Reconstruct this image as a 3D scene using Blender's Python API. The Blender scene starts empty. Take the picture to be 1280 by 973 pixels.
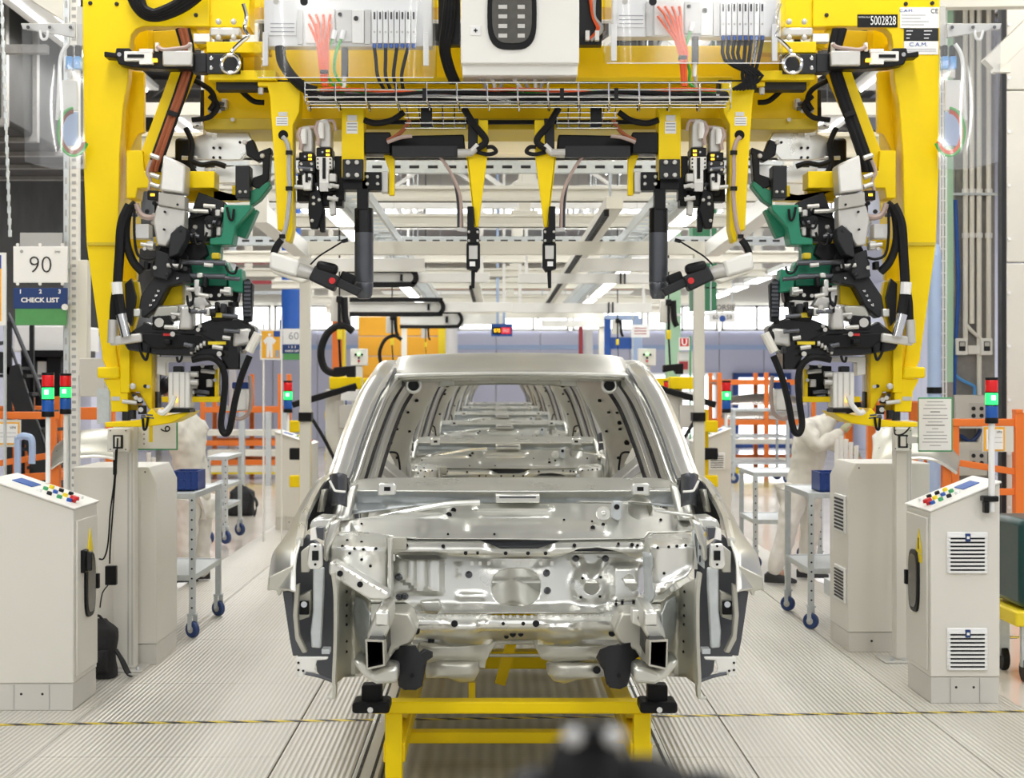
import bpy, bmesh, math, random
from mathutils import Vector, Matrix, Euler
from mathutils.geometry import tessellate_polygon
random.seed(7)
C = bpy.context.scene.collection
SC = bpy.context.scene
# ---------------------------------------------------------------- camera
F = 1950.0; U0 = 620.0; V0 = 478.0; H = 1.70      # focal length in px, vanishing point, eye height
cam = bpy.data.cameras.new('camera'); co = bpy.data.objects.new('camera', cam); C.objects.link(co)
co.location = (0, 0, H); co.rotation_euler = (math.pi/2, 0, 0)
cam.sensor_width = 36; cam.lens = F/1280*36
cam.shift_x = (640-U0)/1280; cam.shift_y = (V0-486.5)/1280
cam.clip_start = 0.1; cam.clip_end = 200
cam.dof.use_dof = True; cam.dof.focus_distance = 7.2; cam.dof.aperture_fstop = 5.0
SC.camera = co
# ---------------------------------------------------------------- world / light / exposure
w = bpy.data.worlds.new('hall_ambient'); SC.world = w; w.use_nodes = True
bg = w.node_tree.nodes['Background']; bg.inputs[0].default_value = (0.97, 0.985, 1.0, 1); bg.inputs[1].default_value = 0.40
SC.view_settings.view_transform = 'Standard'; SC.view_settings.look = 'None'
SC.view_settings.exposure = 0.46; SC.view_settings.gamma = 1; SC.view_settings.use_curve_mapping = False
LAMPS = []
for x in (-4.6, -1.9, 2.1, 4.8):
    for y in (1.0, 9.0, 17.0, 25.0, 33.0):
        l = bpy.data.lights.new('lamp_light', 'AREA'); l.shape = 'RECTANGLE'; l.size = 0.5; l.size_y = 6.0
        l.energy = 92; l.color = (1.0, 0.985, 0.95)
        o = bpy.data.objects.new('lamp_light', l); C.objects.link(o); o.location = (x, y, 5.42); LAMPS.append((o, x, y))

# ---------------------------------------------------------------- helpers
def P(u, v, Y): return Vector(((u-U0)*Y/F, Y, H-(v-V0)*Y/F))
XM = [0.075]   # mirror plane of the thing being built
def nodes(m): return m.node_tree.nodes, m.node_tree.links
MATS = {}
def mat(name, col, rough=0.5, metal=0.0, var=0.06, scale=9.0, bump=0.0, emit=0.0, spec=0.5, ecol=None):
    m = bpy.data.materials.new(name); m.use_nodes = True; n, l = nodes(m)
    b = n['Principled BSDF']; c = tuple(col)+(1,)
    b.inputs['Base Color'].default_value = c; b.inputs['Roughness'].default_value = rough
    b.inputs['Metallic'].default_value = metal; b.inputs['Specular IOR Level'].default_value = spec
    if var > 0 or bump > 0:
        tc = n.new('ShaderNodeTexCoord'); no = n.new('ShaderNodeTexNoise')
        no.inputs['Scale'].default_value = scale; no.inputs['Detail'].default_value = 4
        l.new(tc.outputs['Object'], no.inputs['Vector'])
        if var > 0:
            r = n.new('ShaderNodeMapRange'); r.inputs['To Min'].default_value = 1-var; r.inputs['To Max'].default_value = 1+var
            l.new(no.outputs['Fac'], r.inputs['Value'])
            mx = n.new('ShaderNodeVectorMath'); mx.operation = 'SCALE'; mx.inputs[0].default_value = col
            l.new(r.outputs[0], mx.inputs['Scale']); l.new(mx.outputs[0], b.inputs['Base Color'])
            r2 = n.new('ShaderNodeMapRange'); r2.inputs['To Min'].default_value = max(0.02, rough-var*0.8); r2.inputs['To Max'].default_value = min(1, rough+var*0.8)
            l.new(no.outputs['Fac'], r2.inputs['Value']); l.new(r2.outputs[0], b.inputs['Roughness'])
        if bump > 0:
            bp = n.new('ShaderNodeBump'); bp.inputs['Strength'].default_value = bump; bp.inputs['Distance'].default_value = 0.01
            l.new(no.outputs['Fac'], bp.inputs['Height']); l.new(bp.outputs[0], b.inputs['Normal'])
    if emit > 0:
        b.inputs['Emission Color'].default_value = tuple(ecol or col)+(1,); b.inputs['Emission Strength'].default_value = emit
    MATS[name] = m
    return m
def clear_mat(name, tint, gloss, diff):
    m = bpy.data.materials.new(name); m.use_nodes = True; n, l = nodes(m); n.remove(n['Principled BSDF'])
    t = n.new('ShaderNodeBsdfTransparent'); t.inputs[0].default_value = tint+(1,)
    g = n.new('ShaderNodeBsdfGlossy'); g.inputs[0].default_value = (1, 1, 1, 1); g.inputs['Roughness'].default_value = 0.12
    d = n.new('ShaderNodeBsdfDiffuse'); d.inputs[0].default_value = (.85, .87, .9, 1)
    fr = n.new('ShaderNodeLayerWeight'); fr.inputs[0].default_value = 0.35
    mr = n.new('ShaderNodeMapRange'); mr.inputs['To Min'].default_value = gloss; mr.inputs['To Max'].default_value = min(1, gloss+.45)
    l.new(fr.outputs['Facing'], mr.inputs['Value'])
    m1 = n.new('ShaderNodeMixShader'); m2 = n.new('ShaderNodeMixShader'); m2.inputs[0].default_value = diff
    l.new(mr.outputs[0], m1.inputs[0]); l.new(t.outputs[0], m1.inputs[1]); l.new(g.outputs[0], m1.inputs[2])
    l.new(m1.outputs[0], m2.inputs[1]); l.new(d.outputs[0], m2.inputs[2])
    l.new(m2.outputs[0], n['Material Output'].inputs[0]); MATS[name] = m
    return m
mat('yellow', (.92, .66, .0), .42, var=.05, scale=5, spec=.28)
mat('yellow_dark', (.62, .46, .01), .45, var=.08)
mat('steel', (.70, .70, .655), .33, .82, var=.10, scale=6, bump=.03)
mat('steel_bright', (.84, .84, .80), .29, .78, var=.08, scale=5, bump=.03)
mat('steel_dull', (.54, .53, .465), .40, .7, var=.14, scale=7, bump=.04)
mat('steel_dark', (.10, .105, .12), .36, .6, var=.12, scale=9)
mat('cast', (.58, .57, .54), .42, .45, var=.08, scale=20, bump=.08)
mat('galv', (.62, .66, .68), .42, .55, var=.16, scale=26)
mat('chrome', (.85, .85, .85), .15, 1.0, var=.03)
mat('black', (.006, .006, .007), .42, var=.25, scale=30, spec=.25)
mat('black_gloss', (.006, .006, .007), .22, var=.1)
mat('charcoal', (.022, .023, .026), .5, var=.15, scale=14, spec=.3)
mat('rubber', (.008, .008, .009), .6, var=.2, scale=30, spec=.25)
mat('fabric_black', (.014, .014, .016), .85, var=.3, scale=60, bump=.2)
mat('cabinet', (.72, .70, .64), .42, var=.025, scale=3)
mat('cabinet_base', (.62, .60, .555), .45, var=.03, scale=3)
mat('white_paint', (.84, .83, .79), .4, var=.03, scale=4)
mat('cream_beam', (.80, .775, .69), .45, var=.05, scale=3)
mat('white', (.86, .86, .85), .45, var=.02)
mat('paper', (.88, .88, .87), .6, var=.015)
mat('orange', (.86, .20, .025), .45, var=.06, scale=6)
mat('orange_wall', (.92, .46, .03), .5, var=.05, scale=1.5)
mat('red', (.62, .02, .02), .35, var=.03)
mat('red_beam', (.42, .05, .06), .5, var=.08)
mat('blue', (.02, .10, .42), .4, var=.08)
mat('navy', (.01, .04, .17), .42, var=.05)
mat('blue_light', (.09, .34, .74), .35, var=.04)
mat('pale_blue', (.42, .55, .80), .5, var=.03)
mat('green_jaw', (.01, .22, .125), .42, var=.09, scale=14)
mat('green_sheet', (.09, .32, .10), .4, var=.12, scale=16)
mat('green_wall', (.03, .16, .075), .5, var=.08)
mat('green_pale', (.42, .66, .46), .5, var=.05)
mat('green_frame', (.06, .36, .14), .4, var=.04)
mat('dark_green', (.006, .05, .05), .3, var=.05)
mat('lavender', (.62, .64, .80), .5, var=.03, scale=.8)
mat('cable_orange', (.82, .11, .02), .4, var=.08)
mat('cable_rust', (.30, .075, .02), .5, var=.12)
mat('cable_green', (.05, .42, .05), .4, var=.05)
mat('cable_grey', (.42, .42, .42), .4, var=.05)
mat('cable_pink', (.44, .33, .29), .45, var=.05)
mat('cream_floor', (.74, .685, .60), .13, var=.06, scale=1.2)
mat('roof_dark', (.026, .025, .023), .7, var=.2, scale=2)
mat('concrete', (.30, .29, .275), .75, var=.28, scale=16, bump=.1)
mat('coverall', (.70, .675, .61), .8, var=.06, scale=9, bump=.25)
mat('trousers', (.76, .735, .69), .8, var=.05, scale=9, bump=.25)
mat('skin_tone', (.55, .33, .24), .5, var=.05)
mat('glove', (.42, .43, .26), .8, var=.1)
mat('shoe', (.02, .02, .024), .5, var=.2)
mat('crate', (.012, .05, .26), .4, var=.06)
mat('wheel_blue', (.02, .05, .17), .45, var=.06)
mat('wood', (.45, .27, .12), .6, var=.15)
mat('ink', (.02, .02, .022), .6, var=0)
mat('ink_grey', (.40, .40, .42), .6, var=0)
mat('ink_blue', (.02, .08, .35), .6, var=0)
mat('hazard_yellow', (.88, .68, .02), .45, var=.03)
mat('window_dark', (.10, .095, .085), .12, var=.2, scale=30)
mat('lens_red', (.55, .01, .012), .2, var=0, emit=.25)
mat('lens_green', (.04, .9, .20), .2, var=0, emit=1.0, ecol=(.02, .75, .14))
mat('lens_core', (.6, 1., .7), .2, var=0, emit=1.2)
mat('lens_blue', (.01, .08, .34), .2, var=0, emit=.12)
mat('led_amber', (1., .55, .02), .3, var=0, emit=2.0)
mat('led_green', (.3, 1., .3), .3, var=0, emit=2.0)
mat('led_red', (.7, .02, .05), .3, var=0, emit=.5)
mat('tube_light', (1, 1, .97), .4, var=0, emit=5.0)
mat('daylight', (1, 1, 1), .4, var=0, emit=2.2, ecol=(.95, .98, 1.))
clear_mat('clear_film', (.93, .94, .96), .09, .10)
clear_mat('clear_acrylic', (.93, .94, .96), .02, .018)
def deck_mat(name, col, period, axis=0):
    m = mat(name, col, .36, .35, var=.05, scale=1.6); n, l = nodes(m); b = n['Principled BSDF']
    g = n.new('ShaderNodeNewGeometry'); s = n.new('ShaderNodeSeparateXYZ'); l.new(g.outputs['Position'], s.inputs[0])
    def wave(out, per):
        k = n.new('ShaderNodeMath'); k.operation = 'MULTIPLY'; k.inputs[1].default_value = 2*math.pi/per; l.new(out, k.inputs[0])
        q = n.new('ShaderNodeMath'); q.operation = 'SINE'; l.new(k.outputs[0], q.inputs[0]); return q
    a = wave(s.outputs[axis], period); c2 = wave(s.outputs[1-axis], period*.8)
    mx = n.new('ShaderNodeMath'); mx.operation = 'MULTIPLY_ADD'; mx.inputs[1].default_value = .22
    l.new(c2.outputs[0], mx.inputs[0]); l.new(a.outputs[0], mx.inputs[2])
    bp = n.new('ShaderNodeBump'); bp.inputs['Strength'].default_value = .75; bp.inputs['Distance'].default_value = .0022
    l.new(mx.outputs[0], bp.inputs['Height']); l.new(bp.outputs[0], b.inputs['Normal'])
    old = b.inputs['Base Color'].links[0].from_socket
    r = n.new('ShaderNodeMapRange'); r.inputs['From Min'].default_value = -1; r.inputs['To Min'].default_value = .80; r.inputs['To Max'].default_value = 1.06  # rib shading put into the base colour: darker grooves, lighter crests
    l.new(a.outputs[0], r.inputs['Value'])
    v = n.new('ShaderNodeVectorMath'); v.operation = 'SCALE'; l.new(old, v.inputs[0]); l.new(r.outputs[0], v.inputs['Scale']); l.new(v.outputs[0], b.inputs['Base Color'])
    return m
deck_mat('deck', (.70, .675, .61), .0257)
deck_mat('pit_deck', (.46, .45, .40), .06)
def tape_mat():
    m = mat('hazard_tape', (.8, .62, .04), .5, var=0); n, l = nodes(m); b = n['Principled BSDF']
    g = n.new('ShaderNodeNewGeometry'); s = n.new('ShaderNodeSeparateXYZ'); l.new(g.outputs['Position'], s.inputs[0])
    k = n.new('ShaderNodeMath'); k.operation = 'MULTIPLY_ADD'; k.inputs[1].default_value = 1.9; l.new(s.outputs[1], k.inputs[0]); l.new(s.outputs[0], k.inputs[2])
    q = n.new('ShaderNodeMath'); q.operation = 'PINGPONG'; q.inputs[1].default_value = .085; l.new(k.outputs[0], q.inputs[0])
    gt = n.new('ShaderNodeMath'); gt.operation = 'GREATER_THAN'; gt.inputs[1].default_value = .043; l.new(q.outputs[0], gt.inputs[0])
    mx = n.new('ShaderNodeMix'); mx.data_type = 'RGBA'; mx.inputs[6].default_value = (.85, .66, .06, 1); mx.inputs[7].default_value = (.05, .05, .045, 1)
    l.new(gt.outputs[0], mx.inputs[0]); l.new(mx.outputs[2], b.inputs['Base Color'])
tape_mat()

def tag(o, label=None, cat=None, group=None, kind=None):
    if label: o['label'] = label
    if cat: o['category'] = cat
    if group: o['group'] = group
    if kind: o['kind'] = kind
    return o
def thing(name, label, cat, loc=(0, 0, 0), group=None):
    o = bpy.data.objects.new(name, None); C.objects.link(o); o.location = loc; o.empty_display_size = .1
    return tag(o, label, cat, group)
def adopt(o, parent):
    if parent is not None:
        o.parent = parent; m = Matrix.Identity(4); q = parent
        while q is not None:
            m = Matrix.LocRotScale(q.location, q.rotation_euler, q.scale) @ m; q = q.parent
        o.location = m.inverted() @ Vector(o.location)
def spline(pts, k=6):
    pts = [Vector(p) for p in pts]
    if len(pts) < 3: return pts
    out = []
    for i in range(len(pts)-1):
        p0 = pts[max(i-1, 0)]; p1 = pts[i]; p2 = pts[i+1]; p3 = pts[min(i+2, len(pts)-1)]
        for j in range(k):
            t = j/k; out.append(0.5*((2*p1)+(p2-p0)*t+(2*p0-5*p1+4*p2-p3)*t*t+(3*p1-p0-3*p2+p3)*t**3))
    out.append(pts[-1]); return out
class MB:
    def __init__(s, mir=False): s.v = []; s.f = []; s.mir = mir
    def add(s, vs, fs):
        b = len(s.v); s.v += [Vector(p) for p in vs]; s.f += [tuple(b+i for i in f) for f in fs]; return s
    def box(s, x0, x1, y0, y1, z0, z1):
        vs = [(x, y, z) for z in (z0, z1) for y in (y0, y1) for x in (x0, x1)]
        return s.add(vs, [(0, 2, 3, 1), (4, 5, 7, 6), (0, 1, 5, 4), (2, 6, 7, 3), (0, 4, 6, 2), (1, 3, 7, 5)])
    def obox(s, c, size, rot=(0, 0, 0)):
        m = Euler(rot).to_matrix(); c = Vector(c); h = Vector(size)/2
        vs = [c+m @ Vector((x*h.x, y*h.y, z*h.z)) for z in (-1, 1) for y in (-1, 1) for x in (-1, 1)]
        return s.add(vs, [(0, 2, 3, 1), (4, 5, 7, 6), (0, 1, 5, 4), (2, 6, 7, 3), (0, 4, 6, 2), (1, 3, 7, 5)])
    def pbox(s, u0, v0, u1, v1, Y, d):
        a = P(u0, v0, Y); b = P(u1, v1, Y)
        return s.box(min(a.x, b.x), max(a.x, b.x), Y, Y+d, min(a.z, b.z), max(a.z, b.z))
    def bar(s, p0, p1, w, h=None, up=(0, 0, 1)):
        p0 = Vector(p0); p1 = Vector(p1); h = h or w; d = (p1-p0).normalized(); up = Vector(up)
        if abs(d.dot(up)) > .98: up = Vector((0, 1, 0))
        x = d.cross(up).normalized()*w/2; y = x.cross(d).normalized()*h/2
        vs = [p+a*x+b*y for p in (p0, p1) for a, b in ((-1, -1), (1, -1), (1, 1), (-1, 1))]
        return s.add(vs, [(0, 1, 2, 3), (7, 6, 5, 4), (0, 4, 5, 1), (1, 5, 6, 2), (2, 6, 7, 3), (3, 7, 4, 0)])
    def prism(s, pts, vec):
        n = len(pts); vec = Vector(vec); pts = [Vector(p) for p in pts]
        nn = sum(((pts[i].cross(pts[(i+1) % n])) for i in range(n)), Vector())
        if nn.dot(vec) > 0: pts = pts[::-1]
        return s.add(pts+[p+vec for p in pts], [tuple(range(n)), tuple(range(2*n-1, n-1, -1))]+[(i, n+i, n+(i+1) % n, (i+1) % n) for i in range(n)])
    def pp(s, px, Y, d): return s.prism([P(u, v, Y) for u, v in px], (0, d, 0))
    def cyl(s, p0, p1, r0, r1=None, n=14):
        p0 = Vector(p0); p1 = Vector(p1); r1 = r0 if r1 is None else r1
        return s.rings([(p0, r0), (p1, r1)], n)
    def rings(s, rs, n=12, cap=True):
        pts = [Vector(p) for p, r in rs]; b = []; m = len(pts); prev = None
        for i in range(m):
            d = (pts[min(i+1, m-1)]-pts[max(i-1, 0)])
            if d.length < 1e-9: d = Vector((0, 0, 1))
            d.normalize()
            if prev is None:
                a = Vector((0, 0, 1)) if abs(d.z) < .9 else Vector((1, 0, 0))
                x = d.cross(a).normalized()
            else:
                x = (prev-d*prev.dot(d)); x = x.normalized() if x.length > 1e-6 else d.cross(Vector((0, 0, 1))).normalized()
            prev = x; y = d.cross(x)
            b += [pts[i]+(x*math.cos(2*math.pi*k/n)+y*math.sin(2*math.pi*k/n))*rs[i][1] for k in range(n)]
        fs = [(i*n+k, i*n+(k+1) % n, (i+1)*n+(k+1) % n, (i+1)*n+k) for i in range(m-1) for k in range(n)]
        if cap: fs += [tuple(range(n-1, -1, -1)), tuple((m-1)*n+k for k in range(n))]
        return s.add(b, fs)
    def tube(s, pts, r, n=7, k=6): return s.rings([(p, r) for p in spline(pts, k)], n)
    def ptube(s, pts, r, n=7, k=6, Y=None): return s.tube([P(p[0], p[1], p[2] if len(p) > 2 else Y) for p in pts], r, n, k)
    def lathe(s, c, prof, n=20):
        return s.rings([(Vector(c)+Vector((0, 0, z)), r) for r, z in prof], n)
    def grid(s, fn, nu, nv):
        vs = [fn(i/nu, j/nv) for j in range(nv+1) for i in range(nu+1)]
        return s.add(vs, [(j*(nu+1)+i, j*(nu+1)+i+1, (j+1)*(nu+1)+i+1, (j+1)*(nu+1)+i) for j in range(nv) for i in range(nu)])
    def sweep(s, prof, path, up=(0, 0, 1)):
        # closed 2D profile swept along path (prof x = sideways, y = up)
        pts = [Vector(p) for p in path]; m = len(pts); n = len(prof); b = []
        for i in range(m):
            d = (pts[min(i+1, m-1)]-pts[max(i-1, 0)]).normalized(); x = d.cross(Vector(up)).normalized(); y = x.cross(d)
            b += [pts[i]+x*a+y*c for a, c in prof]
        fs = [(i*n+k, i*n+(k+1) % n, (i+1)*n+(k+1) % n, (i+1)*n+k) for i in range(m-1) for k in range(n)]
        return s.add(b, fs+[tuple(range(n-1, -1, -1)), tuple((m-1)*n+k for k in range(n))])
    def build(s, name, m, parent=None, bevel=0.0, smooth=True, ang=35, solid=0.0, fixn=True):
        me = bpy.data.meshes.new(name); vs = s.v
        if s.mir: vs = [Vector((2*XM[0]-p.x, p.y, p.z)) for p in vs]
        vs = [Vector(p) for p in vs]
        org = Vector((0, 0, 0))
        if parent is None and vs:
            lo = [min(p[i] for p in vs) for i in range(3)]; hi = [max(p[i] for p in vs) for i in range(3)]
            org = Vector(((lo[0]+hi[0])/2, (lo[1]+hi[1])/2, lo[2]))
        elif parent is not None:
            q = parent
            while q is not None: org = org+Vector(q.location); q = q.parent
        me.from_pydata([p-org for p in vs], [], s.f)
        if fixn:
            bm = bmesh.new(); bm.from_mesh(me); bmesh.ops.recalc_face_normals(bm, faces=bm.faces); bm.to_mesh(me); bm.free()
        if smooth:
            me.polygons.foreach_set('use_smooth', [True]*len(me.polygons)); me.set_sharp_from_angle(angle=math.radians(ang))
        me.materials.append(MATS[m] if isinstance(m, str) else m)
        o = bpy.data.objects.new(name, me); C.objects.link(o)
        if parent is not None: o.parent = parent
        else: o.location = org
        if solid: q = o.modifiers.new('solid', 'SOLIDIFY'); q.thickness = solid; q.offset = -1
        if bevel: q = o.modifiers.new('bevel', 'BEVEL'); q.width = bevel; q.segments = 2; q.limit_method = 'ANGLE'; q.angle_limit = math.radians(40)
        return o
def copy_tree(o, parent=None, dy=0.0, dx=0.0):
    c = o.copy(); C.objects.link(c)
    if parent is None: c.location = Vector(o.location)+Vector((dx, dy, 0))
    else: c.parent = parent
    for ch in [k for k in bpy.data.objects if k.parent == o]: copy_tree(ch, c)
    return c
def text(s, loc, size, m, parent, align='CENTER', rot=(math.pi/2, 0, 0), name='lettering', ext=.0006, sx=1.0, off=0.0):
    cu = bpy.data.curves.new('t', 'FONT'); cu.body = s; cu.size = size; cu.align_x = align; cu.align_y = 'CENTER'; cu.extrude = ext; cu.offset = off; cu.resolution_u = 3
    t = bpy.data.objects.new('t', cu); C.objects.link(t)
    me = bpy.data.meshes.new_from_object(t); bpy.data.objects.remove(t); bpy.data.curves.remove(cu)
    R = Euler(rot).to_matrix().to_4x4(); org = Vector()
    q = parent
    while q is not None: org = org+Vector(q.location); q = q.parent
    me.transform(Matrix.Translation(Vector(loc)-org) @ R @ Matrix.Diagonal((sx, 1, 1, 1)))
    me.name = name; me.materials.clear(); me.materials.append(MATS[m])
    o = bpy.data.objects.new(name, me); C.objects.link(o); o.parent = parent
    return o
def sst(a, b, x):
    t = max(0., min(1., (x-a)/(b-a))); return t*t*(3-2*t)
def bump(u, v, u0, v0, u1, v1, s, h):
    return h*sst(u0-s, u0+s, u)*(1-sst(u1-s, u1+s, u))*sst(v0-s, v0+s, v)*(1-sst(v1-s, v1+s, v))
def stamped(name, outline, holes, Yf, m, parent, th=.006, step=6, mir=False, ang=50):
    loops = [outline]+list(holes); flat = [p for l in loops for p in l]
    tris = tessellate_polygon([[Vector((u, v, 0)) for u, v in l] for l in loops])
    bm = bmesh.new(); vs = [bm.verts.new((u, v, 0)) for u, v in flat]
    for t in tris:
        try: bm.faces.new([vs[i] for i in t])
        except ValueError: pass
    us = [p[0] for p in outline]; vv = [p[1] for p in outline]
    for ax, lo, hi in ((0, min(us), max(us)), (1, min(vv), max(vv))):
        x = lo+step
        while x < hi-.5:
            n = Vector((1, 0, 0)) if ax == 0 else Vector((0, 1, 0)); c = n*x
            bmesh.ops.bisect_plane(bm, geom=bm.verts[:]+bm.edges[:]+bm.faces[:], plane_co=c, plane_no=n); x += step
    for q in bm.verts: q.co = P(q.co.x, q.co.y, Yf(q.co.x, q.co.y))
    bmesh.ops.recalc_face_normals(bm, faces=bm.faces)
    if sum(f.normal.y*f.calc_area() for f in bm.faces) > 0: bmesh.ops.reverse_faces(bm, faces=bm.faces)
    mb = MB(mir); bm.verts.index_update()
    mb.v = [q.co.copy() for q in bm.verts]; mb.f = [tuple(q.index for q in (reversed(f.verts) if mir else f.verts)) for f in bm.faces]; bm.free()
    return mb.build(name, m, parent, ang=ang, solid=th, fixn=False)
def oval(cu, cv, a, b, n=20, p=2.0):
    r = []
    for i in range(n):
        t = 2*math.pi*i/n; c, s = math.cos(t), math.sin(t)
        r.append((cu+a*math.copysign(abs(c)**(2/p), c), cv+b*math.copysign(abs(s)**(2/p), s)))
    return r
# ================================================================ setting
fl = MB().box(-15, 15, -6, 46, -.3, -.06).build('floor', 'cream_floor'); tag(fl, kind='structure')
def panel_row(x0, x1, ys, z0, z1, m, gap=.003):
    for a, b in zip(ys[:-1], ys[1:]):
        MB().box(x0+gap, x1-gap, a+gap, b-gap, z0, z1).build('deck_panel', m, fl, bevel=.002)
ya = [3.4, 5.55, 7.07, 8.8, 10.3, 11.9, 13.5, 15.1, 16.7, 18.3, 20.4, 23, 30, 40]
yb = [3.4, 4.9, 6.45, 8.15, 9.4, 11.2, 12.7, 14.3, 15.9, 17.5, 19.2, 21.5, 26, 40]
for x0, x1, ys in ((-2.62, -2.10, yb), (-2.10, -.98, ya), (-.98, -.62, ya), (.78, 1.13, ya), (1.13, 2.18, ya), (2.18, 2.75, yb)):
    panel_row(x0, x1, ys, -.055, 0, 'deck')
panel_row(-.50, .66, [3.4, 6.3, 8.2, 10.6, 14, 19, 27, 40], -.055, -.03, 'pit_deck')
for x in (-.56, .72):                                    # guide rails beside the centre lane
    MB().box(x-.055, x+.055, 3.4, 40, -.058, .012).build('guide_rail', 'steel_bright', fl, bevel=.004)
    for dx in (-.03, .03): MB().box(x+dx-.006, x+dx+.006, 3.4, 40, .012, .016).build('rail_lip', 'black', fl)
# floor hazard markings
q = MB().add([(-2.62, 7.70, .0012), (2.75, 8.03, .0012), (2.75, 8.07, .0012), (-2.62, 7.745, .0012)], [(0, 1, 2, 3)]).build('floor_tape', 'hazard_tape', fl, solid=.001)
for (u, v, du) in ((1262, 735, 40), (1262, 797, 48)):
    a = P(u, v, F*(H+.06)/(v-V0)); MB().box(a.x-.25, a.x+.4, a.y-.05, a.y+.05, -.06, -.058).build('floor_marking', 'hazard_tape', fl)
# back wall of lavender panels with a strip of windows
wb = MB().box(-15, 15, 42, 42.3, -.06, 9).build('wall_back', 'cream_beam'); tag(wb, kind='structure')
for i in range(24):
    x = -14.4+i*1.2
    MB().box(x+.01, x+1.19, 41.93, 42, -.06, 2.62).build('wall_panel', 'lavender', wb, bevel=.01)
    MB().box(x+.01, x+1.19, 41.95, 42, 2.66, 3.08).build('wall_panel', 'lavender', wb, bevel=.01)
MB().box(-14.4, 14.4, 41.9, 41.98, 2.58, 2.70).build('wall_band', 'pale_blue', wb)
nwin = 0
for z0, z1, xs in ((3.12, 3.72, [-12+i*2.0 for i in range(13)]), (6.1, 6.75, [-12+i*2.0 for i in range(13)])):
    for x in xs:
        nwin += 1
        o = MB().box(x+.08, x+1.92, 41.90, 41.97, z0, z1).build('window_%d' % nwin, 'daylight'); tag(o, kind='structure')
        fr = MB()
        for a in (x+.05, x+.97, x+1.89): fr.box(a, a+.06, 41.86, 41.9, z0-.03, z1+.03)
        for b in (z0-.05, z1-.01): fr.box(x+.05, x+1.95, 41.86, 41.9, b, b+.06)
        fr.build('window_frame', 'white', o)
wl = MB().box(-9.3, -9, 3, 42, -.06, 9).build('wall_left', 'roof_dark'); tag(wl, kind='structure')
for i in range(18):
    MB().box(-9, -8.94, 14+i*1.5, 15.48+i*1.5, -.06, 2.75).build('wall_panel', 'lavender', wl, bevel=.01)
wr = MB().box(9.6, 9.9, 3, 42, -.06, 9).build('wall_right', 'lavender'); tag(wr, kind='structure')
for i in range(18): MB().box(9.54, 9.6, 14+i*1.5, 15.48+i*1.5, -.06, 4.2).build('wall_panel', 'lavender', wr, bevel=.01)
ce = MB().box(-15, 15, 2, 46, 9, 9.2).build('ceiling', 'roof_dark'); tag(ce, kind='structure')
for i in range(9):
    y = 8+i*4.2; m = MB()
    m.box(-12, 12, y, y+.16, 8.75, 8.95).box(-12, 12, y, y+.16, 7.6, 7.75)
    for k in range(16): m.bar((-12+k*1.5, y+.08, 7.7 if k % 2 else 8.8), (-10.5+k*1.5, y+.08, 8.8 if k % 2 else 7.7), .08)
    m.build('roof_truss', 'concrete', ce)
# doors in the back wall seen past the orange racks
d = MB().box(6.35, 7.9, 41.75, 41.93, -.06, 1.95).build('door_1', 'navy'); tag(d, kind='structure')
MB().box(6.5, 7.75, 41.70, 41.76, .05, 1.82).build('door_pane', 'daylight', d)
d = MB().box(3.6, 5.9, 41.75, 41.93, -.06, 1.95).build('door_2', 'white'); tag(d, kind='structure')
MB().box(3.7, 5.8, 41.70, 41.76, .3, 1.86).build('door_pane', 'daylight', d)
d = MB().box(-11.5, -9.6, 41.75, 41.93, -.06, 2.3).build('door_3', 'white'); tag(d, kind='structure')
# high lamps that carry the area lights
for o, x, y in LAMPS:
    t = thing('ceiling_lamp', 'long twin tube lamp hanging high over the line', 'lamp', (x, y, 5.42), 'high lamps over the line')
    MB().box(x-.27, x+.27, y-3.05, y+3.05, 5.45, 5.52).build('housing', 'white', t, bevel=.01)
    for a in (-.12, .12): MB().cyl((x+a, y-3, 5.435), (x+a, y+3, 5.435), .013, n=8).build('tube', 'tube_light', t)
    for b in (-2.4, 2.4): MB().cyl((x, y+b, 5.5), (x, y+b, 9), .008, n=6).build('hanger_rod', 'galv', t)
    o.parent = t; o.location = (0, 0, -.01)
# ================================================================ overhead steelwork
def beam(name, label, cat, Y, z, x0, x1, w, h, m='cream_beam', group=None):
    t = thing(name, label, cat, ((x0+x1)/2, Y, z-h/2), group)
    MB().box(x0, x1, Y, Y+w, z-h/2, z-h/2+.03).box(x0, x1, Y, Y+w, z+h/2-.03, z+h/2).box(x0, x1, Y+.03, Y+w-.03, z-h/2, z+h/2).build('beam_section', m, t, bevel=.004)
    return t
CB = [(10.5, 3.30, .16, .17), (13.2, 3.30, .14, .13), (15.2, 3.28, .14, .13), (19.6, 3.28, .14, .15), (22.0, 3.25, .14, .12), (25.0, 3.27, .14, .14), (29.5, 3.26, .14, .16), (33.0, 3.25, .14, .16)]
for Y, z, w_, h in CB:
    bx0, bx1 = (-2.55, 2.75) if Y < 16 else (-3.6, 3.8)
    t = beam('cross_beam', 'cream steel cross beam spanning the line above the car bodies', 'beam', Y, z, bx0, bx1, w_, h, group='cream cross beams over the line')
    m = MB().box(.22, .34, Y+.02, Y+w_-.02, z+h/2, z+.62).box(.15, .41, Y, Y+w_, z+h/2, z+h/2+.03); m.build('stub_post', 'cream_beam', t, bevel=.004)
    for x in (bx0+.1, bx1-.1): MB().box(x-.05, x+.05, Y+.02, Y+.1, z+h/2, 9).build('hanger_post', 'cream_beam', t)
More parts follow.
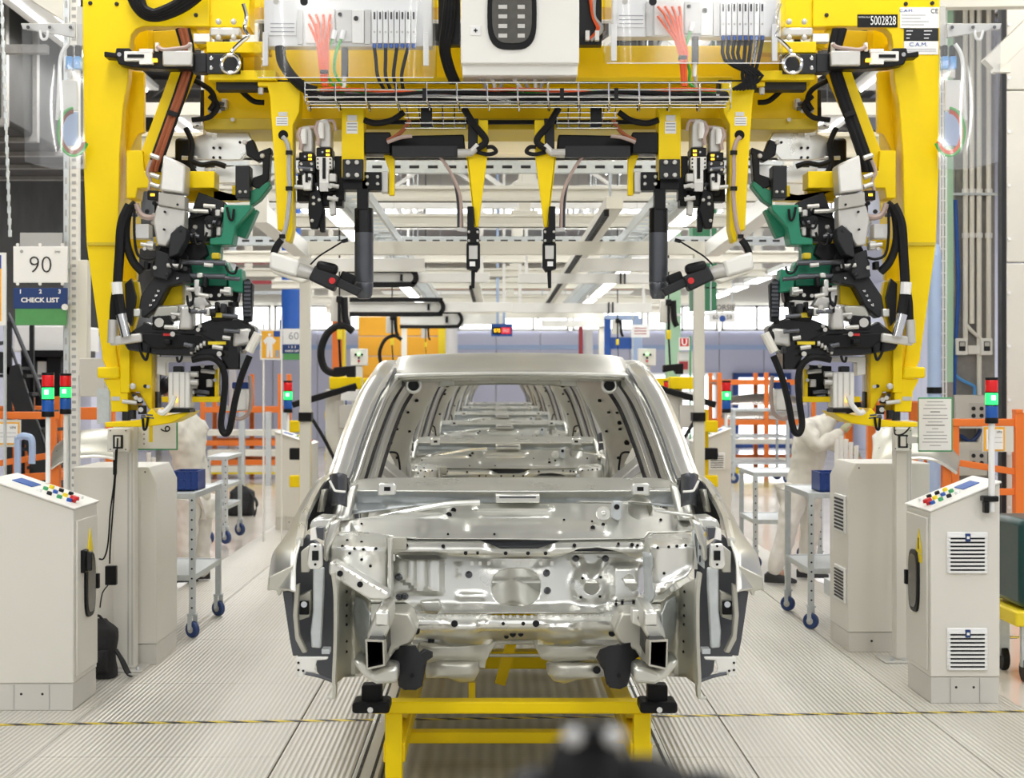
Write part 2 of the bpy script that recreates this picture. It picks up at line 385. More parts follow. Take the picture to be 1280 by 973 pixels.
# two lattice girders under the roof, above the beams
for Y, z in ((11.2, 3.62), (16.0, 3.62), (21.5, 4.1), (27.5, 4.4)):
    t = thing('lattice_girder', 'white lattice girder with zigzag braces above the cross beams', 'girder', (0, Y, z), 'lattice girders')
    k0, k1 = (4, 10) if Y < 18 else (3, 11)
    MB().box(-6.5+.93*k0, -6.3+.93*k1, Y, Y+.1, z, z+.09).build('lower_chord', 'white_paint', t); MB().box(-6.5+.93*k0, -6.3+.93*k1, Y, Y+.1, z+.68, z+.77).build('upper_chord', 'white_paint', t)
    for k in range(k0, k1):
        a = -6.4+k*.93; MB().bar((a, Y+.05, z+.06 if k % 2 else z+.70), (a+.93, Y+.05, z+.70 if k % 2 else z+.06), .045).build('brace', 'white_paint', t)
    for x in (-6.4+.93*k0, -6.4+.93*k1): MB().box(x-.05, x+.05, Y, Y+.1, z+.77, 9).build('hanger_post', 'white_paint', t)
# galvanised slotted channels running across
for Y, z in ((17.2, 3.26), (12.6, 3.44)):
    t = thing('slotted_channel', 'higher galvanised slotted channel slung across just behind the gate' if Y < 15 else 'lower galvanised slotted channel slung across beyond the nearer portal', 'channel', (0, Y, z), 'slotted channels')
    MB().box(-3.2, 3.5, Y, Y+.06, z-.05, z+.05).build('channel', 'galv', t, bevel=.003)
    for k in range(44): MB().box(-3.1+k*.15, -3.02+k*.15, Y-.003, Y, z-.012, z+.012).build('slot', 'charcoal', t)
    for x in (-3.1, 3.4): MB().cyl((x, Y+.03, z), (x, Y+.03, 9), .01, n=6).build('hanger_rod', 'galv', t)
# strip lights running along the line
for x in (-1.34, 1.62):
    for y0, y1 in ((11.2, 13.9), (14.4, 17.0), (17.6, 20.8), (21.6, 25.6), (26.4, 31)):
        t = thing('strip_light', 'bright white strip light running along the line under the cross beams', 'lamp', (x, y0, 3.12), 'strip lights along the line')
        MB().box(x-.075, x+.075, y0, y1, 3.09, 3.10).build('diffuser', 'tube_light', t); MB().box(x-.10, x+.10, y0-.05, y1+.05, 3.10, 3.175).build('housing', 'white_paint', t, bevel=.005)
        for y in (y0+.3, y1-.3): MB().cyl((x, y, 3.17), (x, y, 9), .006, n=6).build('hanger_rod', 'galv', t)
    xs = x+(-.24 if x > 0 else .24)
    t = thing('cable_ladder', 'long galvanised cable ladder on the '+('green column' if x > 0 else 'orange partition')+' side of the line', 'cable ladder', (xs, 11, 3.16), 'cable ladders')
    for a in (-.1, .1): MB().box(xs+a-.012, xs+a+.012, 11, 32, 3.13, 3.21).build('side_rail', 'galv', t)
    for k in range(60): MB().box(xs-.1, xs+.1, 11.1+k*.35, 11.14+k*.35, 3.14, 3.16).build('rung', 'galv', t)
    for y in (12, 22, 31): MB().cyl((xs, y, 3.2), (xs, y, 9), .006, n=6).build('hanger_rod', 'galv', t)
# longitudinal runway rails near the centre
for x, y0 in ((-.30, 22.3), (.95, 12.5)):
    t = thing('runway_rail', 'long white runway rail with black chain, starting close behind the gate' if y0 < 15 else 'short white runway rail with black chain, near the counter display', 'rail', (x, y0, 3.1), 'runway rails')
    MB().box(x-.07, x+.07, y0, 33, 3.09, 3.19).build('rail_section', 'cream_beam', t, bevel=.004)
    m = MB()
    for k in range(int((33-y0)/.16)): m.box(x-.085, x-.045, y0+k*.16, y0+k*.16+.13, 3.03, 3.085)
    m.build('energy_chain', 'rubber', t)
    for y in (y0+.5, 32): MB().cyl((x, y, 3.19), (x, y, 9), .012, n=6).build('hanger_rod', 'galv', t)
# white portals over the line with energy chains on the beam
def portal(Y, xl, xr, top, label, chain_px):
    t = thing('portal_frame', label, 'portal', ((xl+xr)/2, Y, 0))
    for x in (xl, xr):
        MB().box(x-.048, x+.048, Y, Y+.1, 0, top).build('post', 'cream_beam', t, bevel=.004)
        MB().box(x-.12, x+.12, Y-.08, Y+.18, 0, .015).build('foot_plate', 'steel', t)
    MB().box(xl-.05, xr+.05, Y, Y+.1, top, top+.12).build('crossbar', 'cream_beam', t, bevel=.004)
    for a, b in ((xl-.05, xl+1.1), (xr-1.1, xr+.05)): MB().box(a, b, Y-.05, Y, top-.16, top-.04).build('tool_rail', 'white_paint', t, bevel=.004)
    return t
p1_ = portal(14.3, P(381, 0, 14.3).x, P(874.5, 0, 14.3).x, P(0, 318, 14.3).z, 'nearer white portal frame standing behind the first car body', 0)
for x in (381, 874): MB().pbox(x-8, 516, x+8, 527, 14.27, .16).build('clamp_band', 'black', p1_)
p2_ = portal(28.6, P(505, 0, 28.6).x, P(752, 0, 28.6).x, P(0, 398, 28.6).z, 'farther white portal frame at the end of the line of bodies', 0)
def chain_beam(Y, v, ul, ur, ue, flip=False):
    t = thing('tool_beam', 'white tool beam carrying a black looped energy chain', 'beam', P((ul+ur)/2, v, Y), 'tool beams with energy chains')
    MB().pbox(ul, v-6, ur, v+6, Y, .12).build('beam_section', 'white_paint', t, bevel=.004)
    r = 9.5
    pts = [(ul, v-9), (ue-12, v-9), (ue-3, v-7), (ue, v), (ue-3, v+7), (ue-12, v+9), (ul, v+9)]
    m = MB(); m.sweep([(-.03, -.022), (.03, -.022), (.03, .022), (-.03, .022)], spline([P(a, b, Y-.05) for a, b in pts], 5), up=(0, 1, 0)); m.build('energy_chain', 'rubber', t)
    MB().pbox(ue-20, v-4, ue-17, v+4, Y-.04, .04).build('bracket', 'black', t)
    MB().box(P(ul+10, v, Y).x-.02, P(ul+10, v, Y).x+.02, Y+.04, Y+.08, P(0, v-6, Y).z, 9).build('hanger_post', 'white_paint', t)
    MB().box(P(ur-10, v, Y).x-.02, P(ur-10, v, Y).x+.02, Y+.04, Y+.08, P(0, v-6, Y).z, 9).build('hanger_post', 'white_paint', t)
chain_beam(17.6, 347, 430, 612, 520); chain_beam(21.5, 384, 437, 640, 554); chain_beam(27, 399.5, 500, 632, 577)
for Y, v, a, b in ((17.6, 348, 648, 830), (21.5, 385, 640, 815)):
    t = thing('tool_beam', 'white tool beam with paired clips and no chain', 'beam', P((a+b)/2, v, Y), 'plain tool beams')
    MB().pbox(a, v-6, b, v+6, Y, .12).build('beam_section', 'white_paint', t, bevel=.004)
    for u in (b-55, b-50): MB().pbox(u, v-7, u+2, v+7, Y-.02, .02).build('clip', 'charcoal', t)
    for u in (a+10, b-10): MB().box(P(u, v, Y).x-.02, P(u, v, Y).x+.02, Y+.04, Y+.08, P(0, v-6, Y).z, 9).build('hanger_post', 'white_paint', t)
# inclined white members joining the near portal, both sides
for s, a, b in ((0, P(318, 262, 11.5), P(376, 312, 14.2)), (1, P(985, 240, 11.0), P(890, 312, 14.2))):
    t = thing('sloping_arm', ('cream sloping arm meeting the portal post next to the sixty sign', 'cream sloping arm meeting the portal post next to the green column')[s], 'beam', b)
    MB().bar(a, b, .13, .13).build('arm_section', 'white_paint', t, bevel=.005); MB().obox(a, (.2, .1, .2)).build('end_plate', 'white_paint', t); MB().box(a.x-.03, a.x+.03, a.y-.03, a.y+.03, a.z, 9).build('hanger_post', 'white_paint', t)
# ================================================================ car body
XM[0] = .075
car = thing('car_body', 'bare steel car body nearest the tape line, open windscreen, bonnet and engine bay', 'car body', (.075, 6.7, .30))
B = lambda mir=False: MB(mir)
def lin(a, b, t): return a+(b-a)*t
def rail(*pts): return spline([Vector(p) for p in pts], 6)
# roof skin
def roof(a, b):
    x = (a*2-1); s = abs(x); y = 7.44+2.5*b
    zc = 1.752+.105*sst(0, .34, b)-.05*sst(.6, 1, b)
    y += .04*s*s*(1-b)
    return Vector((.075+x*.59, y, zc-.014*s**2.2-.008*sst(.9, 1, s)))
MB().grid(roof, 28, 20).build('roof', 'steel', car, solid=.012)
# front lip of the roof and windscreen header
MB().grid(lambda a, b: roof(a, 0)+Vector((0, .02*b-.004, -.018*b)), 28, 2).build('roof_lip', 'steel_bright', car, solid=.006)
def header(a, b):
    p = roof(a, 0); return Vector((p.x*.985+.001, p.y+.02+.16*b, p.z-.015-.022*b-.008*math.sin(math.pi*b)))
hd = MB().grid(header, 24, 4).build('windscreen_header', 'steel_dull', car, solid=.006)
for a in (.25, .33, .42, .5, .61, .70, .78): MB().cyl(header(a, .5)+Vector((0, -.004, -.002)), header(a, .5)+Vector((0, .01, .004)), .006, n=8).build('hole', 'black', hd)
for mir in (0, 1):
    # A pillar into the roof rail: three nested bands
    base = P(424, 600, 6.78); top = P(480, 470, 7.46)
    path = rail(P(412, 612, 6.70), base, P(443, 545, 7.02), P(463, 496, 7.27), top, (-.54, 7.95, 1.775), (-.525, 8.8, 1.78), (-.51, 9.6, 1.75), (-.50, 9.95, 1.69))
    prof = [(-.052, -.03), (-.058, .0), (-.05, .024), (-.03, .036), (0, .036), (.03, .022), (.04, 0), (.036, -.03)]
    o = MB(mir).sweep(prof, path).build('roof_side_rail', 'steel_bright', car)
    MB(mir).sweep([(-.012, -.012), (-.012, .012), (.012, .012), (.012, -.012)], [p+Vector((.058, .04, -.012)) for p in path[:32]]).build('pillar_flange', 'steel', o)
    MB(mir).sweep([(-.006, -.008), (-.006, .008), (.006, .008), (.006, -.008)], [p+Vector((.040, .012, .003)) for p in path[3:28]]).build('pillar_seam', 'steel_dark', o)
    for off, wd, mm in (((.074, .10, -.02), .010, 'steel_dull'), ((.086, .16, -.02), .009, 'black'), ((.100, .24, -.03), .014, 'steel'), ((.112, .34, -.04), .010, 'steel_dull'), ((.122, .45, -.05), .009, 'black')):
        MB(mir).sweep([(-wd, -.02), (-wd, .02), (wd, .02), (wd, -.02)], [p+Vector(off) for p in path[2:25]]).build('pillar_inner', mm, o)
    # door opening: sill, B pillar, C pillar with dark rebates
    o = MB(mir).sweep([(-.06, -.09), (-.06, .09), (.06, .09), (.06, -.09)], rail((-.76, 6.9, .62), (-.80, 8.2, .60), (-.79, 9.3, .62))).build('sill', 'steel', car, bevel=.02)
    bp = rail((-.735, 8.28, .65), (-.77, 8.26, 1.1), (-.70, 8.33, 1.45), (-.535, 8.42, 1.745))
    o = MB(mir).sweep([(-.09, -.03), (-.09, .03), (.09, .03), (.07, -.03)], bp, up=(1, 0, 0)).build('b_pillar', 'steel_dull', car, bevel=.012)
    for dy, mm in ((-.06, 'steel_dark'), (.0, 'steel'), (.055, 'steel_dark')):
        MB(mir).tube([p+Vector((.04, dy-.03, 0)) for p in bp], .011, 6, 1).build('pillar_rebate', mm, o)
    # rear quarter, inner face seen through the windscreen
    def quarter(a, b):
        z = lin(.72, 1.74, b); w_ = -.80+.02*b+.215*sst(.42, 1., b)**1.2
        y = lin(9.0+.10*b, 9.98-.10*sst(.5, 1, b), a)
        w_ += .20*sst(.15, 1, a)+.015*math.sin(9*b+4*a)
        if b < .45: w_ += .10*sst(.45, .30, b)*math.sin(math.pi*min(1, a*1.1))
        return Vector((w_, y, z))
    o = MB(mir).grid(quarter, 16, 22).build('quarter_panel', 'steel_dull', car, solid=.01)
    for a, b, r in ((.45, .72, .012), (.50, .68, .008), (.40, .78, .007), (.55, .78, .007), (.5, .60, .016), (.7, .5, .009), (.62, .85, .01), (.75, .66, .007)):
        MB(mir).cyl(quarter(a, b)+Vector((.022, -.012, 0)), quarter(a, b)+Vector((-.01, .02, 0)), r, n=8).build('hole', 'black', o)
    c = P(517, 482, 7.58)
    m = MB(mir); m.tube([c+Vector((.034*math.cos(q*math.pi/8), -.008, .034*math.sin(q*math.pi/8))) for q in range(17)], .008, 8, 1); m.build('pillar_boss', 'steel', car)
    MB(mir).rings([(c+Vector((0, -.008, 0)), .028), (c+Vector((0, .0, 0)), .028)], 18).build('boss_opening', 'black', car)
    # hatch frame
    MB(mir).sweep([(-.035, -.02), (-.035, .02), (.035, .02), (.035, -.02)], rail((-.56, 9.95, .80), (-.575, 9.98, 1.15), (-.53, 9.97, 1.50), (-.44, 9.95, 1.665), (-.26, 9.94, 1.70))).build('hatch_frame', 'steel', car, bevel=.01)
    # bracing struts and black retractor hoop by the quarter panel
    MB(mir).bar(P(470, 575, 8.6), P(515, 612, 8.3), .075, .05).build('brace_tube', 'cast', car, bevel=.008)
    MB(mir).bar(P(480, 562, 8.7), P(490, 582, 8.6), .03, .02).build('brace_tab', 'cream_beam', car)
    MB(mir).ptube([(484, 572), (486, 566), (496, 567), (499, 578), (500, 588)], .006, Y=8.75).build('hoop', 'black', car)
    # wheelhouse lump
    MB(mir).grid(lambda a, b: Vector((lin(-.78, -.46, b), 9.0+.8*a, .72+.36*math.sin(math.pi*a)**.6*(1-.75*sst(.35, 1, b)))), 12, 8).build('rear_wheelhouse', 'steel', car, solid=.008)
MB().grid(lambda a, b: Vector((lin(-.52, .67, a), 9.95, 1.66+.05*b+.025*math.sin(math.pi*a))), 12, 2).build('hatch_header', 'steel_dull', car, solid=.03)
# cabin floor with tunnel and seat crossmembers
def cfloor(a, b):
    x = lin(-.78, .93, a); y = lin(6.75, 10.0, b); return Vector((x, y, .62+.12*math.exp(-((x-.075)/.16)**2)+.10*sst(.62, .70, b)))
MB().grid(cfloor, 24, 24).build('floor_pan', 'steel', car, solid=.01)
for y in (7.6, 8.25): MB().box(-.72, .87, y, y+.12, .62, .74).build('seat_crossmember', 'steel', car, bevel=.02)
MB().box(-.60, .75, 9.80, 9.98, .72, .98).build('rear_panel', 'steel_bright', car, bevel=.03)
# ---- cowl and plenum
cw = stamped('cowl_panel', [(440, 600), (470, 597.5), (640, 597), (815, 597.5), (846, 600), (850, 608), (845, 613), (640, 614), (440, 613), (436, 606)], [],
        lambda u, v: lin(6.92, 6.62, (v-597)/17)+.0*u, 'steel_bright', car, step=8)
stamped('plenum_wall', [(441, 612.5), (640, 613.5), (846, 612.5), (850, 634), (780, 628), (640, 630), (520, 632), (440, 642)], [],
        lambda u, v: 6.66+.05*math.sin((v-612)/24*math.pi), 'galv', car, step=8)
for u0, u1, v in ((472, 495, 613),): 
    for mir in (0, 1): 
        o = MB(mir).pp([(u0, v-6), (u0+3, v-9), (u1-3, v-9), (u1, v-6), (u1-1, v+6), (u0, v+7)], 6.58, .05).build('wiper_bracket', 'steel_bright', car, bevel=.006); MB(mir).pbox(u0+8, v-4, u0+16, v+1, 6.575, .01).build('slot', 'black', o)
o = MB().pbox(617+2, 618, 675, 629, 6.57, .06).build('centre_bracket', 'steel', car, bevel=.006)
MB().pbox(624, 621, 670, 623, 6.566, .01).build('groove', 'steel_dark', o)
# ---- upper firewall
def uf(u, v):
    y = lin(6.62, 6.40, (v-628)/44)+.0012*abs(u-642)*0
    y -= bump(u, v, 594, 634, 690, 638, 2, .02)+bump(u, v, 600, 644, 684, 647, 2, .02)+bump(u, v, 584, 650, 700, 664, 4, .012)
    y -= bump(u, v, 700, 655, 760, 668, 4, .015)+bump(u, v, 440, 652, 530, 668, 9, .02)
    y += bump(u, v, 560, 628, 720, 650, 12, .025)
    y -= .022*math.exp(-((v-(640+.20*abs(u-642)**.5*2))/4)**2)*(1 if u < 560 else 0)
    return y
uw = stamped('upper_firewall', [(425, 652), (450, 648), (480, 644), (515, 637), (560, 630.5), (642, 628), (720, 628), (775, 630), (790, 628), (815, 631), (866, 648), (868, 664), (812, 666), (805, 672.5), (700, 674.5), (642, 673.5), (520, 673), (490, 671), (430, 669), (424, 663)],
        [oval(800, 634+1, 15.5, 15, 22)], uf, 'steel', car, step=4)
for u, v, r in ((530, 637, .010), (567, 638, .011), (561, 644, .013), (741, 660, .010), (754, 656, .008), (870-130, 652, .005), (705, 650, .005), (618, 668, .005), (560, 668, .005), (826, 650, .006), (452, 655, .005)):
    MB().cyl(P(u, v, uf(u, v)-.008), P(u, v, uf(u, v)+.01), r, n=10).build('hole', 'black', uw)
for c, r in (((754, 642), .03),):
    m = MB(); p = P(c[0], c[1], 6.50); m.rings([(p, r), (p+Vector((0, -.012, 0)), r*.9), (p+Vector((0, -.012, 0)), r*.4), (p+Vector((0, -.02, 0)), r*.3), (p+Vector((0, -.02, 0)), .003)], 16); m.build('stud_boss', 'steel_bright', uw)
o = MB().pp([(766, 627), (777, 627), (777, 648), (772, 651), (765, 648)], 6.46, .06).build('clip_bracket', 'galv', uw, bevel=.004); MB().cyl(P(771, 634, 6.455), P(771, 634, 6.47), .012, n=8).build('hole', 'black', o)
m = MB(); m.ptube([(438, 657), (480, 646), (520, 637.5), (560, 630.5), (600, 628.5)], .012, Y=6.56); m.build('flange_bead', 'steel_bright', uw)
m = MB(); m.pp([(818, 637), (868, 644), (869, 647), (820, 641)], 6.4, .05); m.build('gusset_flange', 'steel_bright', uw, bevel=.003)
# ---- dash crossmember
dc = stamped('dash_crossmember', [(486, 675), (600, 676), (612, 680), (625, 686), (672, 686), (690, 680), (702, 676), (806, 675), (806, 695), (794, 699), (775, 690), (748, 684), (724, 686), (706, 694), (690, 699), (600, 698.5), (560, 695), (545, 690), (500, 690), (488, 699)], [],
        lambda u, v: 6.36+.03*abs((v-688)/10)**2+bump(u, v, 612, 672, 688, 686, 4, .05), 'steel', car, step=5)
for u, v in ((554, 683), (582, 692), (597, 692), (632, 692), (660, 692), (682, 692), (718, 682), (773, 680), (492, 683), (502, 682), (508, 682), (790, 681), (797, 682)):
    MB().cyl(P(u, v, 6.352), P(u, v, 6.38), .006 if u % 2 else .008, n=8).build('hole', 'black', dc)
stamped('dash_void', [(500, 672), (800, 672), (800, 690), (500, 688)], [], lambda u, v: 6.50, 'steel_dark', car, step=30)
# ---- main firewall
def fw(u, v):
    y = 6.50-.0006*(v-690)
    if u < 560:
        y -= bump(u, v, 495, 697, 552, 742-.0*u, 4, .04)*(1 if v < 712+(u-484)*.75 else .25)
        for a, v1 in ((510, 724), (522, 731), (535, 737)): y -= bump(u, v, a-2, 700, a+2, v1, 2, .012)
    y -= bump(u, v, 571, 704, 576, 722, 2, .01)+bump(u, v, 572, 742, 606, 750, 3, .012)
    y -= .03*math.exp(-(((u-738)/24)**2+((v-734)/24)**2)**3)          # star plate
    for a, b in ((720, 700), (758, 700)):
        t = max(0, min(1, (v-b)/34.)); cx = lin(a, 738, t)
        if b-3 < v < 736: y -= .02*math.exp(-((u-cx)/7)**4)
    y -= bump(u, v, 765, 706, 802, 750, 5, .045)
    y -= .05*sst(752, 770, v)
    y -= .025*math.exp(-((u-644)/40)**4-((v-734)/32)**4)
    return y
fp = stamped('firewall', [(486, 690), (642, 692), (806, 690), (806, 757), (790, 762), (770, 766), (642, 767), (540, 767), (525, 765), (490, 742)],
        [oval(645, 734, 31, 24, 28, 2.6), oval(739.5, 734, 10.2, 10, 18), [(779, 723), (784, 718), (790, 720), (798, 732), (797, 738), (791, 739.5), (783, 733)]], fw, 'steel_bright', car, step=3.5)
for u, v, r in ((498, 722, .014), (586, 719, .014), (683, 717, .014), (684, 739, .014), (499, 747, .014), (506, 746, .014), (720, 699, .013), (757, 699, .013)):
    m = MB(); p = P(u, v, fw(u, v)-.006); m.rings([(p+Vector((0, .01, 0)), r*1.15), (p, r), (p+Vector((0, -.012, 0)), r*.6), (p+Vector((0, -.012, 0)), .002)], 12); m.build('weld_stud', 'steel_dark', fp)
for u in (590, 600, 611, 629, 648, 664, 676, 690): MB().pbox(u-2, 702, u+2, 707, fw(u, 704)-.004, .006).build('tab', 'steel_bright', fp)
for u, v in ((728, 723), (751, 722), (726, 747), (750, 746), (770, 755), (778, 754), (792, 753)): MB().cyl(P(u, v, fw(u, v)-.012), P(u, v, fw(u, v)), .006, n=8).build('hole', 'black', fp)
# left ledge tab & seam strip of spot welds
MB().pp([(524, 752), (550, 750), (553, 760), (548, 768), (530, 766)], 6.40, .05).build('grommet_plate', 'steel', car, bevel=.01)
# ---- lower crossmember
def lx(u, v):
    t = (v-766)/34; y = 6.34-.13*math.sin(math.pi*max(0, min(1, t)))**.8
    y -= .05*math.exp(-((u-580)/22)**4-((v-790)/13)**4)+.05*math.exp(-((u-700)/22)**4-((v-790)/13)**4)
    y -= .025*math.exp(-((v-777)/3.2)**2)
    y += .06*sst(60, 20, abs(u-642))*sst(786, 796, v)
    return y
lc = stamped('lower_crossmember', [(505, 760), (530, 768), (640, 770), (740, 770), (775, 762), (790, 775), (788, 795), (770, 806), (735, 808), (720, 812), (672, 806), (672, 800), (616, 800), (612, 806), (580, 812), (545, 810), (515, 806), (503, 790), (500, 772)], [], lx, 'steel_bright', car, step=4)
for u in list(range(548, 770, 9)):
    MB().cyl(P(u, 770.5, lx(u, 770)-.012), P(u, 770.5, lx(u, 770)+.01), .006, n=8).build('spot_weld', 'steel_dull', lc)
for u, v, r in ((568, 780, .014), (629, 780, .007), (654, 780, .008), (670, 780, .014), (520, 789, .016), (539, 801, .014), (765, 792, .014), (781, 783, .014), (641, 793, .013), (651, 793, .011), (633, 796, .01)):
    MB().cyl(P(u, v, lx(u, v)-.012), P(u, v, lx(u, v)+.02), r, n=10).build('hole', 'black', lc)
# ---- floor pan lobes
def lobe(name, outl, Y0, amp, cu, cv, su, sv, m='steel_dull'):
    return stamped(name, outl, [], lambda u, v: Y0-amp*math.exp(-((u-cu)/su)**4-((v-cv)/sv)**4), m, car, step=5)
lobe('toe_panel', [(525, 800), (560, 808), (612, 806), (622, 800), (608, 826), (606, 836), (530, 828), (520, 815)], 6.36, .06, 560, 815, 40, 14, 'steel_dull')
lobe('toe_panel', [(665, 800), (672, 806), (720, 808), (770, 806), (765, 822), (740, 830), (690, 828), (676, 824)], 6.36, .06, 715, 815, 40, 14, 'steel_dull')
a = lobe('floor_lobe', [(532, 826), (546, 824), (590, 823), (598, 828), (600, 840), (592, 852), (575, 854), (560, 848), (532, 848)], 6.40, .10, 568, 838, 36, 16, 'steel_dull')
b_ = lobe('floor_lobe', [(682, 830), (690, 822), (698, 826), (744, 829), (756, 826), (760, 846), (722, 850), (706, 855), (692, 852), (684, 842)], 6.40, .10, 722, 840, 40, 16, 'steel_dull')
MB().cyl(P(746, 838, 6.27), P(746, 838, 6.33), .016, n=10).build('hole', 'black', b_)
stamped('floor_underside', [(500, 800), (780, 800), (780, 822), (500, 822)], [[(606, 806), (676, 806), (676, 818), (606, 818)]], lambda u, v: 6.9, 'steel_dull', car, step=20)
# ---- charcoal damping pads
for pts in ([(500, 808), (520, 808), (526, 818), (534, 812), (541, 815), (541, 822), (534, 826), (531, 840), (528, 858), (520, 863), (505, 863), (498, 858), (496, 840), (487, 834), (485, 822), (492, 811)],
            [(750, 812), (760, 808), (780, 806), (800, 800), (806, 806), (802, 818), (790, 828), (788, 845), (784, 858), (775, 862), (762, 860), (757, 852), (754, 838), (750, 832), (745, 822)]):
    o = stamped('damping_pad', pts, [], lambda u, v: 6.02+.05*abs((u-sum(p[0] for p in pts)/len(pts))/24)**2, 'charcoal', car, step=6, th=.02)
    cu = sum(p[0] for p in pts)/len(pts); MB().cyl(P(cu, 845, 6.005), P(cu, 845, 6.03), .009, n=8).build('hole', 'black', o)
# ---- strut towers (the two differ)
def tower(name, front, Yf, yb, m):
    n = len(front); f = [P(u, v, Yf(u, v)) for u, v in front]; return f
def ltY(u, v): return 5.98+.05*abs((u-450)/36)**3+.30*sst(686, 662, v)-bump(u, v, 455, 680, 475, 700, 8, .02)
lt = stamped('strut_tower', [(411, 688), (416, 676), (424, 666), (440, 664), (470, 667), (482, 670), (485, 690), (484, 742), (470, 736), (411, 705)], [], ltY, 'steel_bright', car, step=5)
for u, v in ((434, 676), (452, 678), (428, 683), (443, 686), (454, 687), (470, 686), (452, 700), (463, 708), (437, 692)): MB().cyl(P(u, v, ltY(u, v)-.006), P(u, v, ltY(u, v)+.01), .006, n=8).build('hole', 'black', lt)
MB().prism([P(485, 672, 6.0), P(485, 745, 6.0), P(489, 745, 6.5), P(489, 672, 6.5)], (.012, 0, 0)).build('tower_side', 'steel', lt)
MB().prism([P(424, 665, 6.25), P(482, 669, 6.25), P(488, 668, 6.5), P(430, 664, 6.55)], (0, 0, -.012)).build('tower_top', 'steel_bright', lt)
lg = MB().pp([(411, 704), (417, 702), (484, 741), (487, 747), (480, 750), (462, 750), (415, 722), (411, 717)], 5.86, .12).build('apron_ledge', 'steel_bright', car, bevel=.008)
for u, v in ((425, 717.5), (450, 731)): MB().cyl(P(u, v, 5.855), P(u, v, 5.87), .012, n=8).build('hole', 'black', lg)
for k in range(8): MB().cyl(P(420+k*8, 706+k*4.6, 5.855), P(420+k*8, 706+k*4.6, 5.87), .005, n=6).build('spot_weld', 'steel_dull', lg)
def rtY(u, v):
    y = 6.0+.04*abs((u-842)/28)**4+.26*sst(684, 663, v); return y-.03*math.exp(-((v-(742-(u-818)*.55))/7)**2)
rt = stamped('strut_tower', [(810, 672), (815, 668), (855, 665), (864, 669), (868, 685), (867, 708), (858, 722), (842, 730), (828, 743), (820, 745), (816, 730), (814, 715), (818, 700), (812, 688)], [], rtY, 'steel_bright', car, step=5)
for u, v in ((822, 685), (836, 684), (846, 683), (857, 682), (830, 717)): MB().cyl(P(u, v, rtY(u, v)-.006), P(u, v, rtY(u, v)+.01), .006, n=8).build('hole', 'black', rt)
MB().prism([P(868, 668, 6.05), P(868, 712, 6.05), P(870, 712, 6.5), P(870, 668, 6.5)], (.012, 0, 0)).build('tower_side', 'steel', rt)
o = MB().pp([(866, 664), (872, 660), (881, 664), (881, 712), (870, 703)], 6.05, .05).build('tower_flange', 'galv', rt, bevel=.004)
for v in (676, 684, 697, 700): MB().pbox(874, v-2, 876, v+3, 6.045, .01).build('slot', 'steel_dark', o)
st = stamped('tower_web', [(803, 690), (816, 692), (814, 716), (818, 745), (812, 757), (806, 757)], [], lambda u, v: 6.3-.01*(u-803), 'galv', car, step=8)
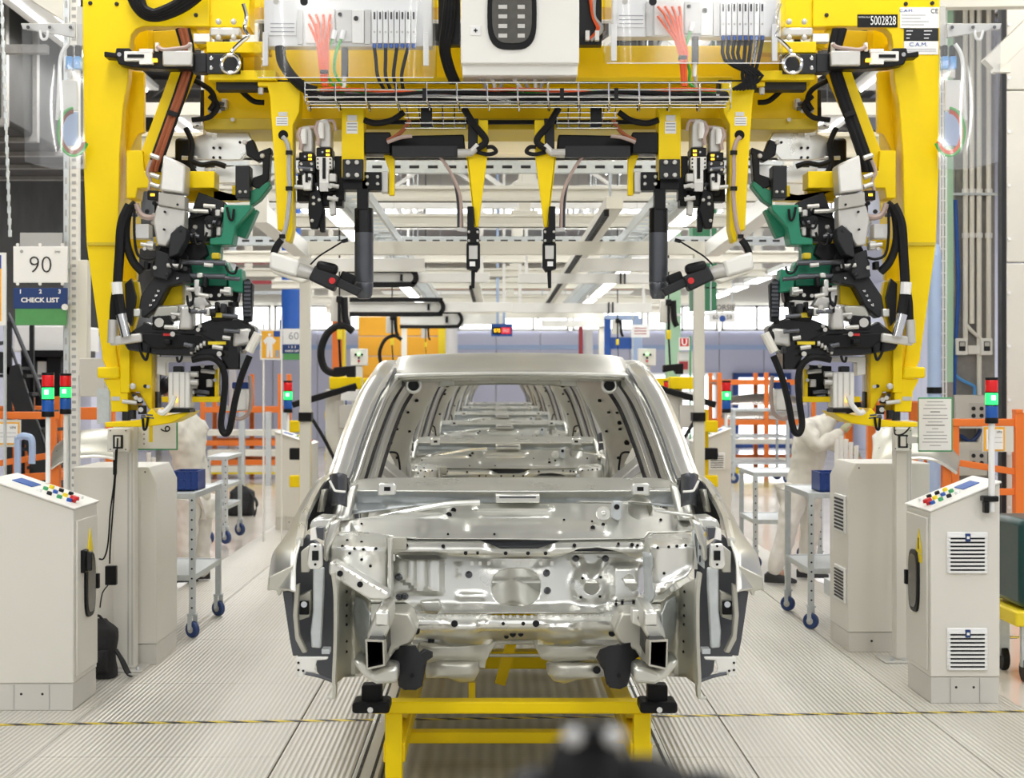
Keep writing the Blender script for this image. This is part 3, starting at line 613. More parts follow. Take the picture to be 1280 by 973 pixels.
# ---- rails, inner wheelhouses and flanges on both sides
for mir in (0, 1):
    m = MB(mir)
    f = [(457, 800), (480, 801), (481, 833), (458, 838)]
    g = [P(u, v, 5.62) for u, v in f]; h = [P(u+6, v-7, 6.4) for u, v in [(457, 800), (484, 800), (486, 822), (460, 825)]]
    i_ = [P(u, v, 5.62) for u, v in [(459, 802.5), (478, 803), (479, 831), (460, 835)]]; j_ = [p+Vector((0, .55, 0)) for p in i_]
    m.add(g+h+i_+j_, [(k, (k+1) % 4, 4+(k+1) % 4, 4+k) for k in range(4)]+[(k, 8+k, 8+(k+1) % 4, (k+1) % 4) for k in range(4)])
    o = m.build('front_rail', 'steel_dull', car, bevel=.0)
    m = MB(mir).add(i_+j_, [(k, 4+k, 4+(k+1) % 4, (k+1) % 4) for k in range(4)]+[(4, 5, 6, 7)]); m.build('rail_bore', 'black', o)
    MB(mir).pp([(460, 789), (470, 764), (486, 762), (487, 786), (481, 800), (458, 800)], 5.75, .35).build('rail_bracket', 'steel', o, bevel=.012)
    MB(mir).pbox(469, 766, 485, 783, 5.74, .02).build('rail_pad', 'steel_bright', o, bevel=.006)
    MB(mir).pp([(481, 800), (488, 764), (512, 766), (522, 788), (514, 806), (494, 814), (482, 832)], 6.04, .2).build('rail_gusset', 'steel_dull', o, bevel=.012)
    MB(mir).pp([(466, 841), (478, 836), (497, 834), (497, 855), (470, 856), (456, 848), (445, 835), (440, 825), (452, 826)], 5.9, .2).build('rail_foot', 'steel', o, bevel=.015)
    # wheelhouse sheet, concave
    def wh(u, v): return 5.75+.28*math.sin(math.pi*max(0, min(1, (u-418)/48)))+.002*(v-735)
    o = stamped('inner_wheelhouse', [(419, 722), (430, 728), (445, 740), (462, 752), (462, 790), (457, 800), (458, 838), (450, 846), (430, 847), (419, 856)], [], wh, 'steel_dull', car, step=5, mir=bool(mir))
    stamped('wheelhouse_insert', [(444, 746), (455, 752), (462, 768), (461, 790), (456, 800), (457, 824), (450, 810), (443, 785), (441, 765)], [], lambda u, v: wh(u, v)-.02, 'galv', o, step=5, mir=bool(mir))
    for v in (740, 757, 770, 781, 802, 815): MB(mir).cyl(P(433, v, wh(433, v)-.008), P(433, v, wh(433, v)+.01), .006, n=8).build('hole', 'black', o)
    MB(mir).sweep([(-.006, -.03), (-.006, .03), (.006, .03), (.006, -.03)], rail(P(417, 716, 5.70), P(420, 745, 5.70), P(420, 800, 5.70), P(418, 848, 5.70), P(419, 858, 5.70), P(418, 872, 5.70)), up=(0, 1, 0)).build('wheelhouse_flange', 'steel_dull', car)
    MB(mir).ptube([(418, 872), (411, 872.5), (408, 871)], .006, Y=5.70, k=2).build('flange_hook', 'steel', car)
    # fender skin with flared tail and its bright hood edge
    c1 = rail(P(418, 596, 6.78), P(404, 603, 6.65), P(390, 625, 6.45), P(380, 648, 6.25), P(377, 663, 6.12), P(374, 680, 6.0), P(370, 695, 5.9), P(368, 712, 5.85), P(368, 740, 5.8))
    c2 = rail(P(414, 596, 6.95), P(398, 606, 6.9), P(383, 628, 6.75), P(370, 650, 6.6), P(362, 664, 6.5), P(351, 678, 6.35), P(341, 692, 6.2), P(337, 712, 6.05), P(334, 738, 5.95))
    n = len(c1)-1
    def fend(a, b):
        i = min(n, int(round(b*n))); p = c1[i].lerp(c2[i], a); return p+Vector((-.02*math.sin(math.pi*a), 0, .01*math.sin(math.pi*a)))
    fo = MB(mir).grid(fend, 8, n).build('fender', 'steel', car, solid=.008)
    MB(mir).sweep([(-.012, -.02), (-.014, .012), (.0, .02), (.014, .01), (.012, -.02)], c1[1:30]).build('fender_edge', 'steel_bright', fo)
    MB(mir).tube(c1[28:], .005, 6, 1).build('fender_hem', 'white_paint', fo)
    MB(mir).pp([(336, 722), (366, 707), (369, 711), (369, 738), (352, 740), (350, 745), (347, 745), (346, 739), (336, 737)], 5.86, .03).build('fender_bracket', 'steel_dull', fo, bevel=.004)
    # dark cavity behind the fender edge
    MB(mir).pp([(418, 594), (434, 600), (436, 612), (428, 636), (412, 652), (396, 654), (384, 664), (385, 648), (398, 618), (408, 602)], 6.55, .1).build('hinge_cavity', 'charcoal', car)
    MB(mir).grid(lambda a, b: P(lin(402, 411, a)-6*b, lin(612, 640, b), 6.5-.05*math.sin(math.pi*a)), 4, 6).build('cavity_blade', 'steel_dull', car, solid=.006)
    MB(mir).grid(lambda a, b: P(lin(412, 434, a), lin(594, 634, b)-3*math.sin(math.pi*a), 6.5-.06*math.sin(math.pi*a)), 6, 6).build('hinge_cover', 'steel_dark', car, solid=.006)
    MB(mir).ptube([(412, 601), (417, 611), (420, 614), (432, 615)], .005, Y=6.42, k=3).build('bead', 'white_paint', car)
    MB(mir).pp([(390, 650), (398, 647), (416, 648), (412, 656), (408, 666), (390, 664), (386, 660)], 6.2, .18).build('apron_shelf', 'steel_bright', car, bevel=.01)
    MB(mir).grid(lambda a, b: P(lin(420, 444, a)+lin(4, -6, b), lin(606, 650, b), lin(6.62, 6.5, b)-.03*math.sin(math.pi*a)), 6, 8).build('cowl_side', 'steel', car, solid=.008)
    MB(mir).pp([(412, 654), (424, 650), (420, 664), (412, 684), (409, 704), (404, 700), (405, 676)], 6.02, .1).build('apron_strut', 'steel', car, bevel=.01)
    # headlamp bracket with the square hole
    o = MB(mir).pp([(387, 680), (402, 680), (403, 708), (400, 712), (387, 712), (384, 706), (385, 690)], 5.80, .03).build('lamp_bracket', 'steel_bright', car, bevel=.005)
    MB(mir).pbox(390, 689, 398, 701, 5.79, .02).build('square_hole', 'black', o)
    for v in (683, 706): MB(mir).cyl(P(394, v, 5.795), P(394, v, 5.81), .005, n=8).build('hole', 'black', o)
    MB(mir).pp([(388, 662), (394, 660), (396, 674), (388, 676)], 5.9, .05).build('bracket_link', 'white_paint', o); MB(mir).pp([(395, 660), (405, 660), (404, 676), (395, 672)], 5.92, .05).build('bracket_block', 'steel_dark', o)
    # dark inner panel, upright bar, side rail and lower bracket
    MB(mir).pp([(372, 685), (384, 668), (412, 690), (419, 712), (420, 850), (402, 848), (396, 840), (394, 826), (372, 822), (364, 780), (366, 715)], 6.12, .03).build('splash_panel', 'steel_dark', car, bevel=.006)
    MB(mir).pp([(391, 710), (405, 710), (405, 735), (403, 775), (401, 811), (389, 810), (388, 790), (391, 765)], 5.90, .03).build('upright_bar', 'galv', car, bevel=.006)
    MB(mir).pp([(353, 739), (366, 739), (370, 790), (382, 818), (366, 821), (362, 800)], 5.95, .05).build('edge_rail', 'steel_dark', car, bevel=.005)
    MB(mir).pp([(368, 733), (374, 730), (372, 770), (374, 795), (384, 816), (378, 817), (369, 800), (366, 770)], 5.88, .04).build('latch_rail', 'steel_dull', car, bevel=.004)
    MB(mir).pp([(374, 745), (389, 738), (389, 760), (387, 772), (374, 776)], 5.96, .03).build('latch_plate', 'steel_dull', car, bevel=.004)
    MB(mir).pbox(374, 752, 386, 769, 5.94, .02).build('latch', 'black', car, bevel=.004); MB(mir).cyl(P(380, 756, 5.93), P(380, 756, 5.95), .012, n=10).build('latch_pin', 'chrome', car)
    MB(mir).pbox(402, 812, 412, 818, 5.85, .06).build('rail_tab', 'galv', car)
    MB(mir).pp([(376, 690), (386, 682), (388, 706), (386, 716), (376, 716)], 5.88, .03).build('lamp_tab', 'steel_dull', car, bevel=.003)
    o = MB(mir).pp([(370, 822), (410, 822), (409, 825), (396, 826), (393, 836), (396, 841), (380, 842), (380, 846), (372, 846)], 5.80, .02).build('bumper_bracket', 'white_paint', car, bevel=.003)
    MB(mir).ptube([(382, 842), (400, 846), (416, 852)], .007, Y=5.8, k=2).build('bracket_wire', 'steel_dark', o)
    for u, v in ((373, 829), (373, 838), (379, 839)): MB(mir).cyl(P(u, v, 5.795), P(u, v, 5.805), .005, n=6).build('hole', 'black', o)
# asymmetric details of the engine bay
o = MB().pp([(790, 762), (826, 762), (830, 772), (826, 786), (815, 790), (790, 780)], 5.95, .08).build('mount_plate', 'steel_bright', car, bevel=.006); MB().pp(oval(805, 773, 8, 3.6, 14, 3), 5.945, .01).build('slot', 'black', o)
MB().pbox(486, 672, 508, 688, 6.33, .02).build('corner_plate', 'steel_dull', car, bevel=.003)
MB().pbox(488, 693, 494, 702, 6.35, .03).build('corner_clip', 'steel_bright', car, bevel=.003)
# ---------------------------------------------------------------- skid under the car
sk = thing('transport_skid', 'yellow steel skid carrying the car body nearest the tape line', 'skid', (.075, 6.4, -.03))
y0 = 6.38
fb = P(0, 878, y0).z; ft = P(0, 893, y0).z
MB().box(P(490, 0, y0).x-.08, P(810, 0, y0).x+.03, y0, y0+.09, ft, fb).build('front_crossbar', 'yellow', sk, bevel=.006)
for x in (-.42, .60):
    MB().box(x-.035, x+.035, y0+.01, y0+.08, -.03, ft).build('leg', 'yellow', sk, bevel=.004)
    MB().box(x-.035, x+.035, y0+3.4, y0+3.47, -.03, ft).build('leg', 'yellow', sk, bevel=.004)
    MB().box(x-.045, x+.045, y0+.05, y0+3.6, .13, .21).build('side_rail', 'yellow', sk, bevel=.006)
    MB().bar((x, y0+.1, fb-.05), (x, y0+.75, .18), .05).build('brace', 'yellow', sk)
MB().box(-.40, .58, y0+.50, y0+.58, .105, .154).build('low_crossbar', 'yellow', sk, bevel=.004)
for Yc in (8.1, 9.5): MB().box(-.62, .77, Yc, Yc+.1, .21, .30).build('crossbar', 'yellow', sk, bevel=.005)
MB().bar(P(640, 800, 7.4), P(625, 855, 7.4), .05).build('prop', 'yellow', sk); MB().bar(P(590, 853, 7.1), P(590, 872, 7.1), .03).build('pin', 'yellow', sk)
for x in (-.50, .65):
    zt = P(0, 856, 6.28).z
    o = MB().box(x-.04, x+.04, 6.26, 6.34, fb+.02, zt).build('locating_foot', 'rubber', sk, bevel=.008)
    MB().box(x-.075, x+.075, 6.22, 6.37, fb-.015, fb+.03).build('foot_plate', 'rubber', o, bevel=.012); MB().cyl((x, 6.24, fb+.005), (x, 6.20, fb+.005), .012, n=8).build('bolt', 'chrome', o)
    MB().box(x-.03, x+.03, 9.5, 9.56, .28, .55).build('rear_foot', 'rubber', sk, bevel=.006)
# the bodies queued behind
where = ['second bare steel car body, queued directly behind the first', 'third bare steel car body in the queue', 'fourth bare steel car body in the queue', 'fifth bare steel car body, last but one in the queue', 'last bare steel car body at the far end of the queue']
for i in range(5):
    c = copy_tree(car, dy=5.25*(i+1)); tag(c, where[i], 'car body')
    s = copy_tree(sk, dy=5.25*(i+1)); tag(s, 'yellow steel skid under the '+['second', 'third', 'fourth', 'fifth', 'last'][i]+' car body in the queue', 'skid')
# ================================================================ yellow framing gate over the line
XM[0] = .086
G = 8.8
gate = thing('framing_gate', 'big yellow gate frame with clamps and weld guns arching over the car', 'machine', (.086, G, 1.40))
Yb = 9.05
# main cross beam and its flanges
MB().pbox(255, 57, 1022, 150, Yb+.02, .35).build('cross_beam', 'yellow', gate, bevel=.006)
MB().pbox(255, -40, 1022, 10, Yb+.10, .3).build('upper_beam', 'yellow', gate, bevel=.006)
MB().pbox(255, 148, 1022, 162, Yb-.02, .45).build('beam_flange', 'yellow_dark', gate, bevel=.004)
MB().pbox(455, 150, 800, 155, Yb-.1, .02).build('beam_bar', 'black', gate)
MB().pbox(370, 96, 916, 104, Yb-.12, .12).build('tray_rail', 'yellow', gate, bevel=.003)
def bolts(m, pts, Y, r, mat_='chrome', par=None):
    for u, v in pts: m_ = MB(m); p = P(u, v, Y); m_.rings([(p+Vector((0, .01, 0)), r), (p+Vector((0, -.006, 0)), r), (p+Vector((0, -.010, 0)), r*.6)], 8); m_.build('bolt', mat_, par)
def clamp_unit(m, u, v, k, s=1.0):
    """toggle clamp hanging down: silver head, black body with amber lamps, white slotted plate, black jaw"""
    o = MB(m).pp([(u-8*s, v), (u+5*s, v-2), (u+9*s, v+6), (u+9*s, v+36*s), (u-6*s, v+36*s), (u-9*s, v+20*s)], G-.02, .14).build('clamp_cylinder', 'cast', gate, bevel=.01)
    MB(m).ptube([(u-7*s, v+2), (u-11*s, v+12*s), (u-7*s, v+22*s), (u-8*s, v+32*s)], .011, Y=G-.05).build('air_hose', 'cable_pink', o)
    MB(m).cyl(P(u-4*s, v+4*s, G-.04), P(u-4*s, v+24*s, G-.04), .02, n=10).build('fitting', 'white_paint', o)
    MB(m).ptube([(u+5*s, v+1), (u+12*s, v+2), (u+15*s, v+14*s)], .009, Y=G-.05).build('air_hose', 'cable_pink', o)
    b = MB(m).pbox(u-10*s, v+35*s, u+10*s, v+47*s, G-.04, .16).build('sensor_block', 'black', gate, bevel=.006)
    for dv in (38, 43): MB(m).pbox(u+2.5*s, v+dv*s, u+7*s, v+(dv+2.6)*s, G-.047, .01).build('lamp', 'led_amber', b)
    MB(m).cyl(P(u-2*s, v+41*s, G-.047), P(u-2*s, v+41*s, G-.03), .006, n=8).build('lamp', 'chrome', b)
    j = MB(m).pp([(u-10*s, v+47*s), (u+10*s, v+47*s), (u+12*s, v+70*s), (u+12*s, v+94*s), (u-6*s, v+94*s), (u-12*s, v+70*s)], G+.02, .10).build('clamp_body', 'black', gate, bevel=.006)
    if k == 0:
        MB(m).pp([(u-10*s, v+47*s), (u+10*s, v+47*s), (u+10*s, v+62*s), (u+6*s, v+63*s), (u+6*s, v+90*s), (u-6*s, v+90*s), (u-6*s, v+63*s), (u-10*s, v+62*s)], G-.04, .05).build('slot_plate', 'white_paint', j, bevel=.004)
        MB(m).pbox(u-2*s, v+48*s, u+2*s, v+75*s, G-.047, .01).build('slot', 'black', j)
        MB(m).pp([(u-6*s, v+80*s), (u+6*s, v+80*s), (u+5*s, v+91*s), (u-5*s, v+91*s)], G-.048, .012).build('jaw_tip', 'cast', j)
        bolts(m, [(u+dx*s, v+dv*s) for dx in (-8, 8) for dv in (50, 55, 60)], G-.043, .005, 'black', j)
    else:
        MB(m).pbox(u-11*s, v+47*s, u+11*s, v+62*s, G-.05, .06).build('mount_plate', 'charcoal', j, bevel=.004)
        bolts(m, [(u+dx*s, v+dv*s) for dx in (-7, 7) for dv in (51, 59)], G-.055, .009, 'chrome', j)
        MB(m).pp([(u-6*s, v+64*s), (u+7*s, v+64*s), (u+6*s, v+86*s), (u-5*s, v+86*s)], G-.05, .06).build('slot_plate', 'white_paint', j, bevel=.004)
        MB(m).pbox(u-1.5*s, v+64*s, u+2*s, v+76*s, G-.057, .01).build('slot', 'black', j)
for mir in (0, 1):
    M_ = lambda: MB(mir)
    # ---- column
    o = M_().pp([(103, -40), (262, -40), (262, 33), (180, 33), (170, 36), (164, 43), (162, 55), (160, 100), (154, 130), (149, 195), (148, 305), (108, 305), (104, 200)], G, .10).build('column_plate', 'yellow', gate, bevel=.005)
    bolts(mir, [(113, 4), (146, 5), (245, 19)], G-.001, .012, 'charcoal', o)
    M_().pp([(108, 305), (148, 305), (147, 318), (146, 330), (143, 420), (150, 470), (137, 470), (128, 450), (127, 440), (110, 320)], G+.01, .12).build('column_lower', 'yellow', gate, bevel=.005)
    M_().pp([(108, 303), (148, 303), (148, 307), (109, 307)], G-.003, .02).build('weld_seam', 'yellow_dark', gate)
    M_().prism([P(162, 52, G+.1), P(178, 60, G+.55), P(176, 300, G+.55), P(148, 300, G+.1)], (-.02, 0, 0)).build('column_web', 'yellow', gate)
    M_().pp([(160, 88), (180, 90), (180, 165), (172, 168), (150, 215), (152, 120)], G+.22, .05).build('inner_rib', 'yellow', gate, bevel=.004)
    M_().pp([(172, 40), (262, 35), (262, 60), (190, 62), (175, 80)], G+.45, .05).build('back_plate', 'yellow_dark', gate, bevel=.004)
    # brace with cable bundle
    M_().pp([(214, 88), (243, 88), (236, 105), (188, 214), (170, 208), (176, 190)], G+.06, .09).build('diagonal_brace', 'yellow', gate, bevel=.005)
    M_().pp([(228, 35), (243, 35), (262, 58), (250, 62)], G+.06, .05).build('corner_stay', 'yellow', gate, bevel=.004)
    for k in range(5):
        M_().ptube([(222+k*3.2, 36), (231+k*2.6, 75), (222+k*2.8, 110), (208+k*2.8, 150), (190+k*3, 200), (186+k*3, 215)], .0145, Y=G-.02-.01*(k % 2)).build('cable', ('cable_rust' if k in (1, 2, 3) else 'rubber') if not mir else 'rubber', gate)
    M_().pp([(211, 137), (222, 141), (220, 146), (209, 143)], G-.06, .03).build('cable_tie', 'black', gate)
    # heavy hoses over the top corner
    for k in range(4 if not mir else 0):
        M_().ptube([(160+k*5, -10), (168+k*4, 8), (180+k*3, 20-k*2), (196, 23-k*3), (215, 18-k*4), (235, 8-k*5), (255, -8)], .02, Y=G-.05-.012*k).build('hose', 'rubber', gate)
    # ---- horizontal toggle clamp at the top corner
    o = M_().pp([(130, 64), (144, 66), (145, 60), (162, 60), (164, 64), (200, 62), (242, 66), (242, 86), (200, 86), (165, 84), (148, 80), (145, 72), (130, 71)], G-.12, .10).build('corner_clamp', 'black', gate, bevel=.006)
    M_().pbox(155, 64, 190, 76, G-.145, .03).build('slot_plate', 'white_paint', o, bevel=.004); M_().pbox(159, 68, 180, 72, G-.15, .01).build('slot', 'black', o)
    M_().pp([(174, 61), (191, 61), (191, 65), (174, 65)], G-.147, .03).build('plate_ear', 'white_paint', o); M_().pp([(174, 75), (191, 75), (191, 80), (174, 80)], G-.147, .03).build('plate_ear', 'white_paint', o)
    M_().pbox(203, 63, 240, 82, G-.15, .08).build('cylinder', 'cast', o, bevel=.008)
    M_().ptube([(196, 58), (204, 62), (218, 61), (232, 59), (238, 55)], .012, Y=G-.14).build('air_hose', 'cable_pink', o)
    for u in (196, 237): M_().pbox(u-2, 53, u+2, 64, G-.13, .03).build('elbow', 'white_paint', o)
    M_().pbox(190, 73, 196, 77, G-.15, .02).build('lamp', 'led_amber', o); M_().cyl(P(149, 68, G-.125), P(149, 68, G-.11), .012, n=8).build('bolt', 'chrome', o)
    M_().pbox(240, 66, 258, 90, G-.08, .1).build('clamp_spacer', 'charcoal', o, bevel=.004)
    h = M_().pbox(258, 67, 300, 92, G-.10, .12).build('clamp_mount', 'charcoal', gate, bevel=.005); bolts(mir, [(264, 73), (264, 85)], G-.102, .012, 'chrome', h)
    M_().pbox(258, 52, 336, 66, G-.06, .12).build('mount_shelf', 'yellow', gate, bevel=.004); M_().pbox(262, 34, 300, 45, G-.04, .1).build('mount_block', 'cast', gate, bevel=.01)
    M_().pbox(262, -20, 312, 34, G+.02, .2).build('beam_end', 'yellow', gate, bevel=.005)
    bolts(mir, [(273, 27), (292, 27), (273, 47), (292, 47)], G-.05, .016, 'cast', gate)
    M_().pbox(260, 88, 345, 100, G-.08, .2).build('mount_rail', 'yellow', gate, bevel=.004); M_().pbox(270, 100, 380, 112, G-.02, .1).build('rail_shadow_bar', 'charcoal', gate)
    m = MB(mir); c = P(288, 80, G-.16)
    m.tube([c+Vector((math.cos(t)*.05, 0, math.sin(t)*.05)) for t in [i*math.pi/8 for i in range(17)]], .011, 8, 2); m.build('eye_bolt', 'chrome', gate)
    M_().ptube([(304, 5), (308, 20), (306, 35), (310, 45), (302, 52), (292, 62), (290, 70)], .012, Y=G-.15).build('lifting_chain', 'chrome', gate)
    M_().pbox(242, 42, 262, 52, G-.15+.1, .06).build('label_tab', 'white', gate)
    # ---- L shaped arm and silver cylinder
    M_().pp([(158, 188), (178, 188), (180, 214), (268, 214), (268, 235), (172, 235), (170, 248), (158, 248)], G+.02, .16).build('arm_bracket', 'yellow', gate, bevel=.005)
    M_().pp([(232, 236), (268, 236), (268, 250), (290, 250), (290, 232), (315, 232), (315, 250), (232, 252)], G+.18, .1).build('arm_plate', 'yellow', gate, bevel=.004)
    cy = M_().prism([P(204, 193, G-.16), P(232, 206, G-.16), P(230, 242, G-.20), P(199, 238, G-.20)], (0, .15, 0)).build('power_cylinder', 'cast', gate, bevel=.012)
    M_().prism([P(198, 240, G-.18), P(231, 245, G-.18), P(231, 262, G-.16), P(197, 256, G-.16)], (0, .12, 0)).build('cylinder_flange', 'cast', cy, bevel=.006)
    M_().pp([(196, 256), (231, 262), (230, 288), (222, 286), (208, 308), (196, 306), (191, 276)], G-.14, .12).build('lever_housing', 'cast', cy, bevel=.01)
    M_().pp([(213, 292), (226, 281), (233, 287), (232, 300), (222, 318), (210, 322)], G-.17, .12).build('lever', 'charcoal', cy, bevel=.006)
    M_().pp([(195, 312), (212, 318), (215, 340), (208, 350), (190, 346)], G-.13, .12).build('lever_foot', 'charcoal', cy, bevel=.006)
    bolts(mir, [(206, 265), (222, 256), (226, 289), (205, 287)], G-.165, .007, 'charcoal', cy)
    for v in (198, 222, 234): M_().cyl(P(188, v-4, G-.13), P(199, v, G-.13), .014, n=8).build('fitting', 'cast', cy)
    M_().ptube([(189, 200), (184, 215), (188, 226), (186, 238)], .01, Y=G-.12).build('air_hose', 'cable_pink', cy)
    M_().pbox(184, 238, 198, 250, G-.15, .08).build('sensor', 'black', cy, bevel=.005); M_().pbox(188, 242, 193, 245, G-.155, .01).build('lamp', 'led_amber', cy)
    # ---- grey clutter plates between arm and inner side
    M_().pp([(240, 172), (262, 165), (310, 166), (318, 180), (300, 200), (262, 200), (240, 196)], G+.35, .06).build('tool_plate', 'steel_bright', gate, bevel=.004)
    M_().pp([(252, 138), (335, 128), (336, 160), (300, 172), (254, 168)], G+.45, .06).build('tool_plate', 'steel', gate, bevel=.004)
    M_().pp([(255, 210), (330, 205), (334, 228), (258, 230)], G+.3, .06).build('tool_plate', 'steel_bright', gate, bevel=.004)
    bolts(mir, [(267, 185), (275, 185), (267, 197), (275, 197), (300, 178), (320, 150)], G+.345, .008, 'charcoal', gate)
    M_().pbox(250, 133, 308, 150, G+.28, .1).build('sensor_bar', 'black', gate, bevel=.004)
    M_().pbox(218, 172, 240, 214, G+.25, .1).build('dark_cylinder', 'black', gate, bevel=.02)
    for pts in ([(306, 178), (316, 174), (322, 190), (338, 184), (340, 192), (322, 202), (308, 194)], [(328, 195), (338, 192), (336, 225), (324, 238), (314, 232), (316, 222), (328, 218)]):
        o = M_().pp(pts, G+.1, .08).build('swing_arm', 'black', gate, bevel=.006); bolts(mir, [pts[0]], G+.095, .014, 'cast', o)
    o = M_().pbox(294, 207, 312, 248, G+.05, .12).build('clamp_block', 'charcoal', gate, bevel=.005); bolts(mir, [(300, 240), (307, 240)], G+.045, .009, 'cast', o)
    o = M_().pp([(248, 240), (280, 252), (280, 272), (268, 300), (238, 304), (232, 280), (240, 262)], G+.05, .12).build('clamp_body', 'charcoal', gate, bevel=.006)
    bolts(mir, [(244, 284), (244, 294), (253, 262), (262, 262)], G+.045, .014, 'cast', o)
    M_().bar(P(238, 268, G), P(262, 262, G), .05).build('link', 'black', o); M_().cyl(P(262, 276, G+.0), P(262, 276, G+.1), .03, n=12).build('pivot', 'black_gloss', o); M_().pbox(255, 280, 264, 296, G, .05).build('pin_block', 'cast', o, bevel=.006)
    # green jaws
    M_().pp([(280, 256), (314, 256), (313, 262), (294, 284), (290, 306), (262, 306), (262, 298), (276, 296), (278, 288)], G-.04, .16).build('green_jaw', 'green_jaw', gate, bevel=.006)
    M_().pp([(300, 280), (318, 262), (322, 262), (310, 290), (306, 298), (294, 294)], G+.08, .1).build('jaw_tooth', 'green_jaw', gate, bevel=.008)
    M_().pp([(312, 240), (336, 226), (338, 232), (324, 250), (312, 258)], G+.1, .1).build('jaw_tooth', 'green_jaw', gate, bevel=.006)
    M_().pp([(228, 328), (282, 326), (286, 334), (284, 358), (228, 356)], G+.02, .14).build('green_body', 'green_jaw', gate, bevel=.006)
    M_().pp([(284, 340), (302, 336), (304, 366), (286, 364)], G-.02, .14).build('green_body', 'green_jaw', gate, bevel=.006)
    M_().pp([(256, 306), (276, 306), (274, 334), (256, 332)], G+.05, .1).build('green_link', 'green_jaw', gate, bevel=.006)
    for v in (328, 345): M_().cyl(P(226, v, G-.05), P(282, v+1, G-.05), .016, n=10).build('jaw_rod', 'steel_dark', gate)
    M_().pbox(264, 316, 274, 324, G-.06, .06).build('brass_fitting', 'yellow_dark', gate, bevel=.008)
    M_().pp([(226, 304), (256, 304), (260, 318), (250, 326), (228, 324)], G, .12).build('jaw_carrier', 'black', gate, bevel=.006)
    # ---- lower yellow pieces behind the weld gun
    M_().pp([(154, 300), (196, 296), (196, 306), (172, 310), (170, 350), (152, 356)], G+.2, .06).build('carrier_plate', 'yellow', gate, bevel=.004)
    M_().pp([(150, 350), (172, 352), (176, 380), (164, 420), (148, 410)], G+.14, .06).build('carrier_plate', 'yellow', gate, bevel=.004)
    M_().pp([(156, 355), (164, 348), (170, 372), (164, 408), (158, 400)], G+.10, .03).build('carrier_slot', 'charcoal', gate)
    M_().pp([(196, 372), (214, 352), (228, 350), (228, 380), (200, 384)], G+.05, .08).build('gun_shoe', 'yellow', gate, bevel=.004)
    M_().pp([(232, 278), (272, 300), (272, 312), (225, 310)], G+.22, .05).build('carrier_plate', 'yellow', gate, bevel=.004)
    M_().pbox(166, 280, 186, 298, G-.06, .1).build('terminal_box', 'white', gate, bevel=.004)
    o = M_().pp([(196, 340), (214, 338), (236, 342), (240, 352), (210, 358), (196, 384), (180, 398), (172, 392), (176, 370)], G-.08, .12).build('gun_arm', 'charcoal', gate, bevel=.008)
    bolts(mir, [(198, 364), (195, 370), (192, 376), (188, 382), (222, 348), (200, 346), (205, 345)], G-.085, .009, 'chrome', o)
    # ---- big black weld gun
    o = M_().pp([(152, 425), (180, 402), (196, 408), (232, 412), (262, 400), (296, 398), (316, 408), (312, 432), (300, 440), (300, 462), (278, 462), (276, 446), (200, 444), (160, 438)], G-.12, .22).build('weld_gun', 'black_gloss', gate, bevel=.008)
    M_().pp([(165, 415), (250, 418), (268, 426), (262, 436), (190, 436)], G-.15, .06).build('gun_cover', 'black', o, bevel=.01)
    M_().pp([(292, 412), (314, 410), (314, 430), (290, 434)], G-.16, .08).build('gun_motor', 'cast', o, bevel=.015)
    M_().pp([(222, 412), (226, 386), (233, 382), (240, 386), (240, 412)], G-.20, .1).build('gun_cap', 'cast', o, bevel=.015)
    M_().pp([(196, 382), (224, 382), (222, 400), (206, 404), (190, 396)], G-.06, .1).build('gun_actuator', 'steel_dull', o, bevel=.01)
    M_().pp([(190, 396), (212, 394), (216, 404), (208, 412), (190, 412)], G-.16, .06).build('gun_head', 'black', o, bevel=.006)
    M_().cyl(P(199, 403.5, G-.165), P(199, 403.5, G-.14), .026, n=14).build('gun_dial', 'cast', o)
    M_().pbox(260, 427, 282, 431, G-.165, .02).build('warning_strip', 'hazard_yellow', o); M_().pbox(266, 391, 280, 397, G-.17, .02).build('warning_strip', 'hazard_yellow', o)
    M_().pbox(204, 417, 216, 420, G-.155, .01).build('red_mark', 'red', o)
    M_().pp([(262, 386), (290, 382), (288, 400), (264, 402)], G-.15, .1).build('gun_body', 'black', o, bevel=.005)
    M_().pp([(234, 374), (254, 370), (262, 382), (250, 386), (236, 384)], G-.1, .1).build('gun_holder', 'cast', o, bevel=.006); M_().pp([(270, 376), (288, 375), (288, 398), (274, 396)], G-.08, .1).build('gun_holder', 'cast', o, bevel=.006)
    M_().cyl(P(258, 390, G-.17), P(270, 392, G-.17), .022, n=10).build('valve', 'black', o); M_().cyl(P(292, 378, G-.1), P(292, 384, G-.1), .03, n=10).build('valve', 'black', o)
    M_().pp([(302, 352), (310, 348), (316, 356), (314, 402), (304, 404)], G+.02, .06).build('chain_guide', 'charcoal', gate, bevel=.004)
    for k in range(9): M_().pbox(305, 352+k*5, 313, 355.5+k*5, G+.0, .03).build('chain_link', 'steel_dark', gate)
    for k in range(5): M_().cyl(P(238+k*4, 440-k*2.6, G-.16), P(241+k*4, 440-k*2.6, G-.16), .014, n=8).build('coupling', 'cast', o)
    # gun cables: silver connectors, looping leads
    M_().cyl(P(151, 393, G-.18), P(158, 421, G-.18), .029, n=12).build('connector', 'chrome', gate); M_().cyl(P(141, 400, G-.16), P(140, 429, G-.16), .026, n=12).build('connector', 'cast', gate)
    M_().bar(P(138, 427, G-.15), P(178, 422, G-.15), .05).build('connector_bar', 'cast', gate, bevel=.01)
    M_().ptube([(162, 256), (152, 280), (149, 320), (147, 352), (148, 368), (152, 394)], .028, Y=G-.12).build('gun_lead', 'rubber', gate)
    M_().ptube([(170, 254), (160, 268), (158, 300), (166, 326), (178, 340)], .024, Y=G-.09).build('gun_lead', 'rubber', gate)
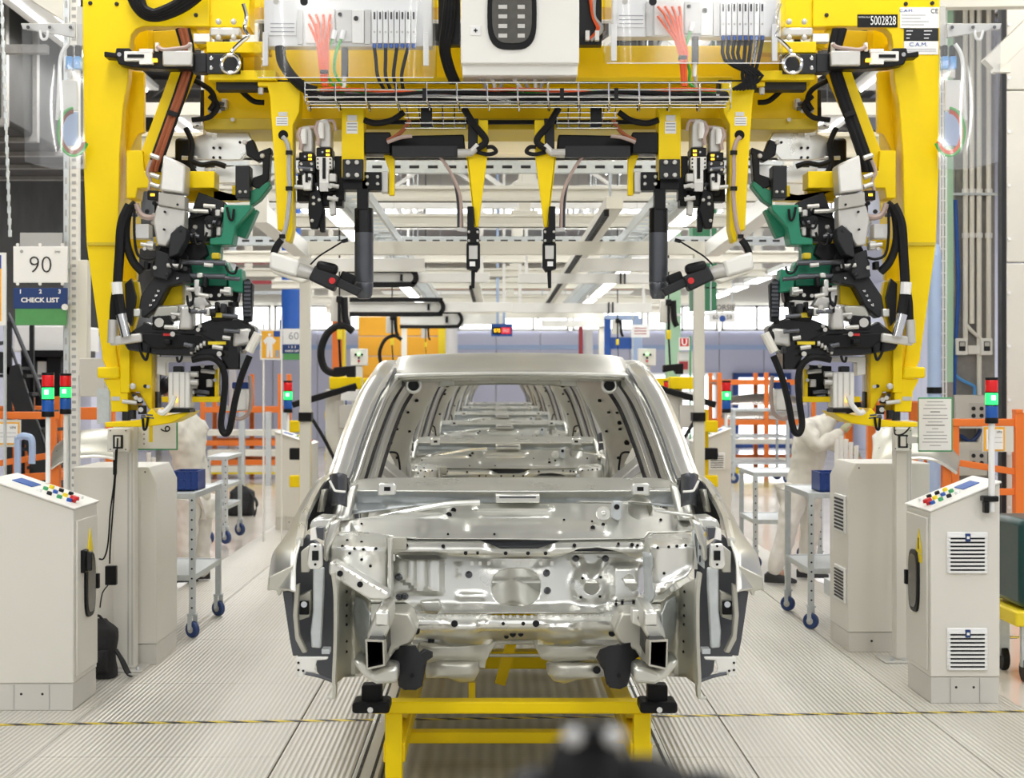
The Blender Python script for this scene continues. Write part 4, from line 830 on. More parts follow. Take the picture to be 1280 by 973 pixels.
    M_().ptube([(146, 362), (143, 378), (142, 400)], .026, Y=G-.10).build('gun_lead', 'rubber', gate); M_().cyl(P(146, 353, G-.13), P(147, 368, G-.13), .03, n=10).build('sleeve', 'white', gate)
    M_().ptube([(170, 255), (176, 268), (186, 272), (196, 270)], .016, Y=G-.1).build('air_hose', 'cable_pink', gate)
    M_().ptube([(168, 262), (168, 295), (172, 318), (184, 324), (194, 322)], .008, Y=G-.14).build('thin_cable', 'rubber', gate)
    M_().ptube([(174, 424), (176, 440), (182, 450), (185, 442), (186, 434)], .008, Y=G-.14).build('thin_cable', 'rubber', gate)
    # hose loop hanging inside
    M_().ptube([(240, 450), (262, 447), (276, 456), (281, 475), (279, 505), (276, 530), (280, 542), (287, 536), (294, 500), (302, 470), (312, 445)], .019, Y=G-.16).build('hose_loop', 'rubber', gate)
    M_().cyl(P(311, 440, G-.17), P(323, 417, G-.17), .026, n=10).build('connector', 'cream_beam', gate); M_().cyl(P(318, 428, G-.15), P(312, 412, G-.12), .03, n=10).build('elbow', 'black', gate)
    # ---- foot of the column
    o = M_().pp([(137, 440), (150, 430), (162, 432), (190, 438), (190, 512), (186, 512), (174, 490), (158, 490), (150, 480), (140, 470)], G+.02, .2).build('column_foot', 'yellow', gate, bevel=.005)
    M_().pbox(150, 430, 162, 491, G-.03, .05).build('foot_rib', 'yellow', o, bevel=.004)
    M_().pp([(121, 459), (148, 458), (150, 472), (146, 474), (121, 473)], G-.04, .22).build('foot_lug', 'yellow', o, bevel=.012)
    M_().pp([(129, 474), (150, 473), (160, 491), (160, 515), (139, 515), (137, 490)], G-.02, .2).build('foot_block', 'yellow', o, bevel=.005)
    M_().pbox(139, 496, 150, 501, G-.025, .01).build('name_plate', 'cast', o)
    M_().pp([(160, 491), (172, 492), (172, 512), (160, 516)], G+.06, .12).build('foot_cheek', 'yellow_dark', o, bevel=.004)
    bolts(mir, [(166, 483)], G-.035, .018, 'cast', o)
    M_().pp([(131, 528), (158, 527), (178, 524), (186, 514), (190, 510), (194, 516), (206, 520), (238, 514), (232, 520), (214, 529), (182, 534), (131, 534)], G-.05, .30).build('foot_plate', 'yellow', gate, bevel=.006)
    for a in ((165, 518), (178, 512), (158, 520)): M_().cyl(P(a[0], a[1]-5, G), P(a[0], a[1]+6, G), .024, n=10).build('foot_bolt', 'charcoal', gate)
    # silver lift cylinder beside the foot
    o = M_().pbox(210, 465, 237, 511, G-.06, .15).build('lift_cylinder', 'white_paint', gate, bevel=.01)
    for u in (216, 224, 231): M_().pbox(u-.7, 466, u+.7, 510, G-.064, .006).build('groove', 'cast', o)
    M_().pbox(208, 511, 237, 516, G-.07, .17).build('cylinder_base', 'black', o, bevel=.004); M_().pbox(216, 458, 228, 466, G-.02, .06).build('cylinder_head', 'charcoal', o, bevel=.006)
    M_().cyl(P(219, 498, G-.07), P(219, 503, G-.07), .01, n=8).build('amber_mark', 'led_amber', o)
    M_().ptube([(218, 495), (214, 506), (204, 516), (198, 514)], .016, Y=G-.1).build('hose', 'white_paint', o)
    M_().pp([(196, 446), (240, 446), (240, 452), (207, 453), (207, 470), (196, 468)], G+.02, .08).build('cylinder_bracket', 'white_paint', gate, bevel=.005)
    M_().pbox(190, 440, 197, 490, G+.1, .06).build('guide_post', 'cast', gate, bevel=.004); M_().pbox(192, 490, 197, 514, G+.1, .06).build('guide_foot', 'charcoal', gate)
    M_().pp([(238, 458), (272, 456), (272, 500), (238, 498)], G+.12, .1).build('valve_panel', 'black', gate, bevel=.004)
    M_().pbox(202, 496, 274, 503, G+.02, .14).build('lower_shelf', 'yellow', gate, bevel=.003); M_().pbox(268, 456, 272, 498, G+.06, .06).build('shelf_post', 'yellow', gate, bevel=.003)
    for v in (468, 478): M_().cyl(P(236, v, G-.03), P(248, v, G-.03), .018, n=10).build('port', 'cast', o)
    o = M_().pbox(291, 486, 308, 513, G+.1, .1).build('small_cylinder', 'white_paint', gate, bevel=.008); M_().pbox(290, 478, 310, 486, G+.1, .1).build('small_head', 'crate', o, bevel=.006); M_().pbox(282, 508, 306, 514, G+.12, .05).build('small_arm', 'cast', o)
    M_().ptube([(312, 470), (314, 490), (311, 515), (300, 524), (290, 520)], .012, Y=G+.08).build('air_hose', 'cable_pink', gate)
    # ---- outer hanging arm with cable
    o = M_().pp([(322, 102), (376, 102), (376, 110), (374, 140), (366, 156), (366, 286), (362, 302), (357, 302), (357, 288), (347, 288), (342, 190), (337, 120), (334, 108), (322, 108)], G-.06, .14).build('hanging_arm', 'yellow', gate, bevel=.005)
    M_().pbox(345, 146, 360, 157, G-.064, .01).build('data_plate', 'paper', o); M_().pbox(348, 140, 359, 145, G-.064, .01).build('data_plate', 'cast', o)
    for k in range(3): M_().pbox(346, 148+k*3, 359, 149+k*3, G-.066, .004).build('print_line', 'ink_grey', o)
    M_().cyl(P(354, 169, G-.065), P(354, 169, G-.05), .028, n=16).build('hole', 'black', o)
    M_().ptube([(353, 171), (358, 177), (361, 190), (361, 215), (362, 240), (360, 265), (357, 285), (352, 300), (345, 316)], .013, Y=G-.09).build('arm_cable', 'cable_grey' if not mir else 'cable_pink', o)
    for v in (190, 235, 295): M_().pbox(357 if v < 290 else 349, v-2, 365 if v < 290 else 356, v+3, G-.11, .03).build('cable_clip', 'rubber', o)
    M_().cyl(P(326, 110, G-.06), P(326, 118, G-.06), .016, n=8).build('bolt', 'cast', o)
    # angled tool at the arm end
    o = M_().prism([P(338, 314, G-.16), P(374, 326, G-.16), P(370, 346, G-.16), P(336, 336, G-.16)], (0, .14, 0)).build('tool_motor', 'white_paint', gate, bevel=.016)
    M_().prism([P(336, 335, G-.14), P(370, 346, G-.14), P(386, 350, G-.14), P(376, 354, G-.14), P(342, 342, G-.14)], (0, .1, 0)).build('tool_gland', 'cream_beam', o, bevel=.01)
    M_().cyl(P(370, 337, G-.1), P(392, 343, G-.1), .045, .035, n=12).build('tool_neck', 'cast', o)
    M_().bar(P(391, 341, G-.1), P(422, 356, G-.1), .12, .09).build('tool_body', 'charcoal', o, bevel=.012); M_().bar(P(396, 332, G-.12), P(422, 338, G-.12), .09, .06).build('tool_pod', 'black', o, bevel=.02)
    M_().bar(P(420, 352, G-.1), P(450, 366, G-.1), .08, .05).build('tool_finger', 'charcoal', o, bevel=.008); M_().bar(P(426, 345, G-.06), P(444, 352, G-.06), .08, .06).build('tool_knuckle', 'black', o, bevel=.01)
    M_().cyl(P(415, 351, G-.17), P(417, 352, G-.12), .018, n=10).build('red_cap', 'red', o)
    M_().ptube([(388, 331), (398, 321), (412, 312), (430, 301)], .005, Y=G-.1, k=3).build('probe_wire', 'black', o); M_().bar(P(428, 302, G-.1), P(435, 300, G-.1), .02).build('probe_tip', 'black', o)
    M_().ptube([(352, 300), (346, 308), (342, 318)], .02, Y=G-.1).build('sleeve', 'rubber', o)
    # ---- clamp pair and inner post with hanging cylinder
    clamp_unit(mir, 383, 158, 1, .92); clamp_unit(mir, 405, 150, 0, .98)
    o = M_().pp([(386, 240), (400, 236), (404, 262), (397, 286), (388, 286), (385, 264)], G, .06).build('clamp_finger', 'black', gate, bevel=.006); M_().pp([(398, 244), (406, 262), (406, 290), (400, 290), (396, 264)], G+.03, .05).build('clamp_finger', 'black', gate, bevel=.005)
    bolts(mir, [(392, 247), (392, 255), (399, 250), (390, 276)], G-.005, .01, 'cast', o)
    M_().pbox(371, 225, 392, 252, G+.06, .1).build('clamp_carrier', 'black', gate, bevel=.006); M_().pbox(400, 240, 428, 258, G+.06, .12).build('clamp_carrier', 'black', gate, bevel=.006)
    M_().pp([(411, 252), (418, 250), (420, 268), (412, 270)], G+.0, .06).build('clamp_pad', 'cast', gate, bevel=.006)
    o = M_().pp([(427, 130), (455, 130), (455, 225), (427, 222)], G-.02, .16).build('inner_post', 'yellow', gate, bevel=.005)
    M_().pbox(433, 152, 447, 167, G-.024, .01).build('data_plate', 'paper', o); M_().pbox(434, 144, 446, 151, G-.024, .01).build('data_plate', 'cast', o)
    for k in range(3): M_().pbox(434, 154+k*4, 446, 155.3+k*4, G-.026, .004).build('print_line', 'ink_grey', o)
    h = M_().pbox(428, 199, 454, 224, G-.05, .08).build('post_block', 'charcoal', gate, bevel=.004); bolts(mir, [(435, 203), (446, 203), (435, 219), (446, 219)], G-.055, .013, 'cast', h)
    h = M_().pbox(452, 215, 477, 238, G, .1).build('post_block', 'black', gate, bevel=.004); bolts(mir, [(459, 221), (472, 221), (459, 230), (472, 230)], G-.005, .01, 'cast', h)
    M_().pbox(428, 224, 460, 237, G+.0, .12).build('post_saddle', 'black', gate, bevel=.004); M_().pbox(476, 214, 485, 240, G+.02, .1).build('post_cheek', 'cast', gate, bevel=.004)
    M_().pp([(478, 190), (493, 190), (493, 244), (486, 244), (486, 212)], G+.05, .05).build('stay_plate', 'yellow', gate, bevel=.004)
    M_().pbox(418, 195, 430, 250, G+.04, .1).build('post_cover', 'black', gate, bevel=.004)
    M_().pbox(446, 236, 460, 262, G+.0, .08).build('locator_neck', 'black', gate, bevel=.004)
    m = MB(mir); cx = P(455, 0, G+.06).x; zz = lambda v: P(0, v, G).z
    m.rings([(Vector((cx, G+.06, zz(v))), r) for v, r in ((259, .050), (260, .054), (290, .054))], 22); m.build('locator_sleeve', 'black_gloss', gate)
    m = MB(mir); m.rings([(Vector((cx, G+.06, zz(v))), r) for v, r in ((290, .0535), (352, .0535), (353, .05), (355, .0535), (368, .046), (373, .034))], 22); m.build('locator_pin', 'steel_dark', gate)
    # black servo along the beam with hose
    M_().pbox(455, 165, 488, 192, G-.02, .14).build('servo_motor', 'black', gate, bevel=.008); M_().pp([(486, 170), (580, 168), (582, 192), (486, 194)], G+.02, .14).build('servo_body', 'black', gate, bevel=.008)
    M_().pbox(490, 182, 572, 196, G-.04, .08).build('servo_rail', 'charcoal', gate, bevel=.004); M_().cyl(P(572, 191, G-.05), P(590, 191, G-.05), .022, n=10).build('connector', 'cast', gate); M_().cyl(P(588, 192, G-.05), P(598, 182, G-.05), .02, n=10).build('connector', 'cast', gate)
    M_().ptube([(580, 135), (592, 155), (606, 172), (605, 180), (595, 186)], .02, Y=G-.05).build('hose', 'rubber', gate); M_().ptube([(596, 190), (610, 193), (620, 190), (616, 184), (608, 184)], .012, Y=G-.04).build('hose', 'rubber', gate)
    M_().ptube([(455, 150), (470, 154), (490, 150), (505, 140)], .018, Y=G-.02).build('hose', 'rubber', gate); M_().ptube([(484, 176), (498, 168), (506, 160), (512, 150)], .012, Y=G-.05).build('cable', 'cable_rust', gate); M_().ptube([(484, 178), (500, 172), (515, 170)], .011, Y=G-.06).build('cable', 'cable_pink', gate)
    # small wire basket
    m = MB(mir)
    bk = thing('x', None, None); bpy.data.objects.remove(bk)
    for k in range(5):
        for a, b in (((506, 134+k*6.5), (586-k*1, 134+k*6.5)),): M_().cyl(P(a[0], a[1], G-.03-.01*k), P(b[0], b[1], G-.03-.01*k), .004, n=6).build('basket_wire', 'chrome', gate)
    for k in range(6): M_().ptube([(508+k*15, 132), (510+k*14.5, 146), (514+k*13.5, 160)], .004, Y=G-.035, n=5, k=2).build('basket_wire', 'chrome', gate)
    M_().pbox(526, 134, 540, 158, G-.06, .04).build('basket_strap', 'black', gate, bevel=.004)
    # tapered pointer and end clamp
    M_().pp([(598, 150), (610, 150), (610, 165), (609, 196), (598, 284), (593, 284), (583, 196), (597, 190)], G-.02, .05).build('pointer', 'yellow', gate, bevel=.004)
    M_().prism([P(583, 196, G-.02), P(593, 284, G-.02), P(593, 284, G+.1), P(583, 196, G+.15)], (.008, 0, 0)).build('pointer_web', 'yellow', gate)
    M_().pbox(585, 148, 598, 196, G-.01, .08).build('pointer_mount', 'charcoal', gate, bevel=.004)
    o = M_().pp([(584, 258), (592, 258), (593, 284), (599, 286), (599, 304), (584, 304)], G-.05, .09).build('end_clamp', 'black', gate, bevel=.004)
    M_().pp([(583, 304), (600, 304), (600, 334), (596, 340), (583, 336)], G-.04, .08).build('clamp_housing', 'black', o, bevel=.004); M_().pbox(586, 307, 597, 324, G-.045, .02).build('clamp_window', 'cast', o, bevel=.003); M_().pbox(587, 327, 594, 333, G-.045, .02).build('clamp_window', 'white', o)
    M_().pp([(589, 338), (594, 338), (593, 360), (589, 360)], G-.02, .04).build('clamp_tip', 'black', o, bevel=.003); bolts(mir, [(586, 290), (597, 290), (586, 301), (597, 301)], G-.055, .008, 'cast', o)
    M_().ptube([(549, 195), (560, 210), (571, 232), (576, 252), (577, 285)], .010, Y=G+.0).build('air_hose', 'cable_pink', gate); M_().ptube([(550, 196), (566, 222), (572, 250), (573, 285)], .008, Y=G+.02).build('air_hose', 'steel_dark', gate)
    M_().bar(P(572, 287, G), P(584, 288, G), .03, .02).build('hose_fitting', 'cast', gate)
    # ---- clear film pouch hung outside the column, with blue plugs and lead coil
    sg = mir
    o = M_().grid(lambda a, b: P(27+76*a+4*b, 30+172*b+8*a*b+5*math.sin(3*a)*b, G-.10-.05*math.sin(math.pi*a)+.02*math.sin(5*b)), 12, 12).build('film_pouch', 'clear_film', gate)
    M_().pp([(26, 29), (94, 29), (94, 47), (88, 46), (28, 36)], G-.02, .02).build('pouch_rail', 'cast', o, bevel=.003)
    for u in (35, 62, 88): M_().cyl(P(u, 34, G-.05), P(u, 34, G-.01), .01, n=8).build('rivet', 'charcoal', o)
    for k in range(2):
        M_().pbox(82+k*10, 70, 90+k*10, 86, G-.03, .06).build('blue_plug', 'blue_light', o, bevel=.006); M_().pbox(83+k*10, 56, 90+k*10, 70, G-.02, .05).build('plug_hood', 'black', o, bevel=.008); M_().pbox(84+k*10, 87, 89+k*10, 97, G-.02, .03).build('plug_pin', 'cast', o)
    M_().pp([(77, 100), (96, 100), (97, 138), (75, 138)], G-.0, .02).build('pouch_plate', 'white_paint', o, bevel=.003)
    M_().pbox(78, 140, 97, 182, G-.0, .02).build('pouch_card', 'pale_blue', o)
    for k in range(3):
        c = P(92, 165, G-.05-.012*k)
        m = MB(mir); m.tube([c+Vector((math.cos(t)*(.07+.008*k)+.0, 0, math.sin(t)*(.11+.012*k))) for t in [1.6+i*math.pi/9 for i in range(13)]], .008, 6, 3); m.build('lead_coil', 'cable_rust' if k < 2 else 'cable_green', o) if not mir else m.build('lead_coil', 'cable_orange' if k < 2 else 'cable_green', o)
    M_().ptube([(85, 55), (76, 72), (74, 110), (72, 150)], .012, Y=G-.06).build('pouch_hose', 'white', o); M_().ptube([(50, 38), (52, 48), (58, 48), (60, 38)], .008, Y=G-.08).build('pouch_tie', 'white', o)
    M_().pbox(96, 8, 106, 58, G+.02, .08).build('pouch_hinge', 'cast', gate, bevel=.004)
# ---- small fittings, bolts and leads packed among the clamps
rnd = random.Random(11)
zones = [(236, 300, 120, 205, .22), (240, 300, 240, 300, -.02), (180, 232, 300, 345, -.12), (228, 300, 330, 372, -.07), (170, 250, 372, 412, -.10), (200, 300, 405, 445, -.19), (236, 300, 366, 400, -.2), (160, 200, 250, 300, .06), (370, 420, 205, 250, -.03), (238, 272, 455, 498, .06), (158, 188, 482, 522, -.02)]
for k in range(130):
    z_ = zones[k % len(zones)]; u = rnd.uniform(z_[0], z_[1]); v = rnd.uniform(z_[2], z_[3]); yy = G+z_[4]; kind = rnd.random(); w_ = rnd.uniform(2, 5); h_ = rnd.uniform(2, 6); L_ = rnd.uniform(-18, 18); D_ = rnd.uniform(6, 24)
    for mir in (0, 1):
        if kind < .34: MB(mir).cyl(P(u, v, yy-.03), P(u, v, yy+.02), .006+.0018*w_, n=8).build('bolt_head', 'cast' if k % 3 else 'charcoal', gate)
        elif kind < .62: MB(mir).pbox(u-w_, v-h_, u+w_, v+h_, yy-.02, .07).build('small_fitting', ('black', 'cast', 'charcoal', 'black', 'steel')[k % 5], gate, bevel=.006)
        elif kind < .93: MB(mir).cyl(P(u-w_*2, v, yy-.02), P(u+w_*2, v+h_*.4, yy-.02), .012, n=8).build('stub_rod', 'steel_dark' if k % 2 else 'cast', gate)
        else: MB(mir).ptube([(u, v), (u+L_*.3, v+D_*.6), (u+L_*.8, v+D_*.7), (u+L_, v+D_*.1)], .0075, Y=yy-.04, n=6, k=4).build('thin_lead', 'rubber', gate)
for mir in (0, 1):
    for pts in ([(232, 160), (240, 180), (238, 205), (248, 222)], [(262, 120), (272, 132), (262, 146), (240, 150)], [(242, 100), (262, 112), (268, 126), (262, 138)], [(300, 112), (316, 126), (330, 128)], [(236, 200), (252, 206), (268, 204), (282, 208)]):
        MB(mir).ptube(pts, .016, Y=G+.16).build('hose', 'rubber', gate)
    MB(mir).pp([(205, 300), (235, 318), (240, 345), (222, 340), (200, 345), (190, 330)], G-.02, .14).build('clamp_knuckle', 'black', gate, bevel=.008)
    MB(mir).pp([(236, 350), (300, 356), (296, 378), (240, 374)], G+.06, .1).build('valve_block', 'black', gate, bevel=.006)
    MB(mir).pbox(250, 112, 300, 134, G+.3, .1).build('dark_duct', 'charcoal', gate, bevel=.006)
# ---- centre switch box
eb = MB().pbox(576, -60, 724, 79, G-.30, .30).build('switch_box', 'white_paint', gate, bevel=.006)
MB().pbox(578, 79, 722, 94, G-.26, .24).build('gland_plate', 'white_paint', eb, bevel=.004)
MB().pp(oval(640, 18, 31, 44, 32, 3.2), G-.312, .02).build('window_gasket', 'black', eb, bevel=.003)
MB().pp(oval(640, 16, 25, 38, 32, 3.2), G-.318, .02).build('box_window', 'window_dark', eb)
for k in range(5):
    for j in range(2): MB().pbox(623+j*24, -6+k*12, 634+j*22, -1+k*12, G-.322, .006).build('terminal', 'cast', eb)
MB().pbox(588, 32, 601, 44, G-.306, .01).build('lock_plate', 'white', eb, bevel=.002); MB().pbox(592, 37.3, 597, 38.7, G-.309, .01).build('lock_slot', 'ink', eb); MB().pbox(593.8, 35.5, 595.2, 40.5, G-.309, .01).build('lock_slot', 'ink', eb)
for k in range(8):
    u = 601+k*13.5; p = P(u, 88, G-.15); q = P(u, 98, G-.15)
    MB().rings([(p, .032), (p.lerp(q, .6), .032), (q, .022)], 12).build('cable_gland', 'white_paint', eb)
    if k not in (7,): MB().ptube([(u, 98), (u+[6, 4, -2, 8, 4, 1, -6][k], 108), (u+[4, 2, -6, 14, 8, 2, -4][k], 118), (u+[30, 24, 10, 22, 16, 10, 2][k], 124)], .011, Y=G-.14).build('gland_cable', 'white' if k % 2 else 'cable_grey', eb)
# ---- wire cable tray
ty0, ty1 = G-.22, G-.02
for u0, u1, v, yy in ((380, 914, 103, ty0), (380, 914, 112, ty0), (380, 914, 121, ty0), (384, 910, 127, ty0+.04), (386, 908, 130, ty0+.09), (384, 908, 134, ty0+.15), (380, 914, 104, ty1), (380, 914, 118, ty1)):
    MB().cyl(P(u0, v, yy), P(u1, v, yy), .005, n=6).build('tray_wire', 'chrome', gate)
for k in range(15):
    u = 381+k*38; a = P(u, 103, ty0); b = P(u, 122, ty0); x = a.x
    MB().tube([a, b, Vector((x+.01, ty0+.06, b.z-.04)), Vector((x+.01, ty1, b.z-.04)), Vector((x, ty1, a.z))], .005, 6, 2).build('tray_hoop', 'chrome', gate)
MB().pbox(384, 113, 912, 127, ty0+.10, .08).build('tray_cable', 'rubber', gate, bevel=.02)
for k, (mm, v0) in enumerate((('rubber', 117), ('cable_grey', 120), ('cable_orange', 114), ('rubber', 122), ('cable_green', 116))):
    pts = [(386+(k % 3)*20, v0-4)]+[(400+i*45, v0+2.2*math.sin(i*1.3+k*2)) for i in range(12)]
    MB().ptube(pts, .011, Y=ty0+.03+.012*k, n=6, k=4).build('tray_cable', mm, gate)
for u in (528, 700, 768): MB().pbox(u, 110, u+5, 124, ty0-.01, .02).build('tray_strap', 'black', gate)
# ---- two valve islands behind clear guards
for du, gl in ((0, 0), (436, 1)):
    e = du
    vi = MB().pbox(330+e, -40, 540+e, 58-12*gl, G-.12, .10).build('valve_island', 'white', gate, bevel=.004)
    w0 = 58-12*gl
    MB().pbox(336+e, 25-10*gl, 370+e, 44-10*gl, G-.128, .01).build('island_label', 'paper', vi)
    for k in range(3): MB().pbox(338+e, 29-10*gl+k*5, 368+e, 30-10*gl+k*5, G-.13, .004).build('print_line', 'ink_grey', vi)
    MB().pbox(372+e, 12-10*gl, 378+e, 55-10*gl, G-.135, .02).build('island_bar', 'cast', vi); MB().pbox(456+e, 12-10*gl, 463+e, 55-10*gl, G-.135, .02).build('island_bar', 'cast', vi)
    MB().pbox(382+e, 10-10*gl, 418+e, 54-10*gl, G-.14, .03).build('connector_bank', 'white_paint', vi, bevel=.003)
    MB().pbox(420+e, 12-10*gl, 440+e, 52-10*gl, G-.14, .03).build('module', 'cast', vi, bevel=.003); MB().pbox(440+e, 12-10*gl, 455+e, 54-10*gl, G-.142, .03).build('module', 'white_paint', vi, bevel=.003)
    MB().cyl(P(445+e, 23-10*gl, G-.15), P(445+e, 23-10*gl, G-.13), .014, n=10).build('knob', 'black', vi); MB().cyl(P(425+e, 18-10*gl, G-.15), P(425+e, 18-10*gl, G-.13), .012, n=10).build('knob', 'black', vi)
    for k in range(8):
        o = MB().pbox(465+e+k*7, 12-10*gl, 471+e+k*7, 54-10*gl, G-.142, .03).build('valve_slice', 'white', vi, bevel=.002)
        MB().pbox(467+e+k*7, 15-10*gl, 469+e+k*7, 24-10*gl, G-.145, .01).build('valve_slot', 'charcoal', o); MB().cyl(P(468+e+k*7, 40-10*gl, G-.146), P(468+e+k*7, 40-10*gl, G-.14), .006, n=6).build('valve_screw', 'cast', o)
        MB().cyl(P(468+e+k*7, 55-10*gl, G-.13), P(468+e+k*7, 60-10*gl, G-.13), .011, n=8).build('port_ring', 'blue', o)
        if k % 2 == 0 or gl: MB().ptube([(468+e+k*7, 60-10*gl), (470+e+k*6, 75), (472+e+k*5+30*gl*(k < 4), 95), (480+e+k*4, 112)], .011, Y=G-.12, n=6, k=3).build('lead', 'rubber', o)
    bx, by = (404, 90) if not gl else (853, 72)
    for k in range(8):
        a = (384+e+(k % 4)*9+2, 18-10*gl+(k//4)*12); MB().ptube([a, (a[0]*.6+bx*.4+1, a[1]+18), (bx-4+k*1.4, by-6), (bx-2+k*.9, by+8), (bx+k*.7, 108)], .008, Y=G-.16-.004*(k % 3), n=6, k=4).build('signal_cable', 'cable_orange', vi)
    MB().pbox(bx-4, by-3, bx+6, by+2, G-.18, .05).build('cable_tie', 'charcoal', vi, bevel=.004)
    for k in range(2 if not gl else 1):
        c0 = 419+k*11 if not gl else 866
        MB().cyl(P(c0, 38-10*gl, G-.16), P(c0-3, 49-10*gl, G-.16), .014, n=8).build('cable_plug', 'white', vi)
        MB().ptube([(c0-3, 48-10*gl), (c0-10, 66), (c0-12 if not gl else c0-4, 88), (c0-4, 104), (c0+6, 112)], .009, Y=G-.15, n=6, k=4).build('bus_cable', 'cable_green', vi)
    c0 = 431 if not gl else 869
    MB().cyl(P(c0, 60-14*gl, G-.15), P(c0, 96-16*gl, G-.15), .02, n=10).build('power_plug', 'charcoal', vi); MB().cyl(P(c0-.5, 96-16*gl, G-.15), P(c0-1, 112-16*gl, G-.15), .012, n=8).build('cable_plug', 'white', vi); MB().ptube([(c0, 110-16*gl), (c0+4, 116), (c0+30, 120)], .01, Y=G-.15).build('lead', 'cable_grey', vi)
    if not gl: MB().ptube([(350, 58), (352, 75), (362, 92), (378, 108), (395, 114)], .03, Y=G-.1).build('trunk_hose', 'rubber', vi)
    # bent clear guard: front sheet, lower lip and side bends
    vb = 97-18*gl
    def guard(a, b):
        u = 318+e+228*a; v = -40+(vb+40)*b; y = G-.30+.18*(abs(2*a-1)**10); return P(u, v, y+.0)
    gd = MB().grid(guard, 24, 4).build('clear_guard', 'clear_acrylic', vi)
    MB().cyl(guard(.02, 1), guard(.98, 1), .003, n=5).build('guard_edge', 'white', gd)
    for u in (331, 532): MB().pbox(u+e-3, 40-10*gl, u+e+4, 82-6*gl, G-.16, .02).build('guard_post', 'white', gd, bevel=.003)
    for u, v in ((345, 2), (380, 2)): MB().cyl(P(u+e, v, G-.31), P(u+e, v, G-.28), .022 if u > 350 else .016, n=10).build('guard_screw', 'charcoal' if u > 350 else 'cast', gd)
# hose bundle between box and guards
for k in range(3): MB().ptube([(560+k*3, -10), (556+k*4, 30), (553+k*3, 60), (558+k*3, 84), (566+k*3, 104)], .02, Y=G-.04).build('hose', 'rubber', gate)
for k in range(2): MB().ptube([(738+k*5, -10), (742, 20), (748+k*4, 36), (738, 50)], .014, Y=G-.02).build('hose', 'cable_grey' if k else 'cable_orange', gate)
for u in (732, 744): MB().pbox(u, 38, u+5, 50, G-.05, .04).build('terminal_tag', 'white', gate)
MB().pbox(548, -30, 575, 56, G+.0, .08).build('box_back', 'charcoal', gate); MB().pbox(724, -30, 752, 56, G+.0, .08).build('box_back', 'charcoal', gate)
# ---- plates with writing on the far column
pl = MB().pbox(1072, 18, 1122, 34, G-.006, .006).build('number_plate', 'black', gate); text('5002828', P(1104, 26.2, G-.0075), .072, 'paper', pl, sx=.58)
text('MATRICOLA', P(1080, 21.5, G-.0075), .012, 'paper', pl)
p2 = MB().pbox(1125, 9, 1174, 35, G-.006, .006).build('maker_plate', 'paper', gate); text('C.A.M.', P(1133, 13.5, G-.0075), .022, 'ink_blue', p2, sx=1.3); text('CE', P(1168, 14, G-.0075), .036, 'ink', p2)
for k in range(4): MB().pbox(1127, 18.5+k*4, 1127+[30, 24, 34, 28][k], 19.2+k*4, G-.0075, .003).build('print_line', 'ink_grey', p2)
p3 = MB().pbox(1130, 35.5, 1173, 51, G-.006, .006).build('data_plate', 'charcoal', gate)
for k in range(3):
    for j in range(2): MB().pbox(1133+j*22, 38+k*4.5, 1141+j*24-k*2, 39.2+k*4.5, G-.0075, .003).build('print_line', 'paper', p3)
p4 = MB().pbox(1130, 51.5, 1173, 68, G-.006, .006).build('maker_plate', 'paper', gate); text('C.A.M.', P(1148, 55.8, G-.0075), .03, 'ink_blue', p4, sx=1.25)
for k in range(2): MB().pbox(1134, 61+k*2.6, 1170, 61.7+k*2.6, G-.0075, .003).build('print_line', 'ink_grey', p4)
# hangers that carry the gate from the roof steel
for x in (-2.1, 2.27):
    MB().box(x-.07, x+.07, G+.3, G+.44, 3.6, 9).build('hanger_post', 'yellow', gate)
